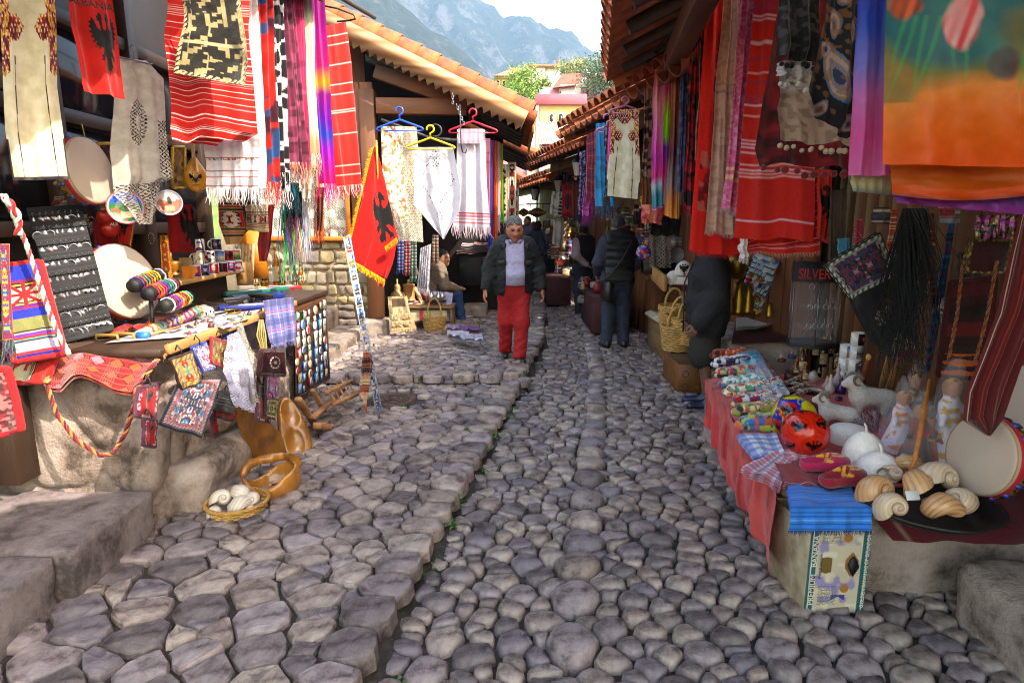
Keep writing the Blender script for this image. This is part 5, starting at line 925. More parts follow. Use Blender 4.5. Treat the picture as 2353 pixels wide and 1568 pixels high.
for k,(uv,x)in enumerate((([(322,890),(368,880),(358,964),(312,955)],-1.78),([(334,962),(362,965),(356,1026),(330,1022)],-1.74),([(598,796),(622,790),(640,838),(612,850)],-1.78),([(595,905),(628,912),(618,970),(586,962)],-1.62),([(486,960),(495,945),(500,990),(490,1005)],-1.74))):
 t=spouch('eagle_pouch',['red bordered pouch with black eagle under the red bag','narrow red pouch with black eagle below the bordered one','red eagle pouch behind the cord bundle','red pouch lettered ALBANIA above the wooden bowls','thin red strap pouch below the navy carpet'][k],'pouch',uv,over(rug('6a2a40',['b89098','4a1a30'],60,3,0),eagle(solid('a01018'),(.2,.8,.05,.62)),(.14,.86,.1,.9)),x,trim='5a2a40')
 if k in(0,3):q=[PX(u,v,x+.012)for u,v in uv];lettering('ALBANIA',AL,.02,frame(q[3]*.48+q[2]*.48+q[0]*.02+q[1]*.02,q[2]-q[3],(1,-.6,0)),t)
spouch('black_pouch','black embroidered pouch with wavy silver stitching','pouch',[(504,900),(552,912),(538,948),(490,934)],stripes('101014',[(.3,.02,'6a6a70'),(.5,.02,'4a4a52'),(.7,.02,'6a6a70')]),-1.64,trim='0a0a0c');spouch('red_pouch','red pouch showing below the black embroidered one','pouch',[(500,935),(545,945),(536,966),(496,956)],solid('8a1018'),-1.68)
spouch('leather_pouch','brown leather pouch with a ring of white beads','pouch',[(606,806),(655,806),(656,860),(602,858)],lambda s,t,w,h:np.where((np.abs(np.hypot(s-.52,t-.5)-.24)<.03)[:,None]&(np.sin(np.arctan2(t-.5,s-.52)*11)>-.4)[:,None],hx('c8b8b0'),np.where((np.hypot(s-.52,t-.5)<.07)[:,None],hx('a8989a'),solid('3a1a1c','2a1014',20)(s,t,w,h))),-1.58,mat_ if False else vmat('leather',.4,.3,120.,0.,0.),.03)
spouch('embroidered_pouch','black pouch with magenta embroidered flowers','pouch',[(614,862),(642,868),(636,920),(610,912)],rug('15101a',['b02878','8a8aa0','5a2a60'],44,5,.1),-1.58);spouch('embroidered_pouch','black pouch with golden embroidered flower','pouch',[(614,915),(640,918),(634,962),(610,955)],rug('15140c',['b89a28','6a5a18','4a6a3a'],44,7,.1),-1.56);spouch('embroidered_pouch','dark pouch with a blue embroidered band','pouch',[(596,862),(614,866),(612,935),(592,928)],stripes('16141c',[(.2,.05,'2a4a7a'),(.35,.03,'6a8a5a'),(.6,.05,'2a4a7a')]),-1.62)
one('cord_bundle',(lambda m:([m.tube([PX(596+2*k,735,-1.66),PX(590+5*k,770,-1.6),PX(600+3*k,800,-1.6),PX(594+4*k,850,-1.6),PX(602,880-4*k,-1.6)],.005,5,hx('8a7a3a' if k%2 else 'a8945a'))for k in range(5)],m)[1])(MB()),CLOTH,'bundle of knotted olive cords hanging from the counter','cords')
lc=lace('c4c0d4',30,lambda s,t:((t>.15)*1.),'b0accc',-.1)
hang('lace_doily','white lace cloth hanging from the counter edge','lace cloth',{'L':[(520,770),(514,850),(536,930)],'R':[(545,760),(580,850),(582,948)]},(3.42,3.72),lace('c8c6dc',36,lambda s,t:((np.sin(t*40)>.2)|(t>.8))*.9,'b4b2d0',.35),LACE,nu=90,nv=110,folds=3,amp=.02,seed=2,group='lace cloths on the counter');hang('lace_doily','grey net lace cloth to the right of the white lace','lace cloth',{'L':[(540,745),(560,820),(578,925)],'R':[(552,740),(592,850),(598,928)]},(3.66,3.84),lace('a8a098',34,lambda s,t:1.+0*s,None,.3),LACE,nu=50,nv=90,folds=2,amp=.015,seed=4,group='lace cloths on the counter')
q4=side([(602,690),(672,682),(680,780),(618,800)],-1.72);t=thing('checked_scarf','blue and pink checked scarf hanging over the counter edge','scarf',q4[3]);m=sheet(q4,plaid('6a78c0',[(.03,.045,'2a2a78'),(.09,.012,'d85890'),(.11,.006,'e8e0f0')],.14),80,90,2,.012,3);part('cloth',m,CLOTH,t);part('fringe',fringe(m.P[-1],(0,0,-1),.05,40,['6a78c0','a880c0'],.006,3),CLOTH,t)
# fridge magnets on a board
MBd=thing('magnet_board','dark board of fridge magnets on the end of the counter','display board',PX(680,914,-1.74));Qm=side([(677,722),(747,688),(756,869),(680,914)],-1.735);m=sheet(Qm,solid('3a2a24','2a1c18'),20,20,1,.001,thick=.018);MP=m.P;MN=m.n3 if m.n3[0]>0 else-m.n3;part('board',m,PRINT,MBd);m=MB()
for i in range(4):m.beam(Qm[i]+MN*.004,Qm[(i+1)%4]+MN*.004,.014,.014)
part('frame',m,DARKW,MBd)
MC=[('blue','2a6ab0'),('pale blue','8ab0d0'),('red','a82028'),('brown','8a5a38'),('white','cfc8c0'),('tan','b08a60'),('dark blue','1f3a78'),('green','4a7a4a')];MM={}
def magnet_mesh(k,rd):
 if(k,rd)in MM:return MM[k,rd]
 m=MB();c=hx(MC[k][1]);
 if rd:m.lathe([(0,.014),(.032,.014),(.038,.008),(.038,0)],12,None,np.array([c*1.2,c,hx('d8d0c8'),c]))
 else:m.box((0,0,.006),(.066,.082,.012),None,.003,c);m.box((0,.010,.012),(.052,.045,.004),None,.001,hx('a8c0d8'));m.box((0,-.022,.012),(.052,.018,.004),None,.001,hx('5a6a48'))
 MM[k,rd]=m.mesh('magnet',GLAZE);return MM[k,rd]
r=random.Random(12)
for i in range(9):
 for j in range(6):
  k=r.randrange(8);p=MP[int((.06+.88*i/8)*19),int((.1+.8*j/5)*19)]+MN*.004+np.array([0,r.gauss(0,.014),r.gauss(0,.009)]);o=one('fridge_magnet',magnet_mesh(k,r.random()<.25),None,'%s magnet on the counter end board, %s row, %s from the left'%(MC[k][0],OD[i],OD[j]),'magnet','magnets on the counter end board',p);o.matrix_basis=Matrix(frame(p,Qm[1]-Qm[0],MN).tolist())@Matrix.Rotation(r.gauss(0,.15),4,'Z')@Matrix.Scale(r.uniform(.72,1.12),4)
# ---- wooden things, shells and baskets at the counter's foot
CARV=mat('a8702c',.28,7,.5,.08,c2='6a3c12',stretch=(1,1,.25),coat=.35)
def longbowl(label,q,M,L,w):
 def fn(p):
  e=np.linalg.norm(p/np.array([w,.05,L/2])*(1+.15*np.sin(p[:,2:3]*9)),axis=1)*.05-.05;a=np.linalg.norm((p-[.01,-.05,L*.19])/np.array([w*.72,.05,L*.24]),axis=1)*.05-.05;b=np.linalg.norm((p-[-.01,-.05,-L*.22])/np.array([w*.72,.05,L*.22]),axis=1)*.05-.05
  d=np.maximum(e,p[:,1]*-1-.028);return np.maximum(d,-sm([a,b],.004))
 V,F=smesh(fn,(-w*1.4,-.08,-L*.58),(w*1.4,.08,L*.58),.011);m=MB();m.add(V,F,None,M);return one('wooden_bowl',m,CARV,label,'bowl','long carved bowls')
a,b=PX(545,925,-1.72),G(640,1062);longbowl('longer carved wooden double bowl leaning on the counter, left one',a,frame((a+b)/2,np.cross(a-b,(.55,-.8,.3)),a-b)@T((0,0,0)),np.linalg.norm(a-b)*1.08,.105)
a,b=PX(650,905,-1.66),G(692,1056);longbowl('shorter carved wooden double bowl leaning on the counter, right one',a,frame((a+b)/2,np.cross(a-b,(.55,-.8,.3)),a-b),np.linalg.norm(a-b)*1.06,.10)
q=G(612,1168);M=T(q+[0,.12,.02],.5)
def burl(p):
 e=np.linalg.norm(p/np.array([.165,.14,.15]),axis=1)*.145-.145+(fbm(p*9,3,4)-.5)*.03;d=np.maximum(e,p[:,2]-.06+.35*np.abs(p[:,1])-.04*np.sin(p[:,0]*16));i=np.linalg.norm((p-[0,0,.03])/np.array([.138,.115,.14]),axis=1)*.12-.12;d=np.maximum(d,-i)
 a=np.linspace(.15,pi-.15,9);h_=[rc(p,(.158*math.cos(a[k]),.03*math.sin(3*a[k]),.05+.10*math.sin(a[k])),(.158*math.cos(a[k+1]),.03*math.sin(3*a[k+1]),.05+.10*math.sin(a[k+1])),.022+.004*math.sin(k*2),.022)for k in range(8)]
 return np.maximum(sm([d]+h_,.008),-p[:,2]-.12)
V,F=smesh(burl,(-.22,-.2,-.16),(.22,.2,.21),.011);m=MB();m.add(V+[0,0,.11],F,None,M);one('burl_basket',m,CARV,'rough carved burl wood basket with a twisted handle','basket')
def shell(label,p,R,rot,c1,c2,group=None,opening=True):
 n,k=90,40;th=np.linspace(0,3.6*2*pi,n);g=np.exp(-.17*(th[-1]-th));ph=np.linspace(0,2*pi,k+1)[:-1];TH,PH=np.meshgrid(th,ph,indexing='ij');Gg=g[:,None];rad=Gg*(.56+.50*np.cos(PH));z=Gg*(.72*np.sin(PH))-1.02*Gg+.95
 rib=1+.02*np.sin(PH*14);Pt=np.stack([rad*np.cos(TH)*rib,rad*np.sin(TH)*rib,z],-1)*R;s=np.clip(.5+.5*np.sin(PH*14),0,1);c=mixc(full(c1,s.size),hx(c2),(.1+.9*s.ravel()**3)*(.25+.75*noise(np.c_[TH.ravel()*.9,PH.ravel()*.4],3)));m=MB();m.grid(Pt,c,T(p,*rot),True);return one('sea_shell',m,SHELLM,label,'shell',group)
def basket(label,q,R0,R1,H,rows,mt=STRAW,handle=None,group=None,n=60,waves=13,name='basket',strands=2):
 t=thing(name,label,'basket',q,group=group);m=MB();a=np.linspace(0,2*pi,n+1)[:-1]
 for k in range(rows):
  z=H*(k+.5)/rows;R=R0+(R1-R0)*((k+.5)/rows)**.8;m.tube(np.stack([np.cos(a)*(R+.006*np.sin(a*waves+pi*k)),np.sin(a)*(R+.006*np.sin(a*waves+pi*k)),z+.003*np.sin(a*waves*.5)],-1),H/rows*.58,5,closed=True)
 part('weave',m,mt,t,True);m=MB();m.lathe([(0,.004),(R0,.004)],24);part('bottom',m,mt,t,True)
 for z,R in((H,R1),):part('rim',braid([(math.cos(x)*R,math.sin(x)*R,z)for x in np.linspace(0,2*pi,40)],.011,['a87c3a','c89c58','8a6028'],110),mat('a87c3a',.7,30,.3,.2),t,True)
 m=MB()
 for k in range(waves):x=(k+.25)/waves*2*pi;m.tube([(math.cos(x)*R0,math.sin(x)*R0,0),(math.cos(x)*R1,math.sin(x)*R1,H)],.005,5)
 part('stake',m,mt,t,True)
 if handle:x=np.linspace(0,pi,16);part('handle',braid(np.stack([np.cos(x)*R1*.62,0*x,H+np.sin(x)*handle],-1),.012,['c89c58','a87c3a','d8b070'],90),mat('c39a56',.7,30,.3,.2),t,True)
 return t
q=G(531,1212)+[0,.1,0];basket('shallow plaited basket full of sea shells on the cobbles',q,.105,.165,.115,9,waves=17)
SHL=[(-.08,-.0,.15,.075,(.3,1.0,.3),'large pale spiral shell at the back left of the plaited basket'),(.0,.02,.17,.068,(2.2,.5,.6),'tilted shell in the middle of the basket pile'),(.10,.0,.155,.058,(0,1.3,.2),'small tan spiral shell on the right of the basket pile'),(.045,-.075,.13,.075,(3.6,.4,1.3),'ribbed lavender shell at the front of the basket'),(-.075,-.09,.115,.058,(0,1.35,0),'spiral shell at the front left of the basket'),(.1,-.06,.1,.05,(1,.2,1),'shell half hidden at the right basket rim'),(-.02,.09,.14,.06,(4,1,.5),'shell at the back of the basket')]
for x,y,z,R,ro,lb in SHL:shell(lb,q+[x,y,z-.03],R,ro,'c8bcae','8a7260','sea shells in the plaited basket')
SW=thing('spinning_frame','old wooden yarn winder lying in pieces against the counter','yarn winder',G(760,1020));OLDW=mat('a5774a',.6,5,.45,.25,c2='6a4226',stretch=(.2,.6,1));oy=lambda u,v,d=0:PX(u,v,-1.36+d)
for nm,a,b,w,h_,d in(('leg',(684,915),(750,1016),.055,.035,-.22),('arm',(718,960),(788,894),.055,.03,-.16),('back_leg',(717,895),(760,973),.04,.03,-.26),('rail',(728,977),(811,988),.07,.05,-.1),('foot',(746,1028),(784,994),.05,.05,-.06),('comb_bar',(749,902),(807,874),.045,.03,-.12),('comb_bar',(766,929),(822,903),.04,.03,-.04)):m=MB();m.beam(oy(*a,d),oy(*b,d),w,h_,bev=.008);part(nm,m,OLDW,SW)
for k in range(5):m=MB();s_=.12+.19*k;a=np.array([749,902])*(1-s_)+np.array([807,874])*s_;b=np.array([766,929])*(1-s_)+np.array([822,903])*s_;m.tube([oy(*(a-(b-a)*.35),-.14),oy(*(b+(b-a)*.15),-.03)],.008,7);part('peg',m,OLDW,SW)
# ---- flag, card rack and striped bag
fg=hang('flag_','large red flag with a black two-headed eagle and yellow fringe','flag',{'L':[(858,338),(830,440),(797,590)],'R':[(866,338),(890,455),(910,545),(884,640)]},(6.5,6.6),eagle(solid('d01410','b00e0c'),(.40,1.02,.33,.80)),nu=110,nv=170,folds=1.8,amp=.03,seed=9,tb=.25)
A=bpy.data.objects['flag']if False else None;YF=['d8a010','e8b820','c89010']
for a,b,d,l in(((858,338),(797,590),(-1,0,-.35),.05),((797,590),(884,642),(-.2,0,-1),.07),((910,545),(884,566),(.3,0,-1),.06)):part('fringe',fringe(np.linspace(P(*a,6.48),P(*b,6.5),20),d,l,130,YF,.012,5,.1),CLOTH,fg)
fl2=sheet({'L':[P(872,600,6.6),P(868,655,6.6)],'R':[P(912,548,6.6),P(880,660,6.6)]},solid('b80f0c'),20,30,1.2,.02,3);part('lower_fold',fl2,CLOTH,fg);m=MB();m.tube([P(864,322,6.5),P(868,420,6.6),P(886,640,6.7)],.012,7);part('staff',m,GOLD,fg)
CR=thing('card_rack','clear plastic hanging rack of small blue postcards','card rack',G(870,955));a0,a1,b0,b1=P(789,545,5.3),P(803,540,5.3),P(866,955,5.05),P(878,948,5.15);m=MB()
for k in(0,1):m.tube([(a0,a1)[k],(b0,b1)[k]],.006,6)
for k in range(14):s_=k/13;m.tube([a0*(1-s_)+b0*s_,a1*(1-s_)+b1*s_],.004,5)
part('wire_frame',m,mat('c8ccd8',.2,9,.1,0,metal=.3),CR);CC=[mat(c,.3,20,.5,.1,c2=d)for c,d in(('c8d0e0','5a7ab0'),('8aa8d0','2a4a90'),('d8dce8','8a9ac0'))]
for k in range(13):s_=(k+.15)/13;e_=(k+.8)/13;m=sheet([a0*(1-s_)+b0*s_,a1*(1-s_)+b1*s_,a1*(1-e_)+b1*e_,a0*(1-e_)+b0*e_],spots('b8c4d8',['4a78b8','d8dce4','2a4a90'],40,k,.5),10,12,1,.002,k,thick=.006);part('postcard',m,FOIL,CR)
hang('striped_bag_','narrow brown striped woven bag hanging on the card rack','bag',{'L':[(834,806),(822,900),(838,925)],'R':[(846,805),(858,830),(842,928)]},5.05,rlines('4a2a22',['b05a30','1a1418','c8a880','8a2a20'],22,5,.03),WOOL,nu=30,nv=80,folds=1.5,amp=.02,fr=(.1,24,['a84a30','6a2a20','c89050'],.008,4))
# ================================================================== PEOPLE
def hand_mesh():
 def fn(p):
  d=[rc(p,(0,.0,-.01),(0,.0,-.07),.024,.034,(.5,1,1)),rc(p,(0,0,.02),(0,0,-.02),.024,.026,(.8,1,1))];pal=sm(d,.008);fs=[]
  for k,(y,L,bx)in enumerate(((.028,.070,.018),(.010,.080,.022),(-.009,.074,.026),(-.026,.058,.030))):
   a=(0,y,-.085);b=(-bx*.4,y*1.12,-.085-L*.5);c=(-bx*1.5,y*1.1,-.085-L*.88);fs+=[sm([rc(p,a,b,.0095,.0085),rc(p,b,c,.0085,.0068)],.002)]
  th=sm([rc(p,(-.004,.026,-.03),(-.014,.052,-.065),.013,.0105),rc(p,(-.014,.052,-.065),(-.02,.056,-.098),.0105,.0078)],.003)
  return np.minimum(sm([pal,th],.006),sm([pal]+[np.minimum.reduce(fs)],.003))
 return smesh(fn,(-.075,-.06,-.19),(.05,.085,.05),.0045)
HAND=hand_mesh()
J0=dict(pe=(0,0,.94),ch=(0,0,1.26),ne=(0,0,1.46),he=(0,.03,1.60),shR=(.18,0,1.40),shL=(-.18,0,1.40),elR=(.255,-.03,1.13),elL=(-.255,-.03,1.13),wrR=(.27,.05,.88),wrL=(-.27,.05,.88),
          hpR=(.09,0,.91),hpL=(-.09,0,.91),knR=(.10,.03,.50),knL=(-.10,.03,.50),anR=(.10,-.03,.085),anL=(-.10,-.03,.085),toR=(.12,.15,.035),toL=(-.12,.15,.035))
def person(label,loc,rz,pose={},H=1.72,res=.016,skin='b0765c',hair='2a211c',garments=(),shoes='15120f',belly=.0,yaw=0.,nod=0.,hs=1.,bald=False,longh=0.,group=None,fem=False,hands=True,glasses=False):
 J=dict(J0);J.update(pose);J={k:np.array(v,float)for k,v in J.items()};t=thing('person',label,'person',loc,rz,group);t.scale=(H/1.72,)*3;SCL=H/1.72
 hd=J['he'];cy_,sy_=math.cos(yaw),math.sin(yaw);R=np.array([[cy_,-sy_,0],[sy_,cy_,0],[0,0,1.]])@np.array([[1,0,0],[0,math.cos(nod),math.sin(nod)],[0,-math.sin(nod),math.cos(nod)]])
 hl=lambda p:(p-hd)@R/hs
 def headf(p):
  q=hl(p);f=[np.linalg.norm((q-[0,-.012,.02])/np.array([.077,.098,.105]),axis=1)*.09-.09,rc(q,(0,.03,-.045),(0,.045,-.085),.058,.036,(1,.9,1)),rc(q,(0,-.02,-.06),(0,-.03,-.16),.052,.056)]
  d=sm(f,.022);n=rc(q,(0,.088,.012),(0,.108,-.022),.009,.0155);n=sm([n,rc(q,(-.012,.094,-.027),(.012,.094,-.027),.009,.009)],.006);d=sm([d,n,rc(q,(-.03,.082,.028),(.03,.082,.028),.012,.012),rc(q,(-.018,.085,-.056),(.018,.085,-.056),.0075,.0075),rc(q,(0,.084,-.085),(0,.08,-.088),.016,.016)],.010)
  for s in(-1,1):d=-sm([-d,np.linalg.norm(q-[s*.031,.099,.012],axis=1)-.012],.006);d=np.minimum(d,np.linalg.norm((q-[s*.078,-.006,-.004])/np.array([.012,.022,.034]),axis=1)*.014-.014)
  return d*hs
 def bodyf(p,o=0.,arms=1.,legs=True):
  f=[rc(p,J['pe'],J['ch'],.135+o,.150+o,(1,.72,1)),rc(p,J['shL']*.8+J['shR']*.2,J['shR']*.8+J['shL']*.2,.068+o,.068+o),rc(p,J['ch'],J['ne'],.13+o,.06+o,(1,.72,1)),rc(p,J['hpL'],J['hpR'],.11+o,.11+o)]
  if belly:m_=J['pe']*.45+J['ch']*.55;f.append(rc(p,m_+[0,.05,-.06],m_+[0,.04,.06],.115+belly+o,.11+o))
  if fem:c=J['ch'];f+=[np.linalg.norm(p-(c+[s*.075,.085,.02]),axis=1)-.07-o for s in(-1,1)]
  for s in 'RL':
   f.append(rc(p,J['sh'+s],J['el'+s],.055+o,.045+o))
   if arms>.5:f.append(rc(p,J['el'+s],J['wr'+s],.044+o,.030+o*1.2))
   if legs:f+=[rc(p,J['hp'+s],J['kn'+s],.092+o,.06+o),rc(p,J['kn'+s],J['an'+s],.058+o,.042+o)]
  return sm(f,.03)
 allp=np.array(list(J.values()));lo,hi=allp.min(0)-.26,allp.max(0)+.26
 mb=MB();V,F=smesh(lambda p:bodyf(p,-.012),lo,hi,res*1.3);mb.add(V,F,hx(skin));hr=min(res*.5,.0085);V,F=smesh(headf,hd-.2,hd+.19,hr);q=hl(V)
 c=full(skin,len(V));c=mixc(c,hx('a04a40'),((np.abs(q[:,2]+.056)<.009)&(np.abs(q[:,0])<.027)&(q[:,1]>.06))*.75);c=mixc(c,hx('b8604e'),(np.exp(-((np.abs(q[:,0])-.042)/.018)**2-((q[:,2]+.025)/.02)**2)*.35+np.exp(-(q[:,0]/.014)**2-((q[:,2]+.02)/.012)**2)*.3)*(q[:,1]>.05));e=(np.abs(np.abs(q[:,0])-.031)<.014)&(np.abs(q[:,2]-.012)<.0065)&(q[:,1]>.05)
 c=np.where(e[:,None],hx('1c1412'),c);b=(np.abs(np.abs(q[:,0])-.033)<.019)&(np.abs(q[:,2]-.036-.06*(.033-np.abs(np.abs(q[:,0])-.033)))<.0055)&(q[:,1]>.05);c=mixc(c,hx(hair)*.7,b*.8);mb.add(V,F,c)
 if hands:
  for s in 'RL':
   z=J['wr'+s]-J['el'+s];z=-z/np.linalg.norm(z);sg=1 if s=='R' else-1;M=frame(J['wr'+s],np.cross([0,1,0],z),z);hv=HAND[0].copy()*1.06;hf=[x for x in HAND[1]]
   if s=='L':hv[:,0]*=-1;hf=[x[:,::-1]for x in hf]
   mb.add(hv,hf,hx(skin),M)
 part('body',mb,SKIN,t,True)
 def hairf(p):
  q=hl(p);d=np.linalg.norm((q-[0,-.02,.028])/np.array([.084,.106,.111]),axis=1)*.1-.1+(noise(q*[70,70,25],3)-.5)*.016
  d=np.maximum(d,np.interp(q[:,1],[-.1,-.04,.0,.03,.07,.1],[-.085,-.06,-.015,.045,.072,.085])-.01*noise(q*60,7)-q[:,2]+(0 if not longh else-.0))
  if longh:d=sm([d,np.maximum(rc(q,(0,-.075,.04),(0,-.10,-longh),.075,.06,(1.1,.55,1))+(noise(q*[60,60,8],4)-.5)*.02,q[:,1]-.03)],.02)
  if bald:d=np.maximum(d,q[:,2]-.035)
  return d*hs
 V,F=smesh(hairf,hd-.19-np.array([0,.05,longh]),hd+.2,max(.008,res*.5));m=MB();m.add(V,F);part('hair',m,mat(hair,.55,60,.4,.6,stretch=(1,1,.25)),t,True)
 if glasses:
  m=MB()
  for s in(-1,1):m.ball((s*.033,.108,.012),(.02,.004,.014),8);m.tube([(s*.05,.1,.016),(s*.08,0,.016)],.003,4)
  M=np.eye(4);M[:3,:3]=R*hs;M[:3,3]=hd;m.v=[v@M[:3,:3].T+hd for v in m.v];part('glasses',m,BLACK,t,True)
 for g in garments:
  kind,col=g[0],g[1];o=g[2]if len(g)>2 else .02;k=g[3]if len(g)>3 else{};mt=k.get('mt')or mat(col,k.get('rough',.8),22,.22,.35)
  wr=lambda p:(fbm(p*np.array([7,7,11]),3,5)-.5)*k.get('wr',.03)*.6+(np.abs(fbm(p*np.array([13,13,24])+p[:,[2,2,0]]*9,2,9)-.5)-.12)*k.get('wr',.03)*.7
  if kind=='top':
   def fn(p):
    d=bodyf(p,o,k.get('arms',1.),False)+wr(p)
    if k.get('flare'):d=sm([d,rc(p,J['ch'],J['pe']+[0,0,-k['flare']],.16+o,.165+o,(1,.74,1))+wr(p)],.03)
    if k.get('puff'):d=d-.016*np.abs(np.sin(p[:,2]*k['puff']))
    d=np.maximum(d,k.get('hem',.86)-p[:,2]);d=np.maximum(d,-(rc(p,J['ne']+[0,.01,.0],J['he'],.062,.09)))
    if k.get('high'):d=sm([d,np.maximum(rc(p,J['ne']-[0,0,.03],J['ne']+[0,0,.05],.085,.09),-rc(p,J['ne'],J['he'],.066,.075))],.01)
    if k.get('open'):d=np.maximum(d,-np.maximum(np.maximum(np.abs(p[:,0]-.0)-k['open']-.05*np.clip(1.0-p[:,2],0,1),-p[:,1]+.01),p[:,2]-1.47));
    if k.get('sleeveless'):d=np.maximum(d,np.abs(p[:,0])-.195)
    if k.get('cuff'):
     for s in 'RL':d=np.maximum(d,-(np.linalg.norm(p-J['wr'+s]-(J['wr'+s]-J['el'+s])*.12,axis=1)-.055))
    return d
  elif kind=='trousers':
   def fn(p):
    f=[rc(p,J['hpL'],J['hpR'],.115+o,.115+o,(1,.9,1)),rc(p,J['pe']+[0,0,.02],J['pe']-[0,0,.04],.135+o,.14+o,(1,.8,1))]
    for s in 'RL':f+=[rc(p,J['hp'+s],J['kn'+s],.092+o,.068+o),rc(p,J['kn'+s],J['an'+s]+[0,.01,0],.066+o,.058+o*1.3)]
    d=sm(f,.025)+wr(p)+.004*np.sin(p[:,2]*60+p[:,0]*30)*(p[:,2]<.3);return np.maximum(np.maximum(d,p[:,2]-k.get('waist',1.03)),.045-p[:,2])
  else:
   def fn(p):return np.maximum(np.maximum(sm([rc(p,J['pe']+[0,0,.1],(J['knL']+J['knR'])/2+[0,0,.05],.14+o,.19+o,(1,.8,1)),rc(p,J['hpL'],J['hpR'],.12+o,.12+o)],.03)+wr(p),p[:,2]-1.05),k.get('hem',.42)-p[:,2])
  V,F=smesh(fn,lo,hi,res)
  m=MB();m.add(V,F);part(k.get('name',{'top':'jacket','trousers':'trousers'}.get(kind,'skirt')),m,mt,t,True)
 for s in 'RL':
  a,b=J['an'+s],J['to'+s];V,F=smesh(lambda p:np.maximum(sm([rc(p,a+[0,-.03,-.035],b,.043,.036),rc(p,a+[0,-.01,.02],a+[0,0,-.03],.045,.045)],.02),min(a[2],b[2])-.055-p[:,2]),np.minimum(a,b)-.12,np.maximum(a,b)+.12,.012);m=MB();m.add(V,F);part('shoe',m,mat(shoes,.35,12,.3,.1),t,True)
 return t
gp=lambda u,v,dz=0.:(lambda q:(q[0],q[1],float(gz(q[0],q[1]))+dz))(G(u,v))
# the man walking towards us
mp_=dict(pe=(0,0,.94),ch=(0,.03,1.26),ne=(0,.05,1.45),he=(.0,.085,1.585),elR=(.295,-.05,1.13),elL=(-.30,-.02,1.12),wrR=(.345,.04,.88),wrL=(-.335,.06,.88),knL=(-.085,.10,.50),anL=(-.06,.12,.085),toL=(-.085,.28,.03),knR=(.10,.0,.50),anR=(.085,-.20,.10),toR=(.10,-.03,.04))
man=person('man walking towards us in an open black jacket, lilac polo and red trousers',(lambda q:(q[0],q[1],float(gz(q[0],q[1]))))(P(1180,815,6.85)*[1,1,0]),pi+.1,mp_,1.60,.0115,'a86a50','5e5a58',
 (('trousers','a80f14',.018,dict(wr=.035)),('top','a09aba',.018,dict(arms=0,hem=.93,name='polo_shirt',wr=.022)),('top','0b0a0d',.027,dict(open=.11,hem=.80,cuff=1,flare=.03,wr=.045,rough=.75))),belly=.035,yaw=.05,nod=.30,hs=1.16)
m=MB();
for s in(-1,1):m.prism([(s*.006,-.01),(s*.06,.05),(s*.085,.03),(s*.05,-.035)],.012,T((0,.125,1.43),0,pi/2-.6))
part('collar',m,mat('a09aba',.8,22,.22,.35),man,True)
for s in(-1,1):m=MB();m.prism([(s*.10,.03),(s*.17,.02),(s*.16,-.12),(s*.125,-.10)],.014,T((0,.14,1.40),0,pi/2-.25));m.box((s*.155,.16,1.20),(.10,.012,.06),None,.004);part('lapel',m,mat('0b0a0d',.5,22,.22,.35),man,True)
# two men seen from behind
pv=dict(elR=(.27,.0,1.14),elL=(-.26,.02,1.14),wrR=(.22,.17,1.02),wrL=(-.24,.16,1.0),anL=(-.13,-.03,.085),toL=(-.16,.13,.035))
vm=person('man seen from behind in a black padded vest with a shoulder bag and jeans',gp(1413,799),.12,pv,1.74,.0125,'a8705a','3e3c3c',(('trousers','262f44',.016,dict(wr=.03)),('top','2c3048',.02,dict(hem=.9,name='sweater')),('top','101116',.045,dict(arms=0,sleeveless=1,hem=.86,puff=32,high=1,name='padded_vest',rough=.5,wr=.02))),yaw=-.75,nod=.2,glasses=True)
m=MB();m.tube([(.13,-.17,1.42),(.0,-.20,1.2),(-.15,-.18,.98),(-.22,-.1,.9)],.018,6,flat=.3);part('bag_strap',m,BLACK,vm,True);m=MB();m.box((-.24,-.12,.78),(.07,.2,.26),T(rz=.3),.02);part('shoulder_bag',m,mat('1a1514',.4,12,.3,.2),vm,True)
person('man in a dark waistcoat with pale sleeves, hand behind his back',gp(1338,722),.55,dict(elL=(-.30,-.14,1.16),wrL=(-.10,-.20,1.0)),1.66,.018,'a06a54','1d1a1a',(('trousers','1c2236',.018),('top','b09aa4',.02,dict(hem=.95,name='shirt')),('top','14161f',.036,dict(arms=0,sleeveless=1,hem=.86,name='waistcoat'))),yaw=-.5,bald=False)
# the woman in black beside the right stall
wb=gp(1616,934);wm=person('woman in a black coat and skirt, head behind the red cloth',(wb[0],wb[1],wb[2]),pi/2-.15,dict(elR=(.235,-.03,1.10),wrR=(.22,.12,.86),elL=(-.235,-.03,1.10),wrL=(-.22,.12,.86),toR=(.10,.17,.035),ne=(0,.0,1.43),he=(0,.04,1.57)),1.60,.0125,'7a5646','3a3230',(('skirt','252220',.0,dict(hem=.40,wr=.015)),('top','16161d',.042,dict(hem=.72,flare=.16,wr=.025,name='coat',cuff=1))),shoes='1c2440',belly=.03,fem=True)
m=MB();m.tube([(.004,.17,1.42),(.004,.245,1.22),(.004,.24,1.02),(.004,.235,.74)],.007,5);part('coat_edge',m,BLACK,wm,True)
for z in(1.30,1.14,.98,.84):m=MB();m.ball((.012,.25,z),.011,8);part('button',m,BLACK,wm,True)
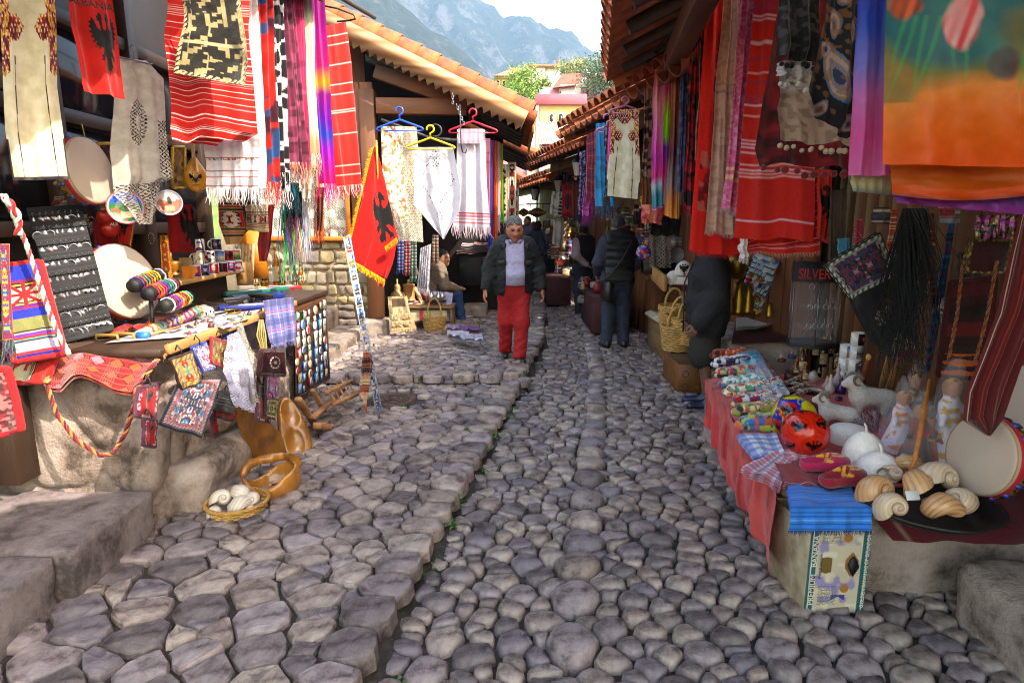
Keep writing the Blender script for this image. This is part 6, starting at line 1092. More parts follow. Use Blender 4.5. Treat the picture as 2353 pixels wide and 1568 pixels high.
# seated woman
sw=P(985,712,9.9);person('dark haired woman sitting in a beige jacket and jeans beside her goods',(sw[0],9.9,.02),-pi/2+.25,dict(pe=(0,0,.47),ch=(0,.12,.80),ne=(0,.20,.98),he=(.02,.26,1.10),shR=(.17,.17,.94),shL=(-.17,.17,.94),elR=(.23,.25,.66),elL=(-.22,.27,.66),wrR=(.12,.46,.60),wrL=(-.10,.46,.60),hpR=(.09,.05,.46),hpL=(-.09,.05,.46),knR=(.10,.46,.52),knL=(-.08,.44,.50),anR=(.11,.52,.09),anL=(-.09,.48,.09),toR=(.11,.70,.035),toL=(-.10,.66,.035)),1.70,.0125,'b07a5e','17110f',(('trousers','20406e',.012,dict(waist=.62,wr=.03)),('top','7a6a5a',.03,dict(hem=.40,name='jacket',wr=.04))),shoes='3a2620',yaw=-.95,longh=.10,fem=True,hs=1.08)
m=MB();m.box((sw[0]-.02,9.9,.2),(.34,.36,.36));one('wooden_stool',m,WOOD,'low dark wooden seat under the sitting woman','stool')
# people farther up the lane
for lb,u,v,h,rz,gar,hair,kw in(('man in a bright blue shirt walking away',1256,661,1.76,.0,(('trousers','1a2338',.018),('top','2458b8',.03,dict(hem=.88,name='shirt'))),'7a7876',{}),
 ('woman with long dark hair in a speckled dress walking away',1234,662,1.60,.2,(('skirt','6a6478',.02,dict(hem=.55)),('top','6a6478',.025,dict(hem=.9,name='dress'))),'120d0e',dict(longh=.42,fem=True)),
 ('stooping man in a dark blue jacket by the left racks',1156,690,1.68,.9,(('trousers','161a26',.018),('top','151c34',.035,dict(hem=.82))),'2a2624',dict(pose=dict(ch=(0,.14,1.22),ne=(0,.26,1.36),he=(0,.36,1.45),shR=(.18,.2,1.32),shL=(-.18,.2,1.32),elR=(.24,.28,1.06),elL=(-.24,.28,1.06),wrR=(.2,.42,.9),wrL=(-.2,.42,.9)),bald=True)),
 ('man in a slate blue jacket behind the walking man',1212,664,1.72,2.4,(('trousers','1a1c26',.018),('top','27304a',.035,dict(hem=.82))),'2a211c',{}),('woman with curly brown hair behind the walking man',1224,668,1.58,.3,(('trousers','23202a',.018),('top','2a3a58',.03,dict(hem=.82))),'4a2c1c',dict(longh=.04)),
 ('person in dark clothes at the left of the lane',1190,660,1.70,.4,(('trousers','15161c',.018),('top','22202a',.035,dict(hem=.82))),'1a1614',{}),('person in a pale shirt at the far end of the lane',1178,650,1.72,.1,(('trousers','23283a',.018),('top','9a98a4',.03,dict(hem=.86,name='shirt'))),'2a211c',{})):
 person(lb,gp(u,v),rz,kw.pop('pose',{}),h,.026,'a06a54',hair,gar,hands=True,**kw)
# ================================================================== MIDDLE OF THE LANE, LEFT SIDE
hanger('blue plastic hanger carrying the cream flowered tablecloth',917,246,96,7.5,'1850c8');hanger('yellow plastic hanger carrying the white cutwork tablecloth',988,288,100,7.1,'d8b818');hanger('red plastic hanger carrying the white towel with red ends',1086,250,100,7.9,'b8142c')
flor=spots('cfc6b8',['c08048','7a8a58','b86a58'],26,5,.70)
hang('tablecloth','cream tablecloth with small orange flowers and crochet lace border','tablecloth',{'L':[(874,290),(880,420),(906,552)],'R':[(957,292),(968,430),(974,556)]},(7.5,7.7),over(over(flor,lace('b5aa98',26,lambda s,t:1.+0*s,None,.5),(.58,1.1,0,.82)),lace('c0b5a4',20,lambda s,t:1.+0*s,None,.4),(-.1,1.1,.80,1.1)),LACE,nu=70,nv=160,folds=1.6,amp=.03,seed=2,group='cloths on hangers')
hang('tablecloth','white cutwork tablecloth hanging to a point on the yellow hanger','tablecloth',{'L':[(953,338),(950,470),(1016,546)],'R':[(1041,338),(1058,430),(1056,484),(1020,550)]},7.15,lace('d4d0d8',16,lambda s,t:((np.abs(np.abs(s-.5)*1.1+np.abs(t-.32)*1.4-.42)<.02)|(np.hypot((s-.5)*.7,t-.72)<.07)|(np.hypot((s-.5)*.7,t-.16)<.06))*1.,None,.35),LACE,nu=90,nv=150,folds=1.8,amp=.035,seed=4,group='cloths on hangers')
hang('towel','long white towel with red woven ends and fringe on the red hanger','towel',{'L':[(1050,298),(1048,450),(1040,518)],'R':[(1114,298),(1118,420),(1126,522)]},7.95,stripes('d0c6d0',[(.86,.012,'b03048'),(.89,.03,'c86878'),(.925,.012,'b03048'),(.96,.02,'c86878')]),nu=60,nv=120,folds=2.2,amp=.03,seed=7,group='cloths on hangers',fr=(.16,50,['d8ccd4','d0b0bc'],.008,3))
hang('towel','shorter mauve towel folded over the red hanger bar','towel',(1052,1110,296,1052,1110,330),7.88,plaid('b8a4b4',[(.05,.01,'a87890')],.1),nu=20,nv=20,amp=.006,group='cloths on hangers')
for k,(u,w,v0,v1,c,nm)in enumerate(((1118,8,318,520,'c87888','pink striped'),(1126,5,322,560,'2038a0','royal blue'),(1131,6,322,556,'a01820','dark red'),(1137,6,324,560,'d86a18','orange'),(1143,6,326,520,'d8a0b8','pale pink'),(1149,6,330,480,'b8c83a','lime yellow'),(1152,5,400,500,'2a9a3a','bright green'))):hang('scarf',nm+' scarf in the row right of the white towel','scarf',(u-w,u+w,v0,u-w,u+w,v1),8.3+.25*k,rlines(c,['d8c8c8','a85868'],9,k)if k==0 else solid(c),SILK,'scarves right of the white towel',nu=14,nv=50,folds=1.5,amp=.02,seed=k,fr=(.1,14,[c],.01,k))
for k,(u0,u1,v0,v1,Y)in enumerate(((1146,1166,378,510,10.2),(1166,1186,372,512,10.8),(1176,1192,432,560,12.5))):hang('carpet',['dark red carpet runner with black zigzag border','cream and red carpet runner with tooth border','plum carpet runner with white medallions'][k]+' hung at the lane','carpet',(u0,u1,v0,u0,u1,v1),Y,rug(['3a1014','8a1820','5a1028'][k],['c8b090','15101a','c8c0b0'],9,k+3,.22),WOOL,nu=30,nv=90,amp=.006,group='carpets hung at the lane')
m=MB();c0=P(1040,218,7.6)
for k in range(12):a=k*pi/2;q=P(1040+k*2.3 if k>3 else 1040,218+k*6.0,7.6);x=np.linspace(0,2*pi,11)[:-1];m.tube(q+np.stack([np.cos(x)*.011*(k%2),np.cos(x)*.011*((k+1)%2),np.sin(x)*.02],-1),.004,5,None,None,True)
one('chain',m,STEEL,'white metal chain hanging from the house tie beam','chain');m=MB();m.tube([P(1056,240,7.7),P(1059,330,7.7),P(1062,350,7.7),P(1070,352,7.7),P(1072,342,7.7)],.008,6);one('iron_hook',m,IRON,'long iron hook beside the white towel','hook')
m=MB();m.tube([P(875,275,7.9),P(930,295,8.0),P(1020,330,8.1)],.02,8);m.tube([P(985,318,8.1),P(1060,324,8.1)],.025,8);m.tube([P(1000+14*math.cos(a),300-14*math.sin(a),8)for a in np.linspace(-2,3,12)],.012,7);one('iron_bracket',m,IRON,'black iron bracket arm with scroll behind the hangers','bracket')
# the seated woman's goods
def bench(name,label,c,w,d,h,rz=0,mt=PLANK,group=None):
 t=thing(name,label,'bench',c,rz,group);m=MB()
 for k in(-1,0,1):m.box((0,k*d/3,h-.015),(w,d/3-.006,.03))
 part('top',m,mt,t,True)
 for x in(-1,1):m=MB();m.box((x*(w/2-.04),0,(h-.03)/2),(.04,d*.9,h-.03));part('end_panel',m,mt,t,True)
 return t
q=G(985,775);bench('goods_bench','low pale wooden bench beside the stone plinth',(q[0]-.1,9.15,.1),.95,.5,.36);bz=.47
one('folded_cloth',sheet([P(930,712,8.95),P(1025,712,8.95),P(1027,735,8.9),P(930,738,8.9)],stripes('b8a888',[(.4,.1,'b83a4a'),(.6,.06,'8a9a3a')],ax=0),40,12,1,.008,thick=.03),WOOL,'folded cream cloth with red stripe on the bench edge','cloth')
one('patterned_cloth',sheet([P(930,690,9.3),P(1022,690,9.3),P(1026,716,9.0),P(940,712,9.0)],rug('8a1828',['c8b0b0','2a2a60'],12,2,.1),40,12,1,.008,thick=.02),WOOL,'red patterned cloth spread over the bench','cloth')
q=P(914,695,9.2);m=MB();m.lathe([(0,0),(.09,.01),(.12,.07),(.10,.14),(.05,.18),(.055,.23),(.04,.27),(.012,.29),(.012,.36),(0,.36)],20,T(q));one('gourd',m,mat('b08a58',.4,9,.35,.1),'pale dried gourd bottle standing on the bench','gourd');q=P(940,690,9.3);m=MB();m.lathe([(0,0),(.10,0),(.10,.02),(.085,.03),(.085,.22),(.095,.23),(.09,.25),(0,.26)],20,T(q));m.box((0,0,.29),(.05,.02,.06),T(q));one('wooden_churn',m,PINE,'pale turned wooden tub with a lid beside the gourd','tub')
for k,(u0,v0,u1,v1,c,nm)in enumerate(((952,660,978,712,'c8a878','pale wooden flute case'),(965,655,990,705,'a02020','red wooden flute'),(975,655,1002,700,'3a3a60','dark banded flute'),(926,560,952,640,'8a1a20','long red wrapped flute'),(940,570,966,650,'5a2a1a','brown carved flute'))):m=MB();m.beam(P(u0,v0,9.5),P(u1,v1,9.1),.06 if k==0 else .04,.04,bev=.015);one('flute',m,mat(c,.5,20,.5,.2),nm+' leaning among the bench goods','flute')
t=thing('tea_set','small metal tea set on a tray beside the sitting woman','tea set',P(1000,690,9.2));q=P(1002,688,9.2)
m=MB();m.lathe([(0,0),(.16,0),(.17,.015)],24,T(q));part('tray',m,SILVER,t)
for k in range(5):m=MB();m.lathe([(0,0),(.03,0),(.045,.03),(.035,.06),(.015,.075),(.02,.09),(0,.1)],14,T(q+[.09*math.cos(k*1.3),.09*math.sin(k*1.3),.01]));part('pot',m,SILVER,t)
one('lilac_cloth',sheet([P(990,668,9.4),P(1040,672,9.3),P(1036,740,9.0),P(1018,735,9.0)],plaid('a8a0c8',[(.05,.02,'d0c8e0')],.1),20,30,2,.02),CLOTH,'lilac cloth hanging off the bench beside the tea set','cloth')
vt=hang('crochet_vest_','cream knitted fringed vest hanging in front of the bench','vest',{'L':[(890,682),(894,730),(905,762)],'R':[(934,680),(942,720),(958,755)]},8.3,lambda s,t,w,h:np.where((((s>.2)&(s<.85)&(t>.06)&(t<.30)))[:,None],hx('5a4434'),spots('c4ac84',['a88c60'],60,3,.55)(s,t,w,h)),WOOL,nu=40,nv=60,folds=1.5,amp=.02,thick=.03)
for k,v in enumerate((722,738,754)):part('fringe',fringe(np.array([P(900,v,8.24),P(946+4*k,v-4,8.24)]),(0,0,-1),.07,60,['c8b088','b89c70'],.012,k),WOOL,vt)
q=G(999,776);basket('round wicker basket with a tall hoop handle on the cobbles',(q[0],q[1],.11),.14,.165,.22,11,handle=.26,waves=15);q=G(930,778);basket('small dark wicker basket under the knitted vest',(q[0],q[1]+.1,.11),.13,.17,.14,7,mat('8a6430',.7,30,.4,.3))
t=thing('cardboard_box','flattened cardboard box under the wrapped cloths','box',G(1055,790));q=G(1060,785);m=MB();m.box((q[0],q[1]+.1,.17),(.5,.4,.09),b=.01);part('carton',m,mat('8a6a48',.8,9,.3,.2),t)
for k,(u,v,c)in enumerate(((1045,752,'b8b0d0'),(1075,755,'7a6aa8'),(1050,768,'c8c4dc'),(1080,775,'c0c0d8'))):q=G(u,v,.26+.0*k);one('wrapped_cloth',sheet([q+[-.14,.1,.03],q+[.14,.12,.02],q+[.17,-.12,.0],q+[-.12,-.12,.01]],plaid(c,[(.03,.02,'8a3a68' if k<2 else 'd8d8e8')],.06),20,20,2,.012,k,thick=.025),FOIL,['lilac cloth in a clear bag at the back','violet checked cloth in a clear bag','pale cloth in clear film at the front left','pale blue cloth in clear film at the front right'][k]+' on the carton','cloth','wrapped cloths on the carton')
hang('blue_ribbon_flag','shiny blue ribbon banner with yellow top behind the red flag','banner',(886,908,548,886,902,608),7.4,bands([(0,'c89018'),(.14,'c89018'),(.16,'2a50b8'),(1,'1f3f9a')]),SILK,nu=16,nv=30,folds=1,amp=.03)
hang('yarn_skein','white fluffy yarn hanging beside the cream tablecloth','yarn',{'L':[(965,570),(958,660)],'R':[(990,560),(985,665)]},8.6,spots('b8b4c0',['8a8894'],90,2,.5),WOOL,nu=20,nv=40,folds=5,amp=.03,fr=(.1,40,['c8c4d0'],.006,2))
for k,(u,v0,v1,c)in enumerate(((920,545,620,'2a3a80'),(936,550,625,'7a2a30'),(950,548,640,'3a5a4a'),(1000,540,600,'6a4a34'))):hang('woven_belt',['blue and white','red and white','green striped','brown'][k]+' woven belt hanging under the tablecloths','belt',(u-7,u+7,v0,u-9,u+7,v1),8.9,stripes(c,[(.0,.016,'b8b0b0')],.05),WOOL,'woven belts under the tablecloths',nu=8,nv=60,amp=.02,fr=(.06,12,[c],.008,k))
# folded textiles on a dark table beyond the woman
t=thing('display_table','black draped table with folded red and blue cloths','table',P(1085,660,10.8));m=MB();a,b=P(1056,655,10.6),P(1112,580,10.6);m.box(((a[0]+b[0])/2,10.9,a[2]/2+b[2]/2),(b[0]-a[0],.6,b[2]-a[2]));part('drape',m,BLACK,t)
for k,(u,v,c)in enumerate(((1062,576,'a01c28'),(1085,572,'3a78a8'),(1108,574,'b02838'),(1072,564,'b8a8b0'),(1100,562,'8a1828'),(1122,590,'a82030'))):a=P(u-14,v,10.5);one('folded_cloth',sheet([a+[0,.4,.03],a+[.32,.4,.03],a+[.34,0,0],a+[0,0,-.01]],stripes(c,[(.02,.015,'d0c0c0'),(.05,.01,'2a2a50')],.09),14,20,1,.008,k,thick=.04),WOOL,['dark red','blue striped','bright red','pale mauve','wine red','red edged'][k]+' folded cloth on the black table','cloth','folded cloths on the black table')
t=rough_block('s',(P(1060,700,10.3)[0],10.2,0),(P(1118,700,10.3)[0],10.7,.30),.04,.012,STONE,5,5,.015);one('stone_block',t,STONE,'squared stone doorstep below the black table','stone block')
# far lane: sign, lantern, goods
def sign(label,u,v,w,h,Y,txt,c,tc):
 t=thing('hanging_sign',label,'sign',P(u,v,Y));q=P(u,v,Y);s=Y/1400;W_,H_=w*s,h*s;m=MB();m.prism([(W_/2*math.cos(a)*(1+.08*math.cos(4*a)),H_/2*math.sin(a)*(1+.15*math.cos(4*a)))for a in np.linspace(0,2*pi,25)[:-1]],.04,np.array([[1,0,0,q[0]],[0,0,1,q[1]],[0,1,0,q[2]],[0,0,0,1.]]));part('board',m,mat(c,.6,6,.4,.2),t)
 m=MB();[m.tube([q+[x*W_*.35,0,H_*.4],q+[x*W_*.35,0,H_*1.0]],.01,5)for x in(-1,1)];m.tube([q+[-W_*.6,0,H_],q+[W_*.9,0,H_]],.015,5);part('bracket',m,IRON,t)
 if txt:lettering(txt,mat(tc,.6,9,.1,0),H_*.44,frame(q-[0,.025,0],(1,0,0),(0,-1,0)),t)
sign('dark wooden oval sign reading SOUVENIR over the lane',1233,488,40,19,15.5,'SOUVENIR','4a2a18','b8843a');sign('paler wooden oval sign beyond the SOUVENIR sign',1203,488,26,16,18.5,'','b88048','6a3a18')
def lantern(label,u,v,Y,sz):
 q=P(u,v,Y);t=thing('lantern',label,'lamp',q);M=T(q,.4,s=sz);m=MB();m.lathe([(.10,0),(.17,.32)],4,M);part('glass',m,mat('b8b4a8',.2,5,.1,.0),t);m=MB();m.lathe([(.19,.32),(.10,.43),(.03,.46),(.02,.55),(0,.55)],4,M);m.lathe([(0,-.03),(.11,-.02),(.11,.01)],4,M)
 for k in range(4):a=k*pi/2;m.tube([(.10*math.cos(a),.1*math.sin(a),0),(.17*math.cos(a),.17*math.sin(a),.32)],.012,4,None,M)
 m.tube([(0,0,.55),(0,0,.75),(.9,0,.8)],.015,5,None,M);part('iron_frame',m,IRON,t)
lantern('black iron lantern hanging over the lane by the white wall',1229,458,15,.75);lantern('large iron lantern under the third right roof',1327,405,9.5,.62);lantern('black iron lantern by the plank gable',1283,440,11.5,.6)
def wallat(u,v,k):
 A,B=((1.30,5.0),(.66,8.5),1.35)[:2]if k==2 else((1.05,8.6),(.32,12.2))if k==3 else((.75,12.6),(-.35,18.4));off={2:1.30,3:1.05,4:1.15}[k];A,B=np.array(A),np.array(B);e=(B-A)/np.linalg.norm(B-A);o=np.array([e[1],-e[0]]);q=A+o*off;d=ray(u,v);n=o;tt_=(q@n)/(d[:2]@n);return np.array([0,0,CAM_H])+d*tt_
hang('red_runner','red embroidered runner hanging by the far right shops','runner',(1292,1318,425,1290,1316,500),10.5,rug('8a1018',['a83038','3a2030'],8,3,.1),nu=20,nv=40,amp=.02);hang('white_blouse','white lace blouse hanging left of the red runner','blouse',{'L':[(1268,440),(1262,490),(1272,500)],'R':[(1292,440),(1290,480),(1284,505)]},10.9,spots('bdb5ad',['8a827c'],30,3,.6),nu=20,nv=30,folds=2,amp=.03);hang('white_shirt','long pale shirt hanging below the white blouse','shirt',{'L':[(1272,505),(1268,560)],'R':[(1296,500),(1292,570)]},10.7,solid('b5aca4','8a847e'),nu=16,nv=30,folds=2,amp=.03);hang('striped_bag','brown striped bag beside the red runner','bag',{'L':[(1288,450),(1280,495)],'R':[(1298,450),(1296,498)]},10.6,stripes('2a1a16',[(.02,.02,'b8a898')],.06),WOOL,nu=12,nv=40,amp=.02)
# display shelves crowded with small goods along both sides
r=random.Random(21)
def trinket(q,s,k,place,grp):
 place=('near the ground','at knee height','at hip height','at chest height','at head height','above head height')[int(np.clip(q[2]/.35,0,5))]+' '+place
 kinds=('small round metal plate','dark clay jug','small carved box','tiny white figurine','little woven bag','small brass bell','red felt purse','string of beads');c=r.choice(('6a4a34','8a1a20','b89a78','3a3a48','a88a40','bdb4ac','2a4a7a','5a2a20','7a7a80','4a5a3a'));nm={'6a4a34':'brown','8a1a20':'red','b89a78':'tan','3a3a48':'slate','a88a40':'gold','bdb4ac':'white','2a4a7a':'blue','5a2a20':'rust','7a7a80':'grey','4a5a3a':'green'}[c];m=MB()
 if k==0:m.lathe([(0,0),(s*.8,.0),(s,.02)],14,T(q,0,pi/2+r.uniform(-.2,.2)))
 elif k==1:m.lathe([(0,0),(s*.5,0),(s*.7,s*.5),(s*.6,s*1.0),(s*.25,s*1.3),(s*.35,s*1.6)],12,T(q));m.tube([q+[s*.6,0,s*.9],q+[s*.95,0,s*1.1],q+[s*.4,0,s*1.5]],s*.08,5)
 elif k==2:m.box((0,0,s*.4),(s*1.4,s,s*.8),T(q,r.uniform(-.5,.5)),.006);m.tube([(-s*.7,0,s*.8),(0,0,s*1.0),(s*.7,0,s*.8)],s*.3,6,None,T(q))
 elif k==3:m.lathe([(0,0),(s*.5,0),(s*.3,s*.8),(s*.15,s),(s*.28,s*1.3),(0,s*1.5)],10,T(q))
 elif k in(4,6):return one('small_bag',sheet([q+[-s*.7,0,s*1.6],q+[s*.7,0,s*1.6],q+[s*.9,0,0],q+[-s*.9,0,0]],rlines(c,['c8b090','2a1a20','8a2028'],5,r.randrange(99),.05),10,14,1,.02,thick=.02),WOOL,nm+' '+kinds[4 if k==4 else 6]+' '+place,'bag',grp)
 elif k==5:m.lathe([(s*.6,0),(s*.5,s*.3),(s*.3,s*.9),(s*.1,s*1.1),(.01,s*1.4)],12,T(q))
 else:a=np.linspace(0,2*pi,13)[:-1];[m.ball(q+[math.cos(x)*s*.5,0,s+math.sin(x)*s*1.0],s*.12,6)for x in a]
 nm_=('metal_plate','clay_jug','carved_box','figurine','x','bell','x','bead_string')[k];mt=BRASS if k==5 else STEEL if k==0 and r.random()<.5 else mat(c,.5,14,.3,.1);return one(nm_,m,mt,(nm if mt not in(BRASS,STEEL)else 'shiny')+' '+kinds[k]+' '+place,kinds[k].split()[-1],grp)
for(u0,u1,v0,v1,n,wk,place)in((1262,1340,500,600,70,3,'on the far right shop wall'),(1395,1560,470,600,80,2,'on the wall behind the men'),(1250,1300,480,560,24,4,'at the far bend of the lane')):
 for k in range(n):u,v=r.uniform(u0,u1),r.uniform(v0,v1);q=wallat(u,v,wk);trinket(q+np.array([-.05,-.1,0]),(.05+.05*r.random())*(1 if wk==2 else 1.3),r.choice((0,4,4,6,7,2,5)),place,'small goods '+place)
for k in range(34):u,v=r.uniform(1140,1200),r.uniform(520,600);q=P(u,v,r.uniform(11,13.5));trinket(q,.06+.05*r.random(),r.choice((0,4,6,7)),'on the left wall beyond the racks','small goods on the left wall beyond the racks')
for k in range(5):u=1296+k*7;hang('hung_garment',['black','wine red','grey','navy','rust'][k]+' garment hanging in the far right row','garment',(u-9,u+9,395+k*6,u-10,u+8,470+k*9),11.5-.3*k,spots(['15141a','5a1020','5a5660','1a2048','6a3020'][k],['3a3038'],9,k,.55),CLOTH,'garments in the far right row',nu=10,nv=24,folds=2,amp=.03)
# ================================================================== RIGHT: TEXTILES UNDER THE EAVES
hang('felt_tunic','smaller cream felt tunic with red embroidery hanging on a pink hanger','tunic',{'L':[(1397,252),(1404,300),(1396,400),(1394,452)],'R':[(1470,250),(1468,300),(1472,390),(1466,460)]},(6.0,5.8),dressp,FELT,nu=90,nv=130,folds=1.2,amp=.02,seed=4,group='felt tunics on sale')
hanger('pink plastic hanger holding the smaller felt tunic',1437,222,60,5.9,'c86a88',18);hanger('blue plastic hanger under the nearest eave',1585,18,50,5.0,'2a6ab8');hanger('orange plastic hanger above the tie-dye silk',1535,118,46,5.4,'d88a18');hanger('pink hanger left of the tunic',1395,262,40,6.4,'c878a0')
def rose(s,t,w,h):o=spots('c41810',['8a1020','b05048','6a0c18'],16,7,.50)(s,t,w,h);return mixc(full('c81a10',len(s)),o,np.clip(((s>.35)*(t<.55)*(t>.18)+(s>.1)*(t>.62)*(t<.84))*1.,0,1))
tie=bands([(0,'c86878'),(.25,'d88090'),(.42,'d86aa0'),(.62,'b83aa0'),(.75,'c84088'),(.82,'a8b8c0'),(.9,'3a8a98'),(.985,'2a8090'),(.99,'d868a8'),(1,'d868a8')],4,.08);grn=bands([(0,'4a8a9a'),(.2,'b83070'),(.36,'98c81a'),(.52,'7ac020'),(.6,'6a2a90'),(.8,'c82a80'),(1,'6a8a98')],6,.06)
def leop(s,t,w,h):o=spots('8a6a58',['2a1c18'],34,4,.5)(s,t,w,h);o=np.where((t>.66)[:,None],spots('3a2218',['b06a28','6a3a20'],14,8,.5)(s,t,w,h),o);return np.where((t>.9)[:,None],hx('c87858'),o)
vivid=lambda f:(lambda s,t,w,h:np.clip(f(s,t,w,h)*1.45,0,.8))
RH=[('turquoise blue fringed shawl with faint rings',{'L':[(1369,284),(1367,476)],'R':[(1392,282),(1415,474)]},6.6,spots('2a88b8',['2074a0'],20,4,.62),CLOTH,['2a5a80','6a6a80']),('plum and red checked shawl left of the turquoise one',{'L':[(1348,310),(1345,450)],'R':[(1369,300),(1367,455)]},7.0,plaid('8a3040',[(.05,.02,'3a1a30'),(.1,.01,'b87070')],.13),CLOTH,['8a3050']),
 ('magenta net scarf at the left of the checked shawl',{'L':[(1345,400),(1335,500)],'R':[(1366,395),(1362,490)]},7.3,spots('8a2a70',['b05090'],40,3,.5),CLOTH,['8a3070']),('dark violet sequinned shawl',{'L':[(1331,350),(1327,495)],'R':[(1347,345),(1343,495)]},7.6,spots('1c1030',['6a2a80','8a88a8'],50,5,.62),CLOTH,['2a1840']),
 ('black and grey paisley shawl behind the felt tunic',{'L':[(1390,290),(1388,450)],'R':[(1402,288),(1400,455)]},6.3,spots('17151a',['6a6468'],40,5,.56),CLOTH,['4a4a40']),('bright pink scarf behind the felt tunic',{'L':[(1399,264),(1394,420)],'R':[(1409,262),(1405,420)]},6.1,solid('c8408a'),SILK,None),
 ('brown leopard print scarf with orange hem right of the tunic',{'L':[(1480,200),(1476,360),(1472,515)],'R':[(1500,195),(1498,360),(1496,510)]},5.6,leop,SILK,None),('peach and coral silk below the leopard print',{'L':[(1474,470),(1474,500)],'R':[(1530,470),(1520,520)]},5.5,spots('c8705a',['d89078','b04848'],12,3,.5),SILK,None),
 ('pink and teal tie-dye silk scarf',{'L':[(1504,160),(1496,330),(1497,482)],'R':[(1536,152),(1528,300),(1524,478)]},5.4,tie,SILK,None),('lime and violet tie-dye silk scarf',{'L':[(1534,140),(1520,320),(1518,470)],'R':[(1550,136),(1540,320),(1536,470)]},5.3,grn,SILK,None),
 ('sheer rust orange silk scarf with a pointed end',{'L':[(1546,100),(1538,300),(1526,496)],'R':[(1566,96),(1562,330),(1558,500)]},5.2,bands([(0,'5a2a18'),(.3,'8a4a1c'),(.6,'5a2030'),(.8,'7a6a68'),(.9,'b87030'),(1,'c88030')],4,.1),SILK,None),('neon green cloth end below the leopard print',{'L':[(1486,488),(1486,510)],'R':[(1512,488),(1506,512)]},5.7,solid('5ac81a'),SILK,None),
 ('navy brocade scarf beside the dark rose scarf',{'L':[(1566,60),(1560,300),(1556,440)],'R':[(1584,58),(1578,300),(1572,440)]},5.0,spots('1c1c3a',['3a3a60'],36,3,.52),CLOTH,None),('dark red scarf patterned with black roses',{'L':[(1586,60),(1578,300),(1566,488)],'R':[(1612,58),(1600,300),(1596,496)]},4.9,spots('7a0c18',['150a10','a01828'],22,5,.54),CLOTH,None),
 ('black cloth hanging low behind the silks',{'L':[(1494,500),(1496,540)],'R':[(1566,495),(1560,542)]},5.75,solid('0d0c10'),CLOTH,None),('brown brocade strip beside the big red cloth',{'L':[(1614,-30),(1602,280),(1596,370)],'R':[(1628,-30),(1616,280),(1606,370)]},4.75,spots('7a5a3a',['5a3a28'],40,3,.5),CLOTH,None),
 ('large plain red cloth printed with dark roses',{'L':[(1628,-60),(1606,250),(1580,576)],'R':[(1694,-60),(1696,250),(1702,584)]},4.65,rose,CLOTH,['c41810']),('beige pashmina with fine scrolls and a cut fringe',{'L':[(1664,-60),(1640,240),(1616,528)],'R':[(1700,-60),(1688,240),(1690,538)]},4.5,spots(stripes('b89c8c',[(.41,.01,'8a7a80'),(.44,.008,'8a7a80')]),['a88878'],50,4,.55),CLOTH,['c8b0a8']),
 ('rose pink shawl with pale veins and white fringe',{'L':[(1706,-60),(1682,250),(1660,478)],'R':[(1748,-60),(1724,250),(1704,486)]},4.35,over(spots('c05a80',['b04a72','d080a0'],60,4,.55),stripes('c05a80',[(.3,.2,'c8a878'),(.75,.2,'c8a878')]),(0,1,.80,.88)),CLOTH,['c8a8b0']),('thin violet blue cloth edge beside the pink shawl',{'L':[(1742,-60),(1716,250),(1696,410)],'R':[(1754,-60),(1728,250),(1706,410)]},4.3,solid('2a1a90'),CLOTH,None),
 ('big red woven cloth with white lines in front of the nearest stall',{'L':[(1738,-60),(1708,250),(1686,544)],'R':[(1850,-60),(1868,350),(1868,552)]},(4.1,3.9),rlines('b01a10',['d89090','c8a0b0','7a2a50'],22,12,.006,.6),CLOTH,None),('lower layer of the red woven cloth with a frayed hem',{'L':[(1712,500),(1718,576)],'R':[(1892,380),(1882,582)]},(4.2,4.0),rlines('b01a10',['d89090','c8a0b0'],9,14,.008,.6),CLOTH,['c87868']),
 ('orange red cloth with a black eagle at the stall wall',{'L':[(1880,390),(1876,545)],'R':[(1912,390),(1900,555)]},3.9,eagle(solid('a8200f'),(.2,1.2,.2,.8)),CLOTH,None),('small white fringed cloth end under the red woven cloth',{'L':[(1700,548),(1702,590)],'R':[(1716,548),(1720,592)]},4.1,solid('c0b8b4'),CLOTH,['c8c0bc'])]
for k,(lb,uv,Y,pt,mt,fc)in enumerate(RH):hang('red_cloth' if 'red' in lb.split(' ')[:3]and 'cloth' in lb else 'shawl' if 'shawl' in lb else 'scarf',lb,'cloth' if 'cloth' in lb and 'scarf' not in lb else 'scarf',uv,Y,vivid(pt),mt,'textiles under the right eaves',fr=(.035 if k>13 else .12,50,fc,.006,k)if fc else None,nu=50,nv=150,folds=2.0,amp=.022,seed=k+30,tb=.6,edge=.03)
def pom(m,row,c,n,R,seed=0,dz=-.02):
 rr=random.Random(seed)
 for k in range(n):q=row[int((k+.5)/n*(len(row)-1))];m.ball(q+np.array([rr.gauss(0,.006),rr.gauss(0,.006),dz+rr.gauss(0,.006)]),R*rr.uniform(.8,1.15),9,None,hx(c))
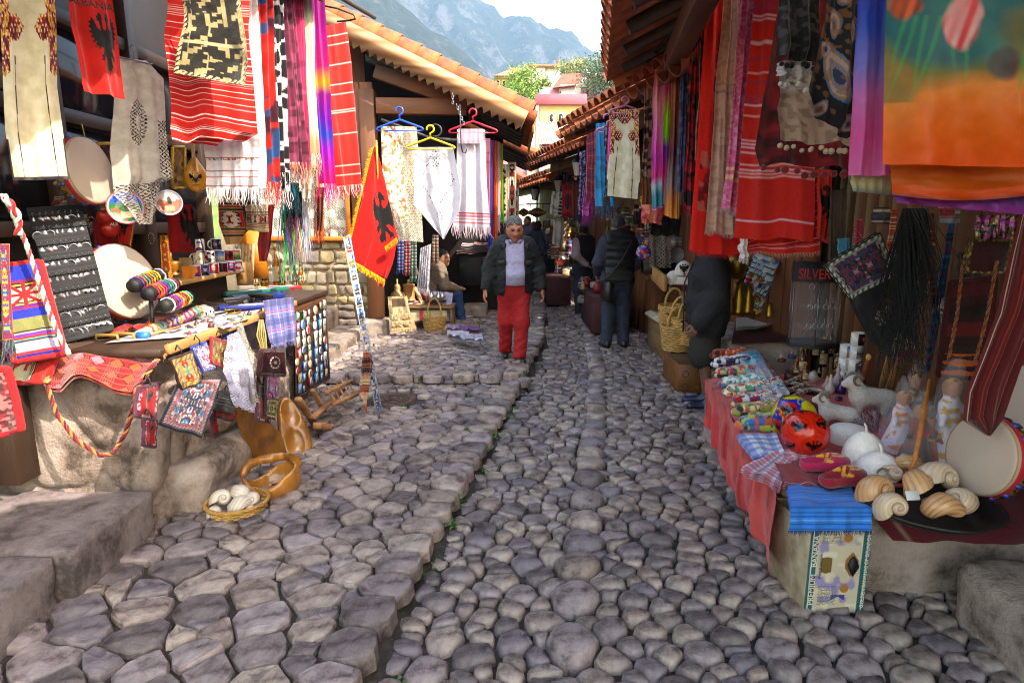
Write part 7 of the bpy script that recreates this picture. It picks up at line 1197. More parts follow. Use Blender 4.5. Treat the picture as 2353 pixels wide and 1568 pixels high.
for lb,uv,Y,pt,mt,pc,n in(('fuzzy maroon shawl edged with dark red pompoms',{'L':[(1800,-60),(1752,220),(1736,335),(1750,378)],'R':[(1965,-60),(1962,220),(1958,392)]},2.75,spots('6a0e16',['3a0810','8a1820'],24,3,.48,5),WOOL,'7a1018',9),('black open knit shawl with black pompoms',{'L':[(1798,-60),(1785,132)],'R':[(1884,-60),(1882,140)]},2.45,spots('0c0b0e',['3a3638'],60,4,.62),WOOL,'08080a',6),('beige open knit shawl with cream pompoms',{'L':[(1790,150),(1784,250),(1792,326)],'R':[(1950,150),(1948,250),(1955,335)]},2.55,spots(bands([(0,'c4bab4'),(.3,'c0b4ac'),(.38,'a08474'),(1,'a88c78')]),['8a6c5c'],60,4,.6),WOOL,'bca488',11),('white knit edge with white pompoms above the beige shawl',{'L':[(1790,140),(1784,178)],'R':[(1868,140),(1862,190)]},2.5,solid('c0b6b2','9a908c',30),WOOL,'c8c0bc',6)):
 o=hang('shawl_',lb,'shawl',uv,Y,pt,mt,'textiles under the right eaves',nu=50,nv=70,folds=2.2,amp=.015,seed=n,edge=.03);m=MB();L_=uv['L'][-1];R_=uv['R'][-1];pom(m,np.linspace(P(*L_,Y-.01),P(*R_,Y-.01),30),pc,n,.017 if Y>2.6 else .012,n);part('pompoms',m,WOOL,o,kind='stuff')
def pais(s,t,w,h):
 o=full('15141c',len(s));
 for cx_,cy_,rx,ry,an in((.55,.1,.2,.09,.3),(.35,.32,.13,.10,-.2),(.75,.35,.10,.07,0),(.5,.66,.34,.14,-.35),(.2,.5,.1,.06,0),(.85,.9,.18,.06,.2),(.25,.92,.16,.05,.4)):
  x,y=s-cx_,(t-cy_);c,q=math.cos(an),math.sin(an);X,Y=(x*c-y*q)/rx,(x*q+y*c)/ry;d=np.hypot(X*(1+.4*Y),Y)
  for lim,col in((1.,'3a78a0'),(.9,'a8703a'),(.78,'b09a90'),(.55,'8a7a80'),(.3,'2a3a58')):o=np.where((d<lim)[:,None],hx(col),o)
 return mixc(o,hx('8a5a30'),(noise(np.c_[s*w,t*h]*70,4)>.62)*.6)
hang('scarf','dark paisley scarf with blue and tan drops','scarf',{'L':[(1905,-60),(1880,110),(1850,215),(1862,258)],'R':[(1990,-60),(1978,120),(1975,300),(1950,318)]},2.2,pais,CLOTH,'textiles under the right eaves',nu=90,nv=110,folds=1.6,amp=.02,seed=3)
hang('scarf','blue to pink silk scarf beside the tulip scarf','scarf',{'L':[(1976,-80),(1962,200),(1955,402)],'R':[(2080,-80),(2058,200),(2048,405)]},1.85,bands([(0,'2a2ab0'),(.3,'2a50c8'),(.5,'7a70c8'),(.62,'c868b0'),(.8,'d85098'),(1,'d868a8')],5,.12),SILK,'textiles under the right eaves',nu=40,nv=90,folds=2,amp=.012,seed=5)
hang('scarf','pale cream silk hem under the blue and pink scarf','scarf',{'L':[(1956,395),(1958,440)],'R':[(2060,400),(2056,450)]},1.88,bands([(0,'a89a78'),(.6,'a8a078'),(1,'6a7068')]),SILK,'textiles under the right eaves',nu=20,nv=12,amp=.008)
def tulip(s,t,w,h):
 p=np.c_[s*w,t*h];o=bands([(0,'107050'),(.40,'187048'),(.52,'5a5a1c'),(.62,'c06a14'),(.74,'e85a08'),(1,'d84408')],3,.3)(s,t,w,h);o=mixc(o,hx('0a4a5a'),np.clip((fbm(p*6,3,8)-.5)*5,0,1)*(t<.55)*.8);o=mixc(o,hx('6a5a20'),np.clip((fbm(p*5,3,18)-.55)*6,0,1)*(t<.7)*.7)
 for cx_,an,b in((.10,.9,.62),(.17,.7,.74),(.24,.55,.7),(.33,.75,.78),(.43,.25,.6),(.50,-.35,.66),(.88,.8,.78),(.97,.9,.7)):x=s-cx_+an*(t-.36)*.5+(.9*math.sin(cx_*40))*(t-.36)**2+.03*(fbm(p*5,2,4)-.5);o=mixc(o,hx('2a8a48'),np.clip(1.5-np.abs(x)/(.017*(1.2-t)),0,1)*(t>.3)*np.clip((b-t)*5,0,1)*.5)
 for cx_,cy_,rx,ry,c1,c2 in((.13,.24,.13,.09,'c8501a','6a2010'),(.48,.32,.13,.145,'c8323c','e09a98'),(.74,.52,.11,.10,'4a3038','2a3a34'),(.95,.40,.11,.14,'5a2a38','38404a')):
  x,y=s-cx_,t-cy_;d=(x/rx)**2+(y/ry)**2+1.1*(fbm(p*14,3,5)-.5);k=np.clip(noise(np.c_[x*26+y*12,y*7+x*4],3)*2-.6,0,1);o=mixc(o,mixc(full(c1,len(s)),hx(c2),k),np.clip((1-d)*2.2,0,1)*.95)
 return o
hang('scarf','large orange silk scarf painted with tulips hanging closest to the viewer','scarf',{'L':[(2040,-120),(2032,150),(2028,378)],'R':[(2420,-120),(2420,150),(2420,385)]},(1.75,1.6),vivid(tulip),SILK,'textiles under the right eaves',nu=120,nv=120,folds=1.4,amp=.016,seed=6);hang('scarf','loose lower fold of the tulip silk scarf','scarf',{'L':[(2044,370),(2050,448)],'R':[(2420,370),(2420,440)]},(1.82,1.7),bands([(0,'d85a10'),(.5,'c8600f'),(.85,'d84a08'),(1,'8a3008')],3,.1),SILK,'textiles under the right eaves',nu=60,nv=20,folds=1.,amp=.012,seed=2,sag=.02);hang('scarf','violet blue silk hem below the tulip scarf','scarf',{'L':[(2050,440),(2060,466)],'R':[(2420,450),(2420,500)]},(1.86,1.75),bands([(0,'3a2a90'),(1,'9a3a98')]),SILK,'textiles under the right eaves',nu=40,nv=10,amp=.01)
m=MB();m.tube([P(1390,262,7.6),P(1500,130,5.6),P(1620,-20,4.8)],.015,6);m.tube([P(1640,-60,4.6),P(1800,-90,3.2),P(2100,-160,1.8)],.018,6);one('hanging_rail',m,IRON,'thin dark rail under the right eaves carrying the scarves','rail')
# ================================================================== RIGHT STALL
TZ=.50
def ot(u,v,z=TZ):return G(u,v,z)
t=thing('stone_bench','rough stone bench carrying the right souvenir stall','stone bench',(2.2,3,0))
part('stone_mass',rough_block('s',(1.50,2.50,-.05),(2.75,4.6,.455),.04,.035,ROCK,31,3,.04),ROCK,t);part('low_ledge',rough_block('s',(1.86,1.2,-.05),(3.2,2.36,.27),.04,.03,ROCK,33,3,.04),ROCK,t)
t=thing('stall_table','low table under the red cloth at the front of the right stall','table',(1.5,3.3,0));m=MB();m.prism([(1.22,2.56),(1.49,4.4),(2.1,4.4),(2.0,2.56)],.03,T((0,0,TZ-.035)));part('top',m,PLANK,t)
for x,y in((1.36,2.7),(1.5,4.1)):m=MB();m.box((x,y,.23),(.05,.05,.46));part('leg',m,PLANK,t)
ea,eb=ot(1790,1122),ot(1622,872);RC=vmat('redcloth',.85,.5,300.,.1,.2)
t=thing('red_table_cloth','faded red cloth covering the right stall and falling to the stones','tablecloth',ea*[1,1,0]);ba,bb=P(1772,1325,2.46),P(1625,985,4.2)
redp=spots(stripes('c0302f',[(.0,.004,'8a181c')],.03,0),['cc4a44'],14,3,.5,5)
part('cloth',sheet([eb+[-.0,0,.005],ea+[0,0,.005],ba,bb],redp,90,40,6,.018,3,edge=.06),RC,t);part('top_cloth',sheet([eb+[.9,.25,.006],ea+[.95,-.0,.006],ea+[0,0,.006],eb+[0,0,.006]],redp,30,30,2,.003,4),RC,t)
part('fringe',fringe(np.linspace(bb,ba,30),(0,0,-1),.02,160,['a0242a'],.004,2),RC,t)
hang('maroon_cloth','maroon striped cloth edge hanging over the stone bench','cloth',{'L':[(1990,1165),(2050,1240)],'R':[(2420,1210),(2420,1252)]},2.42,stripes('5a1220',[(.1,.006,'8a6a60'),(.2,.004,'2a0a10'),(.55,.006,'8a6a60')],None,0),nu=40,nv=12,folds=2,amp=.01)
m=MB();m.grid(np.array([[ot(1985,1175,.485),ot(2430,1225,.485)],[ot(2000,1000,.485),ot(2430,1000,.485)]]));one('maroon_top_cloth',m,mat('5a1220',.9,30,.3,.4),'maroon cloth spread under the shells and hats','cloth')
# banana carton
t=thing('fruit_carton','worn printed banana carton standing on end below the blue cloth','carton',P(1915,1405,2.4));bl,br=G(1845,1405),G(1980,1405);hgt=P(1857,1215,bl[1])[2];e=(br-bl)/np.linalg.norm(br-bl);w=np.linalg.norm(br-bl);bk=np.array([-.03,.3,0])
cnr=[bl,br,br+bk,bl+bk];PAP=mat('a89c86',.8,9,.3,.3,c2='7a6a50')
for a,b,nm in((cnr[0],cnr[3],'side_panel'),(cnr[1],cnr[2],'side_panel'),(cnr[3],cnr[2],'back_panel')):m=MB();m.beam((a+b)/2+[0,0,hgt/2]-(b-a)/2,(a+b)/2+[0,0,hgt/2]+(b-a)/2,.008,hgt);part(nm,m,PAP,t)
def cart(s,t_,w_,h_):
 o=spots('b8ae96',['8a80a8','c8c0a8'],8,3,.58,5)(s,t_,1,1.5);tq=hx('1a5a60');o=np.where(((s<.13)|(s>.87))[:,None],tq,o);o=np.where(((s>.04)&(s<.06)|(s>.94)&(s<.96))[:,None],hx('c8c4b0'),o)
 for x,y,c in((.62,.10,'a06a30'),(.64,.70,'a06a30')):o=np.where((np.hypot((s-x),(t_-y)*1.45)<.075)[:,None],hx(c),o)
 o=np.where(((s>.42)&(s<.66)&(t_>.78)&(t_<.80+.1*np.abs(s-.54)*4))[:,None],hx('3a3a80'),o);d=np.abs(s-.52)-.06-.5*np.clip(.10-np.abs(t_-.43),0,.1);o=np.where(((np.abs(s-.30)<.09)&(np.abs(t_-.42)<.10-.2*np.abs(s-.3)))[:,None],hx('6a5428'),o);k=(np.abs(s-.72)<.11)&(np.abs(t_-.41)<.15-.9*np.abs(s-.72));o=np.where(k[:,None],hx('8a6238'),o)
 g=(s>.2)&(s<.5)&(((t_>.05)&(t_<.16)|(t_>.66)&(t_<.93)))&(((t_*60)%1<.45)&(noise(np.c_[s*60,np.floor(t_*60)],3)>.4));return np.where(g[:,None],hx('5a5a58'),o)
q=[bl+[0,-.004,hgt],br+[0,-.004,hgt],br+[0,-.004,0],bl+[0,-.004,0]];part('front_panel',sheet(q,cart,100,120,1,.001,thick=.006),WHT,t)
m=MB();c=bl*.28+br*.72+[0,-.016,hgt*.59];m.prism([(-.022,0),(-.01,.03),(.0,.045),(.012,.028),(.025,-.004),(.012,-.03),(.002,-.05),(-.012,-.022)],.006,frame(c,e,(0,0,1))@T(rx=pi/2));part('torn_hole',m,BLACK,t)
LTR=mat('c8c4b4',.7,9,.1,0);TQ=mat('15404a',.7,9,.1,0);[lettering(w,LTR,.034,frame(bl*.925+br*.075+[0,-.014,hgt*z],(0,0,1),(0,-1,0)),t,1.05)for w,z in(('PREMIUM',.30),('BANANA',.76))];lettering('GOLDEN BANANAS OF ECUADOR',LTR,.022,frame(bl*.06+br*.94+[0,-.014,hgt*.52],(0,0,1),(0,-1,0)),t);lettering('www.grupo.com',TQ,.017,frame(bl*.82+br*.18+[0,-.014,hgt*.58],(0,0,1),(0,-1,0)),t)
# folded cloths on the front edge
def fold(name,label,uv,z,pat0,th=.03,mt=CLOTH,seed=1,drop=None,cat='cloth',group=None,lay=2,**k):
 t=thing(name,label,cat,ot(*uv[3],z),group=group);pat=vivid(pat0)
 for j in range(lay):q=[ot(u,v,z)+[.004*j,0,th*(j+.5)/lay]for u,v in uv];m=sheet(q,pat,k.get('nu',60),k.get('nv',40),1.5,.006,seed+j,thick=th/lay*.7);part('fold',m,mt,t)
 if drop:a,b=ot(*uv[3],z),ot(*uv[2],z);o=np.array([-.02,-.04,-drop]);m=sheet([a+[0,0,th],b+[0,0,th],b+o,a+o],pat,60,20,3,.008,seed);part('front_fold',m,mt,t);part('fringe',fringe(m.P[-1],(0,-.2,-1),.02,110,k.get('fr',['1a2a50','2a4a80']),.003,3),mt,t)
 return t
fold('blue_cloth','bright blue woven cloth draped over the carton',[(1805,1122),(1975,1125),(2000,1178),(1815,1178)],.50,rlines('1a68b8',['15407a','4a88c8'],6,3,.02),.03,drop=.055)
fold('checked_cloth','red white and navy checked cloth at the stall edge',[(1780,1045),(1815,1070),(1790,1125),(1700,1085)],.50,plaid('c8b8c0',[(.02,.025,'a81838'),(.055,.02,'2a2a6a')],.075),.035,seed=3);fold('checked_cloth','red and white gingham cloth beside the slippers',[(1790,1040),(1900,1050),(1880,1070),(1810,1068)],.50,plaid('d0c0c8',[(.02,.03,'b01838')],.06),.03,seed=5);fold('checked_cloth','blue and white gingham cloth under the balls',[(1690,1005),(1780,1005),(1800,1055),(1730,1058)],.50,plaid('c0c8d8',[(.02,.035,'1a48a0')],.075),.035,seed=4)
fold('dark_red_cloth','folded dark red cloth with thin lines behind the blue cloth',[(1775,1072),(1860,1075),(1905,1128),(1800,1122)],.51,stripes('7a0e1a',[(.8,.01,'a88088'),(.86,.01,'a88088'),(.92,.008,'a88088')]),.03,seed=6)
KN=[('orange and black knitted slipper socks',1645,822,'b8481c',['2a1a1c','d0b098','8a1a20']),('white and navy patterned knitted socks',1650,842,'2a2440',['c8c0d0','8a4a80']),('yellow and pink knitted socks',1655,866,'b0a068',['b02868','2a6a50','2a2a30']),('blue and green striped knitted socks',1672,890,'2a6a98',['a02028','5aa080','c8c8c8']),('red and teal knitted socks',1684,908,'9a1a24',['2a8a70','b87030','d0c0b0']),('crimson zigzag knitted socks',1700,932,'8a1020',['c88a30','b8b0b0','2a3a70']),('olive pink edged knitted socks',1712,955,'7a8038',['b03858','2a2a20','c0b080']),('lime green patterned knitted socks',1722,985,'8a9a38',['2a2a18','b84a28','2a5a9a'])]
def sockf(p):return sm([rc(p,(-.13,0,.022),(.06,0,.024),.045,.05,(1,1,.5)),rc(p,(.06,0,.024),(.13,.02,.022),.048,.03,(1,1,.5))],.02)
SV,SF=smesh(sockf,(-.2,-.08,-.03),(.2,.1,.08),.009)
for k,(lb,u,v,c,cs)in enumerate(KN):
 t=thing('knitted_socks',lb+' laid on the stall edge','socks',ot(u,v),group='knitted socks along the stall edge')
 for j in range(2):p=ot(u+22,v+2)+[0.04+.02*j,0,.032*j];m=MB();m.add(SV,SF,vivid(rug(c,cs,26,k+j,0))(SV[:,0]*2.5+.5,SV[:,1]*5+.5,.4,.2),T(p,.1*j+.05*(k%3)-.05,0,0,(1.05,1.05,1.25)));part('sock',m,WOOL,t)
fold('metallic_runner','shiny pale runner with blue paisley figures on the socks',[(1690,812),(1738,800),(1800,905),(1752,925)],.58,over(spots('a89a98',['c8bca0','8a7a98','6a98b0'],50,3,.5),spots('9ab0b8',['2a78a8','2a98b0'],14,5,.52),(.1,.9,.1,.35)),.012,PRINT,lay=1);fold('metallic_runner','silver and red runner end below the paisley runner',[(1745,880),(1790,865),(1815,905),(1768,925)],.595,spots(stripes('8a8a98',[(.1,.1,'8a1820'),(.5,.2,'2a6a90')]),['c8c0a8'],60,3,.56),.012,PRINT,lay=1)
for k,(u0,v0,u1,v1)in enumerate(((1742,925,1835,882),(1752,940,1850,898),(1765,955,1850,915))):
 a,b=ot(u0,v0)+[0,0,.055],ot(u1,v1)+[0,0,.055];t=thing('wrapped_flute',['upper','middle','lower'][k]+' of three flutes wrapped in striped red and gold cloth','flute',a,group='wrapped flutes');q=np.linspace(0,1,60);cc=[hx(('7a1018','b88a2a','2a1a40','8a1a20','c0a060','15141a')[int(x*26)%6])for x in q];m=MB();m.tube(a+(b-a)*q[:,None],.015,8,np.array(cc));part('tube',m,WOOL,t);m=MB();m.tube([a-(b-a)*.08,a],.013,8);part('mouthpiece',m,PINE,t)
# balls
def ballp(q,R,base,eag,c2,label,eagles):
 t=thing('football',label,'ball',q);m=MB();th=np.linspace(0,pi,50);a=np.arange(90)/90*2*pi;V=np.stack([np.outer(np.sin(th),np.cos(a)),np.outer(np.sin(th),np.sin(a)),np.outer(np.cos(th),np.ones(90))],-1);v=V.reshape(-1,3);g=(1+5**.5)/2;ic=np.array([(0,s1,s2*g)for s1 in(-1,1)for s2 in(-1,1)]+[(s1,s2*g,0)for s1 in(-1,1)for s2 in(-1,1)]+[(s2*g,0,s1)for s1 in(-1,1)for s2 in(-1,1)])/math.sqrt(1+g*g)
 Rm=T(rz=.55,rx=.35)[:3,:3];ic=ic@Rm.T;d=v@ic.T;o=np.sort(d,1);i=np.argmax(d,1);c=full(base,len(v));seam=np.abs(o[:,-1]-.89)<.012
 if c2:c=np.where((o[:,-1]>.90)[:,None],np.where((i%2==0)[:,None],hx('b81c14'),hx('c8b81a')),c);c=np.where((np.abs(noise(v*3.1,3)-.5)<.03)[:,None],hx('b8a820'),c)
 x=np.zeros(len(v));y=x.copy()
 for k in range(12):n=ic[k];ux=np.cross((0,0,1),n);ux/=np.linalg.norm(ux);uy=np.cross(n,ux);mk=i==k;x[mk]=(v@ux)[mk];y[mk]=(v@uy)[mk]
 e=inpoly(np.abs(x)*1.35,.5-y*1.7,EAGLE)&(o[:,-1]>.8);c=np.where(e[:,None]&(np.ones(len(v),bool)if not c2 else(i%2==0))[:,None],hx(eag),c);c=np.where((seam if not c2 else seam)[:,None],c*.62,c);m.grid(V*R*(1-.012*seam.reshape(50,90)[...,None]),c,T(q+[0,0,R]),True);part('shell',m,GLAZE,t);m=MB();m.lathe([(0,0),(R*.3,.0),(R*.34,.008)],16,T(q));part('resting_ring',m,BLACK,t)
ballp(ot(1845,1043),.115,'c8220c','120a0a',False,'glossy orange red football printed with black eagles',5);ballp(ot(1820,1002),.115,'1a2ca0','15121a',True,'blue football with red and yellow panels behind the red one',3)
# slippers, hats
def slipper(label,q,rz,c):
 t=thing('slipper',label,'slipper',q,rz,'embroidered slippers');V,F=smesh(lambda p:np.maximum(np.maximum(sm([rc(p,(-.07,0,.03),(.06,0,.03),.042,.045,(1,1,.8)),rc(p,(.05,0,.03),(.11,0,.035),.04,.018,(1,1,.8))],.02),.002-p[:,2]),-(np.linalg.norm((p-[-.035,0,.06])/np.array([.075,.034,.04]),axis=1)*.04-.04)),(-.14,-.07,-.02),(.16,.07,.1),.007);d=np.abs(np.hypot((V[:,0]-.06)*16,V[:,1]*26)-.62)<.14;cc=mixc(full(c,len(V)),hx('c8982a'),(d|(np.hypot((V[:,0]-.06)*16,V[:,1]*26)<.25))&(V[:,2]>.03));cc=mixc(cc,hx('c8982a'),(V[:,2]>.052)*(V[:,0]<.02)*(noise(V*90,2)>.45));m=MB();m.add(V,F,cc);part('upper',m,FELT,t,True);m=MB();m.box((0,0,.002),(.2,.07,.006));part('sole',m,BLACK,t,True)
slipper('pink slipper with gold embroidery, farther one of the pair',ot(1888,1078,.53),.15,'a8184a');slipper('crimson slipper with gold embroidery, nearer one of the pair',ot(1930,1112,.53),.35,'8a0f24')
def cap(label,q,R,H,c='eae0da',stem=True,group='felt hats on the stalls',flat=.0):
 t=thing('felt_hat',label,'hat',q,group=group);m=MB();z=np.linspace(0,1,14);m.lathe([(R*.93,.004)]+[(R*max(0,(1-k**(2.6 if flat==0 else 7))**(.62)),H*k)for k in z],28,T(q));part('crown',m,mat(c,.95,30,.12,.5),t)
 if stem:m=MB();m.tube([q+[0,0,H-.006],q+[-.004,0,H+.025],q+[-.014,0,H+.042]],[.008,.006,.004],7);part('stem',m,mat(c,.95,30,.12,.5),t)
cap('tall white felt cap with a stem among the ram toys',ot(1982,1062),.098,.16);cap('white felt cap with a short stem in front of the tall one',ot(2018,1092),.10,.115);cap('flat topped white felt cap behind the tall one',ot(1948,1015),.10,.10,stem=False,flat=1)
cap('cream felt cap at the end of the plank shelf',P(1546,652,7.1),.10,.16,stem=False);cap('cream felt cap under the one with the eagle badge',P(1572,652,7.05),.11,.11,stem=False,flat=1);q=P(1570,632,7.05);cap('cream felt cap with a small black eagle badge',q,.105,.17,stem=False)
m=MB();z0=[(x*.11,.055-y*.11)for x,y in EAGLE];m.prism(z0+[(-x,y)for x,y in z0[::-1]],.006,T(q+[-.03,-.107,.085],0,pi/2));one('eagle_badge',m,IRON,'small black eagle badge on the cream felt cap','badge')
# ram toys
def ram(label,q,rz,s):
 t=thing('ram_figure',label,'toy ram',q,rz);W_=mat('ece2dc',.95,70,.15,.9)
 def fn(p):
  f=[rc(p,(-.08,0,.10),(.06,0,.105),.052,.055),rc(p,(.06,0,.13),(.10,0,.185),.034,.032),rc(p,(.10,0,.195),(.15,0,.175),.030,.018),rc(p,(-.12,0,.11),(-.145,0,.08),.018,.010)]+[rc(p,(x,y,.08),(x+.004,y,.012),.020,.014)for x in(-.075,.06)for y in(-.028,.028)];return sm(f,.015)+(noise(p*90,3)-.5)*.006
 V,F=smesh(fn,(-.19,-.1,-.01),(.2,.1,.26),.008);m=MB();m.add(V*s,F);part('body',m,W_,t,True)
 for y in(-1,1):a=np.linspace(.2,5.2,18);m=MB();m.tube(np.stack([.105-.03*np.cos(a)*(1-a/14)-.012,y*(.026+.006*a),.205+.034*np.sin(a)*(1-a/14)],-1)*s,np.linspace(.013,.004,18)*s,7);part('horn',m,mat('8a7868',.6,90,.4,.6),t,True)
 m=MB();[m.ball((.128*s,y*.02*s,.195*s),.0045*s,6)for y in(-1,1)];part('eye',m,BLACK,t,True)
ram('small white toy ram facing left beside the red football',ot(1918,978),pi-.5,.8);ram('larger pale toy ram with curled horns behind the hats',ot(1995,950),pi-.15,1.05)
one('tinsel_bunch',fringe(np.array([ot(1968,985)+[-.04,0,.10],ot(1995,985)+[.04,0,.11]]),(0,-.4,-1),.12,200,['b8a8b0','a83848','c8c0c8'],.005,4,1.),FOIL,'bunch of pink and silver tinsel in front of the larger ram','tinsel')
# shells in a pan
q=G(2125,1165,.50);t=thing('shell_pan','wide shallow black pan holding large shells','pan',q);m=MB();m.lathe([(0,.004),(.22,.004),(.265,.035),(.27,.035),(.225,-.004),(0,-.004)],40,T(q));part('pan',m,mat('0e0d0e',.4,20,.3,.2),t)
for k,(u,v,z,R,ro)in enumerate(((2010,1125,.57,.085,(.3,1.15,.2)),(2048,1160,.55,.078,(0,1.3,-.2)),(2100,1115,.61,.080,(1.0,.9,.6)),(2150,1100,.59,.095,(.2,1.1,.5)),(2160,1175,.55,.080,(2.6,.5,1.2)),(2212,1165,.55,.085,(4.2,.7,.6)),(2085,1075,.57,.075,(3,.6,.2)),(2050,1095,.55,.06,(5,.3,.5)))):
 shell(['pale spiral shell at the left of the black pan','tan shell with a price tag at the front of the pan','orange brown shell on top of the pan pile','big ringed shell at the back of the pan','ribbed orange shell lying at the front right of the pan','wide open shell at the right of the pan','striped shell behind the pan pile','small shell between the pan and the hats'][k],G(u,v,z),R*.98,ro,'d0b89c' if k%2 else 'c89a6c','6a3c1c','shells in the black pan')
m=MB();m.box((0,0,0),(.055,.002,.035),T(G(2080,1115,.62)+[-.03,-.09,0],.1,-.5));one('price_tag',m,mat('c8c8cc',.5,9,.1,0),'white round price tag on the front shell','tag')
tambourine('yellow rimmed tambourine leaning behind the shell pan',G(2255,1120,.62)+[.05,.1,.10],(-.97,-.1,.18),.165,.07,'c09a80',st=16);tambourine('larger white frame drum at the right picture edge',G(2330,1120,.62)+[.14,.2,.20],(-.97,-.12,.18),.25,.09,'b8aca8',st=16)
# dolls in clear wrapping
def doll(label,q,h,dress,trim):
 t=thing('wrapped_doll',label,'doll',q,random.uniform(-.3,.3),'dolls in clear wrapping');s=h/.3;V,F=smesh(lambda p:sm([rc(p,(0,0,.02),(0,0,.17),.075,.028),rc(p,(0,0,.17),(0,0,.235),.022,.016),np.linalg.norm(p-[0,0,.262],axis=1)-.03]+[rc(p,(x*.028,0,.2),(x*.06,-.035,.14),.013,.01)for x in(-1,1)],.01),(-.1,-.1,.0),(.1,.1,.31),.008);c=np.where((V[:,2]>.228)[:,None],hx('b07a5e'),full(dress,len(V)));c=np.where((noise(V*np.array([40,40,60]),3)>.66)[:,None]&(V[:,2]<.22)[:,None],hx(trim),c);c=np.where((V[:,2]>.283)[:,None],hx('8a1a1c'),c);c=np.where(((V[:,2]>.278)&(noise(V*60,5)>.45))[:,None],hx('c8a030'),c);m=MB();m.add(V*s,F,c);part('figure',m,CLOTH,t,True)
 m=MB();k=22;a=np.linspace(0,2*pi,k+1)[:-1];zz=np.linspace(0,1,9);R_=np.array([.085,.09,.085,.075,.06,.05,.042,.03,.008]);jj=np.random.default_rng(int(h*1000)).normal(0,.004,(9,k));m.grid(np.stack([(R_[:,None]+jj)*np.cos(a),(R_[:,None]+jj)*np.sin(a),(zz[:,None]*.36+jj)],-1)*s,None,None,True);w_=part('wrapping',m,CLEAR,t,True)
CLEAR=bpy.data.materials.new('clear_film');CLEAR.use_nodes=True;nt=CLEAR.node_tree;b_=nt.nodes['Principled BSDF'];b_.inputs['Roughness'].default_value=.12;b_.inputs['Base Color'].default_value=(.7,.68,.72,1);tp=nd(nt,'ShaderNodeBsdfTransparent');mx=nd(nt,'ShaderNodeMixShader');mx.inputs[0].default_value=.09;nt.links.new(tp.outputs[0],mx.inputs[1]);nt.links.new(b_.outputs[0],mx.inputs[2]);nt.links.new(mx.outputs[0],nt.nodes['Material Output'].inputs[0])
for lb,u,v,h,d,tr in(('doll in a white dress with gold trim, largest of the wrapped dolls',2165,1055,.43,'e8e0ec','d8a830'),('doll in pale lilac with orange flowers, leftmost wrapped doll',2060,1035,.33,'dcd2e4','e08a28'),('doll with a red headdress between the others',2100,1060,.30,'6a5a58','b82a20'),('doll in dark red standing behind the lilac doll',2090,1000,.36,'5a1018','b8902a'),('doll in a red gown with gold teeth trim',2125,1060,.24,'9a1014','c8982a')):doll(lb,ot(u,v),h,d,tr)
m=MB();m.tube([P(2135,870,2.7),P(2120,960,2.6),P(2100,1060,2.5),P(2085,1090,2.48)],[.006,.012,.01,.003],6,flat=.4);one('orange_ribbon',m,mat('b86a20',.5,30,.4,.2),'orange ribbon hanging down to the pan of shells','ribbon')
# bottles, mugs, small goods at the back of the table
for k,(lb,u,v,h,R,lq,cp)in enumerate((('dark brandy bottle with orange cap, front left of the row',1840,850,.22,.033,'7a3a0c','b84a18'),('clear bottle with a red seal at the back left',1842,815,.27,.035,'a8a8a0','b02820'),('dark brandy bottle with black cap in the middle',1872,815,.30,.04,'4a2408','14120f'),('dark brandy bottle with white label behind the row',1905,812,.30,.038,'4a2408','1a1614'),('brandy bottle with a gold cap',1888,835,.25,.036,'5a2c0a','b88a28'),('small amber bottle with orange cap at the row front',1826,862,.15,.027,'a05a10','b84a18'),('second small amber bottle beside the front one',1848,868,.14,.026,'a05a10','b84a18'),('slim dark bottle at the right of the row',1920,842,.24,.03,'3a1c08','14120f'))):bottle(lb,ot(u,v+6),h,R,lq,cp,'15120f' if k%2 else 'a89878','drink bottles on the right stall')
for k,(u,v,z,lb,ar)in enumerate(((1958,884,0,'red mug at the bottom of the right mug tower',spots('8a1420',['b84a40'],4,3)),(1958,884,1,'mug with a red castle picture in the right mug tower',spots('c0b8b8',['8a1a1c','4a4a50'],4,7)),(1958,884,2,'mug with a grey ruin photograph in the right mug tower',bands([(0,'b8b8c0'),(.4,'8a8a90'),(.5,'3a3a3c'),(1,'8a8a8c')])),(1958,884,3,'mug with a dark portrait on top of the right mug tower',portrait('2a2028','15121a','15121a')),(1936,880,1,'mug with a moustached portrait beside the tower',portrait('c8c0c0','8a1a1c')),(1936,880,2,'mug with a blue sky street picture beside the tower',bands([(0,'2a58a8'),(.5,'8aa8c8'),(.6,'a87a58'),(1,'8a6a50')])),(1936,880,0,'lowest mug of the shorter pile',spots('c0b8b8',['a01c20'],5,3)))):mug(lb,ot(u,v)+[.0,0,.097*z+.002],.6,ar,.044,.097,-1,'souvenir mugs on the right stall')
for k,(u,v)in enumerate(((1800,808),(1818,822),(1786,795),(1795,830))):q=ot(u,v);t=thing('snow_globe',['snow globe with a red roofed scene','largest snow globe on a blue base','small snow globe at the back','snow globe beside the masks'][k],'snow globe',q,group='snow globes on the right stall');m=MB();m.lathe([(0,0),(.035,0),(.03,.025),(0,.025)],16,T(q));part('base',m,mat(('8a1a20','2a5a8a','3a6a5a','6a3a28')[k],.4,9,.2,.1),t);m=MB();m.ball(q+[0,0,.05],.036,16);part('glass',m,CLEAR,t);m=MB();m.box(q+[0,0,.042],(.025,.02,.03));part('scene',m,mat('b8a080',.6,40,.5,.2,c2='8a2a20'),t)
for k in range(6):u,v=1752+k*9,838+k*13;q=ot(u,v);m=MB();m.ball(q+[0,0,.025],(.04,.03,.03),10);m.tube([q+[0,0,.05],q+[-.03,0,.07],q+[-.05,-.02,.04]],.003,4);one('felt_trinket',m,mat('b8a8a4',.9,30,.3,.4,c2='8a2028'),['first','second','third','fourth','fifth','sixth'][k]+' white felt trinket with red marks in the row from the globes','trinket','white felt trinkets in a row')
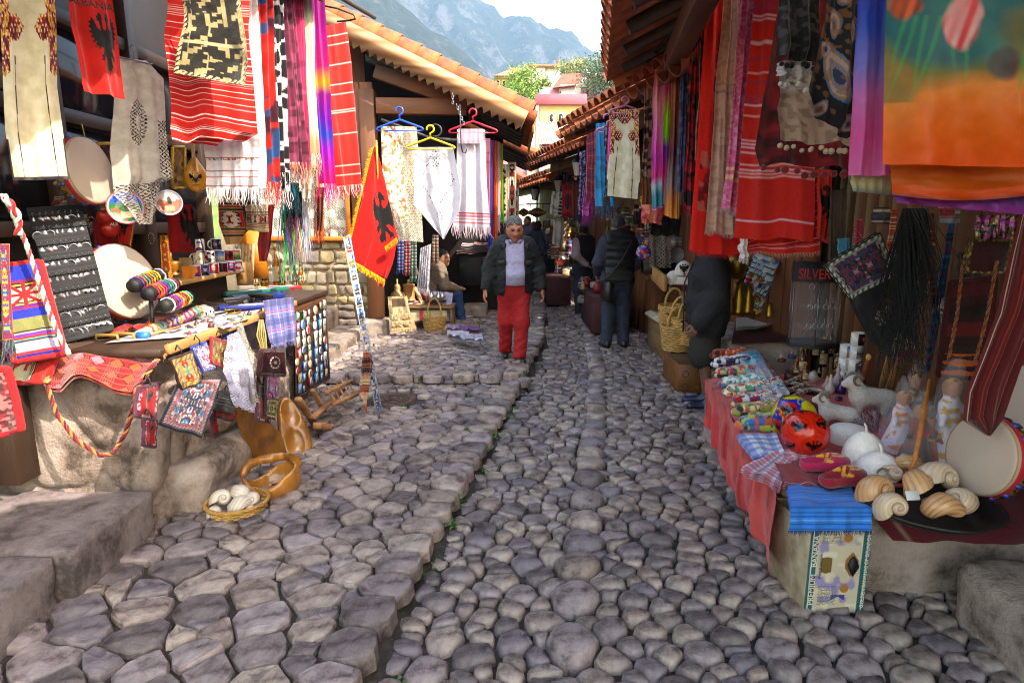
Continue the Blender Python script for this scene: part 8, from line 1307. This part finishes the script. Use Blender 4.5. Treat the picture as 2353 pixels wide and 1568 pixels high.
for k,(u,v,R,c,nm)in enumerate(((1822,905,.065,'a01c14','red painted dish with dark rim'),(1865,905,.07,'2a2a20','dark green painted bowl'),(1842,892,.05,'a8341c','small orange painted bowl'),(1818,888,.06,'8a8a98','pale blue rimmed dish'))):q=ot(u,v);m=MB();c0=solid(c,'15121a',30);pr=[(0,.004),(R*.7,.006),(R,.03),(R*1.02,.032),(R*.7,.0),(0,0)];m.lathe(pr,22,T(q),np.array([hx(c),hx(c)*.6,hx('b8b0a0'),hx('8a1a18'),hx(c),hx(c)]));one('painted_dish',m,GLAZE,nm+' near the bottles','dish','painted dishes on the right stall')
for k,(u,v,h,c)in enumerate(((1905,905,.14,'c0b0b0'),(1922,888,.17,'b0a0a8'),(1898,895,.10,'a88a88'),(1930,905,.13,'3a2060'))):q=ot(u,v);m=MB();m.lathe([(0,0),(.028,0),(.034,h*.3),(.012,h*.6),(.016,h*.75),(.006,h*.9),(.009,h),(0,h*1.02)],14,T(q),np.array([hx(c)]*6+[hx('b8902a')]*2));one('ceramic_flask',m,GLAZE,['white ceramic flask with gold top','tall pale ceramic flask behind the others','short pink ceramic flask','purple ceramic flask'][k]+' beside the mug tower','flask','ceramic flasks on the right stall')
q=ot(1860,880);m=MB();m.ball(q+[.02,0,.045],(.034,.034,.045),14);one('stone_egg',m,mat('b0a098',.4,20,.2,.1),'polished pale stone egg near the dishes','egg');q=ot(1818,878);m=MB();m.box(q+[0,0,.035],(.09,.06,.07));one('trinket_box',m,mat('3a1416',.4,20,.3,.2),'small dark red trinket box behind the dishes','box');q=ot(1850,945);m=MB();m.box(q+[0,0,.02],(.3,.2,.035));one('display_box',m,mat('1a1214',.5,20,.3,.2,c2='7a1a1c'),'flat dark box of small flags behind the white ram','box')
for k,(u0,v0,u1,v1)in enumerate(((2022,900,2044,805),(2040,900,2068,800),(1975,905,1995,820))):a,b=ot(u0,v0),P(u1,v1,3.5);t=thing('folk_lute',['thin yellow wooden whistle','carved wooden lute with a figure head','painted wooden flute beside the mugs'][k]+' standing at the back','lute',a);m=MB();m.tube([a,a*.8+b*.2,b],[.03 if k==1 else .014,.02,.011],9);part('body',m,PINE if k<2 else mat('8a4a20',.5,30,.5,.2),t);m=MB();m.ball(b,(.016,.016,.022),8);part('head',m,PINE,t)
# silver display case
q0=P(1862,792,4.75);t=thing('silver_case','clear hexagonal display case with black band lettered SILVER','display case',q0);zt=P(1862,645,4.75)[2]-q0[2];HX=lambda R,z:[(R*math.cos(a)*1.05,R*math.sin(a),z)for a in np.arange(6)*pi/3+.2];R_=.19;m=MB()
m.lathe([(R_,.02),(R_,zt)],6,T(q0,.2));part('panel',m,CLEAR,t);m=MB();m.lathe([(R_*1.04,zt),(R_*1.04,zt+.14),(0,zt+.14)],6,T(q0,.2));part('header_band',m,BLACK,t);m=MB();m.lathe([(0,.03),(R_*1.05,.03),(R_*1.05,0)],6,T(q0,.2));part('base',m,BLACK,t)
for k,z in enumerate((zt*.32,zt*.64)):m=MB();m.lathe([(0,z),(R_*.9,z),(R_*.9,z-.006)],16,T(q0));part('shelf',m,CLEAR,t)
m=MB();[m.tube([q0+[R_*math.cos(a),R_*math.sin(a),0],q0+[R_*math.cos(a),R_*math.sin(a),zt]],.004,4)for a in np.arange(6)*pi/3+.2];part('edge_strip',m,STEEL,t);
for k in range(9):m=MB();c=q0+[(-.09+.06*(k%4)),-.12+.02*(k%2),zt*(.25+.3*(k//4))+.04];a=np.linspace(0,2*pi,13)[:-1];m.tube(c+np.stack([np.cos(a)*.018,0*a,np.sin(a)*.022],-1),.004,5,None,None,True);m.tube([c+[0,0,.022],c+[0,0,.06]],.0015,4);part('silver_pendant',m,SILVER,t)
fw=np.array([-.30,-.954,0]);lettering('SILVER',mat('c01418',.5,9,.1,0),.105,frame(q0+fw*(R_*1.06)+[-.055,-.0,zt+.065],(.954,-.30,0),fw),t,.72)
m=MB();m.tube([q0+[0,0,zt+.14],P(1862,575,4.75)],.003,4);one('red_string',m,mat('a01418',.8,30,.2,.1),'red string above the SILVER case','string')
# hung bags and belts on the right wall
def stock(s,t_,w,h):
 o=full('0c0b0e',len(s));e=rug('15121a',['8a8480','7a1840','3a2a60','1a3a30'],30,6,.1,['c0b8b0','2a5a40'])(s,t_/.36,w,h*.36);o=np.where((t_<.36)[:,None],e,o)
 for a,b,sd in((.46,.66,3),(.76,.95,8)):k=(t_>a)&(t_<b)&(np.abs(s-.62)<.34*np.clip((t_-a)/(b-a)*1.5,0,1));f=spots('0c0b0e',['a82858','b8b0a8','b88a28','1a5a38'],70,sd,.55)(s,t_,w,h);o=np.where(k[:,None],f,o)
 return np.where((t_>.95)[:,None],hx('7a1838'),o)
hang('knitted_stocking_','large black knitted stocking with embroidered cuff and flowers','stocking',{'L':[(1892,610),(1955,690),(2000,780),(2050,830)],'R':[(2022,532),(2072,640),(2096,740),(2110,815)]},3.2,stock,WOOL,nu=80,nv=130,folds=.7,amp=.02,seed=3,thick=.03)
one('tassel_bundle',fringe(np.array([P(2075,478,3.0),P(2130,478,3.0)]),(0,0,-1),.78,240,['0a0a0c','131216'],.006,4,.08),WOOL,'long black tassel bundle hanging beside the stocking','tassels')
m=MB();rr=random.Random(4);[m.ball(P(2085+rr.uniform(0,45),760+rr.uniform(0,100),2.98),.005,6)for _ in range(60)];prop(one('bead_fringe',m,BLACK,'black glass beads at the ends of the tassel bundle','beads'),kind='stuff')
for k,(lb,uv,c,cs)in enumerate((('red and yellow woven belt behind the black tassels',{'L':[(2128,490),(2135,700)],'R':[(2148,490),(2152,700)]},'7a1a1c',['b89a38','1a1418','3a5a3a']),('blue beaded belt beside the orange bag',{'L':[(2182,500),(2140,740),(2120,860)],'R':[(2198,500),(2158,740),(2136,850)]},'1a4a7a',['15121a','8a1a38','2a7a98']),('orange and black belt left of the tassels',{'L':[(2050,480),(2020,690)],'R':[(2064,480),(2036,690)]},'b04a18',['15121a','c8b8a0']),('pink dotted ribbon left of the orange belt',{'L':[(1968,500),(1962,560)],'R':[(1982,500),(1984,620)]},'a02840',['c8b8b8']),('light blue braided strap bag by the post',{'L':[(1925,548),(1925,590)],'R':[(1955,545),(1952,590)]},'3a8aa8',['b02868','8a8a90','2a2a50']),('brown felt waistcoat front edged with cord',{'L':[(1908,440),(1902,600)],'R':[(1948,430),(1940,610)]},'4a3a2c',['3a2c22']))):hang('woven_belt' if k<3 else 'hung_textile',lb,'belt' if k<3 else 'textile',uv,3.3+.1*k,rlines(c,cs,40 if k<3 else 6,k,.006,.2)if k!=5 else solid(c,'3a2c22'),WOOL,'goods hung on the right stall wall',nu=14,nv=110,amp=.01,fr=(.04,14,cs,.005,k)if k<4 else None)
hang('velvet_bag_','dark red velvet bag edged with gold sequins','bag',(2232,2330,545,2215,2312,628),2.9,lambda s,t_,w,h:np.where(((np.minimum(s,1-s)<.1)|(t_>.93)|(t_<.12))[:,None],spots('6a5420',['b89a48','3a2a10'],90,3,.5)(s,t_,w,h),solid('3a0a0c','28060a')(s,t_,w,h)),WOOL,nu=30,nv=40,folds=.6,amp=.008,thick=.02)
def kbag(s,t_,w,h):
 o=stripes('2a1210',[(.1,.12,'4a100e'),(.3,.1,'1c0e0c'),(.5,.14,'5a1410'),(.72,.1,'2a1a10')])(s,t_,w,h);z=(np.abs(((t_-.80)*9)%1-.5)<.42*np.clip(1.1-np.abs(s-.45)*1.6-.3*noise(np.c_[s*9,t_*22],3),0,1))&(t_>.76);return np.where(z[:,None],hx('b85414'),o)
pouch('woven_bag','dark kilim bag with orange serrated bands and orange straps','bag',[(2186,650),(2285,640),(2262,868),(2155,862)],[3.0,2.9,2.9,3.0],kbag,WOOL,.03,nu=60,nv=110,trim='4a0c14')
for u0,u1,k in((2212,2178,0),(2290,2240,1)):one('orange_strap',braid([P(u0,600,2.85),P((u0+u1)/2+4,720,2.84),P(u1,830,2.84)],.0075,['a0541c','7a3c10'],60),WOOL,('left','right')[k]+' orange wool strap of the kilim bag','strap')
hang('pale_cloth','grey striped cloth behind the orange straps','cloth',(2205,2280,580,2200,2260,660),3.1,stripes('4a4448',[(.02,.02,'6a6468')],.05,0),WOOL,nu=20,nv=20);hang('sequin_cloth','gold and violet sequinned cloth under the tulip scarf','cloth',(2245,2345,495,2240,2335,550),2.85,spots('2a2014',['8a7030','9a3a90','4a3a18'],60,3,.5),FOIL,nu=50,nv=30,amp=.01)
hang('red_long_scarf','long dark red ribbed scarf hanging down to the drums','scarf',{'L':[(2352,440),(2290,720),(2218,900),(2212,965),(2262,998)],'R':[(2440,470),(2400,700),(2330,880),(2300,960),(2270,998)]},2.3,stripes('5a1010',[(.05,.006,'b8a89a'),(.12,.012,'7a2018'),(.3,.005,'b8a89a'),(.38,.015,'8a2a20'),(.5,.012,'3a0808'),(.6,.006,'b8a89a'),(.8,.008,'8a2a20'),(.9,.006,'b8a89a')],None,0),WOOL,nu=100,nv=120,folds=3,amp=.012,seed=2)
# beyond the woman: ledge, brass, magnet board, hats shelf, slippers, baskets
t=one('stone_ledge',rough_block('s',(1.95,5.35,0),(2.75,6.6,.62),.05,.03,ROCK,44,3,.04),ROCK,'rough stone ledge with a maroon cloth behind the woman in black','ledge');fold('wool_pad','grey felt pad lying on the maroon cloth of the ledge',[(1690,735),(1775,732),(1800,748),(1690,758)],.68,solid('8a827c','6a625c',12),.03,WOOL);m=MB();m.grid(np.array([[G(1680,790,.63),G(1815,785,.63)],[G(1690,730,.66),G(1800,722,.66)]]));one('maroon_ledge_cloth',m,mat('4a1020',.9,30,.3,.4),'maroon cloth over the stone ledge','cloth')
for k,(u,v,h,R,nm)in enumerate(((1694,722,.30,.075,'tall brass coffee pot behind the woman'),(1716,720,.26,.06,'brass candlestick cluster on the ledge'),(1766,726,.12,.05,'small lidded brass box on the ledge'),(1738,724,.17,.04,'slim copper vase on the ledge'),(1690,640,.22,.09,'engraved brass pot hanging behind the woman'))):q=P(u,v,5.6);m=MB();m.lathe([(0,0),(R,0),(R*.85,h*.1),(R,h*.45),(R*.55,h*.7),(R*.7,h*.95),(R*.3,h),(0,h*1.08)]if k<4 else[(0,0),(R*.7,0),(R,h*.5),(R,h),(R*.95,h)],18,T(q));k!=0 or m.tube([q+[R,0,h*.3],q+[R*1.7,0,h*.5],q+[R*.7,0,h*.9]],.01,6);one('brass_pot',m,BRASS,nm,'brassware','brassware on the ledge')
t=thing('magnet_rack','tilted wooden board of colourful souvenir magnets leaning on the wall','display board',P(1740,700,5.7));Qb=[P(1740,585,5.9),P(1788,600,5.75),P(1745,718,5.55),P(1700,690,5.65)];m=sheet(Qb,solid('8a6a48','6a4e34'),20,20,1,.001,thick=.02);part('board',m,PRINT,t);AP,AN=m.P,m.n3;m=MB();[m.beam(Qb[i],Qb[(i+1)%4],.025,.025)for i in range(4)];part('frame',m,PINE,t);rr=random.Random(6)
for i in range(9):
 for j in range(6):k=rr.randrange(8);p=AP[int((.08+.84*i/8)*19),int((.1+.8*j/5)*19)]+AN*.006;o=one('fridge_magnet',magnet_mesh(k,rr.random()<.4),None,'%s magnet on the tilted board, %s row, %s from the left'%(MC[k][0],OD[i],OD[j]),'magnet','magnets on the tilted board',p);o.matrix_basis=Matrix(frame(p,Qb[1]-Qb[0],AN).tolist())
hang('postcard_sheet','panel of small blue landscape cards beside the tilted board','card panel',{'L':[(1708,605),(1688,690)],'R':[(1738,590),(1712,705)]},6.0,spots(plaid('3a5a8a',[(.02,.03,'8a6a48')],.1),['8aa8c0','8a2a24','2a4a3a'],24,3,.5),PRINT,nu=24,nv=40,amp=.002,thick=.01)
t=thing('stone_pillar','rough rendered stone block carrying the plank shelf of hats','pillar',G(1560,800));a=G(1528,790);part('stone_mass',rough_block('s',(a[0]+.02,7.0,0),(a[0]+.62,7.6,.77),.04,.02,mat('b39a80',.95,9,.4,1.),51,6,.03),mat('b39a80',.95,9,.4,1.),t);m=MB();m.box((a[0]+.32,7.25,.80),(.75,.75,.05));part('shelf_board',m,PINE,t);m=MB();m.beam(P(1528,652,6.95),P(1470,598,9.4),.04,.18);part('side_board',m,PINE,t);m=MB();m.box((a[0]+.4,8.6,.80),(.8,2.2,.04));part('shelf_board',m,PLANK,t)
for k,(u,v)in enumerate(((1497,628),(1520,628),(1540,622))):q=P(u,v,8.0);m=MB();m.box((0,0,.07),(.26,.18,.14),T(q),.01);m.tube([q+[-.13,0,.14],q+[.13,0,.14]],.09,10);one('dome_chest',m,mat('1e1410',.5,20,.4,.2),['first','second','third'][k]+' small dark domed chest on the plank shelf','chest','domed chests on the plank shelf')
bq=G(1505,780);t=bench('slipper_bench','grey wooden bench stepped with rows of felt slippers',(bq[0]-.05,7.6,.03),.42,1.3,.42);t2=mat('b8ac98',.95,30,.15,.4)
for k in range(12):q=np.array([bq[0]-.17+.17*(k%2),7.05+.2*(k//2),.45+.07*(k%2)]);V,F=smesh(lambda p:np.maximum(sm([rc(p,(-.07,0,.03),(.06,0,.03),.038,.042,(1,1,.8)),rc(p,(.05,0,.03),(.12,0,.03),.04,.02,(1,1,.8))],.02),-(np.linalg.norm((p-[-.035,0,.07])/np.array([.07,.03,.04]),axis=1)*.04-.04)),(-.14,-.07,-.02),(.17,.07,.1),.012)if k==0 else(V,F);m=MB();m.add(V,F,None,T(q,pi-.3));one('felt_slipper',m,t2,('cream felt slipper in the %s row of the grey bench, %s side'%(['front','second','third','fourth','fifth','last'][k//2],['lane','wall'][k%2])),'slipper','felt slippers on the grey bench')
for k,(u,v,Y)in enumerate(((1545,765,6.3),(1560,790,6.0),(1577,800,5.85),(1552,815,5.9))):q=P(u,v,Y);basket(['tall wicker basket at the back of the crate','wicker basket in the middle of the crate','wicker basket nearest the woman in black','low wicker basket at the crate front'][k],q+[0,0,.05],.12,.15,.24,10,handle=.18,group='wicker baskets beside the woman',n=40)
q=G(1580,890);t=thing('wooden_crate','carved brown wooden crate holding wicker baskets','crate',q);m=MB();m.box((q[0]+.02,5.85,.15),(.38,.02,.30));part('front_panel',m,mat('7a4a1e',.5,8,.35,.2),t);m=MB();m.box((q[0]-.16,6.15,.15),(.02,.6,.30));m.box((q[0]+.2,6.15,.15),(.02,.6,.30));part('side_panel',m,mat('7a4a1e',.5,8,.35,.2),t);m=MB();m.box((q[0]+.02,6.15,.27),(.36,.58,.02));part('shelf',m,PLANK,t);m=MB();a=np.linspace(0,2*pi,21)[:-1];[m.tube(np.array([q[0]+x,5.838,z])+np.stack([np.cos(a)*.03,0*a,np.sin(a)*.03],-1),.004,4,None,None,True)for x in(-.1,.02,.14)for z in(.07,.2)];part('carved_ring',m,mat('5a3412',.5,8,.35,.2),t)
q=P(1378,655,12.5);bench('side_table','small pale side table beside the man in the waistcoat',(1.55,12.2,.03),.35,.5,.62);m=MB();m.box((1.75,11.3,.25),(.5,1.2,.5));one('goods_crate',m,PLANK,'low plank crate along the right wall beyond the men','crate')
rr=random.Random(31)
for k in range(46):q=np.array([rr.uniform(bq[0]-.1,bq[0]+.7),rr.uniform(7.4,9.6),.84]);trinket(q,.03+.03*rr.random(),rr.choice((1,2,3,3,5)),'on the plank shelf behind the slippers','small goods on the plank shelf')
for k in range(40):y=rr.choice((rr.uniform(9,10.5),rr.uniform(12.4,14)));q=np.array([float(np.interp(y,[8.6,12.2,12.6,18.4],[1.85,1.15,1.6,.6]))-rr.uniform(.05,.45),y,rr.choice((.35,.6,.62))]);trinket(q,.06+.06*rr.random(),rr.choice((0,1,2,3,4,6)),'on the far right stall tables','goods on the far right stall tables')
for k in range(2):y=9.6+2.6*k;m=MB();x=float(np.interp(y,[8.6,12.2,12.6,18.4],[1.85,1.15,1.6,.6]));m.box((x-.2,y+(.2 if k==0 else .9),.3),(.5,1.5,.56),None,.02);one('stall_table',m,mat('4a1c20',.8,9,.4,.3),['nearer','farther'][k]+' cloth covered stall table along the far right wall','table')
hang('lace_hanging','hanging cream lace panel behind the black cloth','lace',(1492,1540,538,1492,1542,615),7.4,lace('8a8078',14,lambda s,t_:1.+0*s,None,.5),LACE,nu=40,nv=50,folds=2,amp=.02)
for k in range(9):hang('hung_purse',['black beaded','red embroidered','white crochet','striped','blue','brown leather','wine','grey','green'][k]+' purse hanging behind the men','purse',(1458+k*11,1468+k*11,470+9*(k%3),1456+k*11,1469+k*11,515+9*(k%3)),7.7,rlines(['15121a','8a1418','a89c94','4a4a50','1f3a78','4a2c1c','4a1024','5a5658','2a4a38'][k],['b0a090','2a1a20'],4,k,.05),WOOL,'purses hanging behind the men',nu=8,nv=12,amp=.02,thick=.03)
q=wallat(1540,640,2)+[-.3,-.2,0];one('small_football',(lambda m:(m.ball(P(1478,580,7.3),.09,20,None,spots('1a2aa0',['b01a1c','b8b8c0'],14,3,.55)(np.tile(np.arange(20)/20,11),np.repeat(np.arange(11)/11,20),1,1)),m)[1])(MB()),GLAZE,'small blue football in a net behind the men','ball')
rr=random.Random(77)
for k in range(26):u=rr.uniform(430,620);v=770-(u-430)*.33+rr.uniform(-26,4);trinket(on(u,v),.014+.014*rr.random(),rr.choice((0,1,2,3,5,7)),'on the left counter among the bangles','small goods on the left counter')
for k in range(22):u,v=rr.uniform(130,420),rr.uniform(300,560);trinket(PX(u,v,-2.80),.03+.025*rr.random(),rr.choice((0,4,6,7,7)),'hanging on the left shop front','small goods on the left shop front')
for k in range(24):u,v=rr.uniform(1770,1960),rr.uniform(800,930);trinket(ot(u,v),.018+.02*rr.random(),rr.choice((1,2,3,3,5)),'on the right table before the bottles','small goods on the right table')
for k in range(16):u,v=rr.uniform(1930,2200),rr.uniform(480,760);q=P(u,v,3.75 if u<2150 else 3.2);trinket(q,.04+.03*rr.random(),rr.choice((4,6,7,4)),'on the wall behind the right table','small goods on the wall behind the right table')
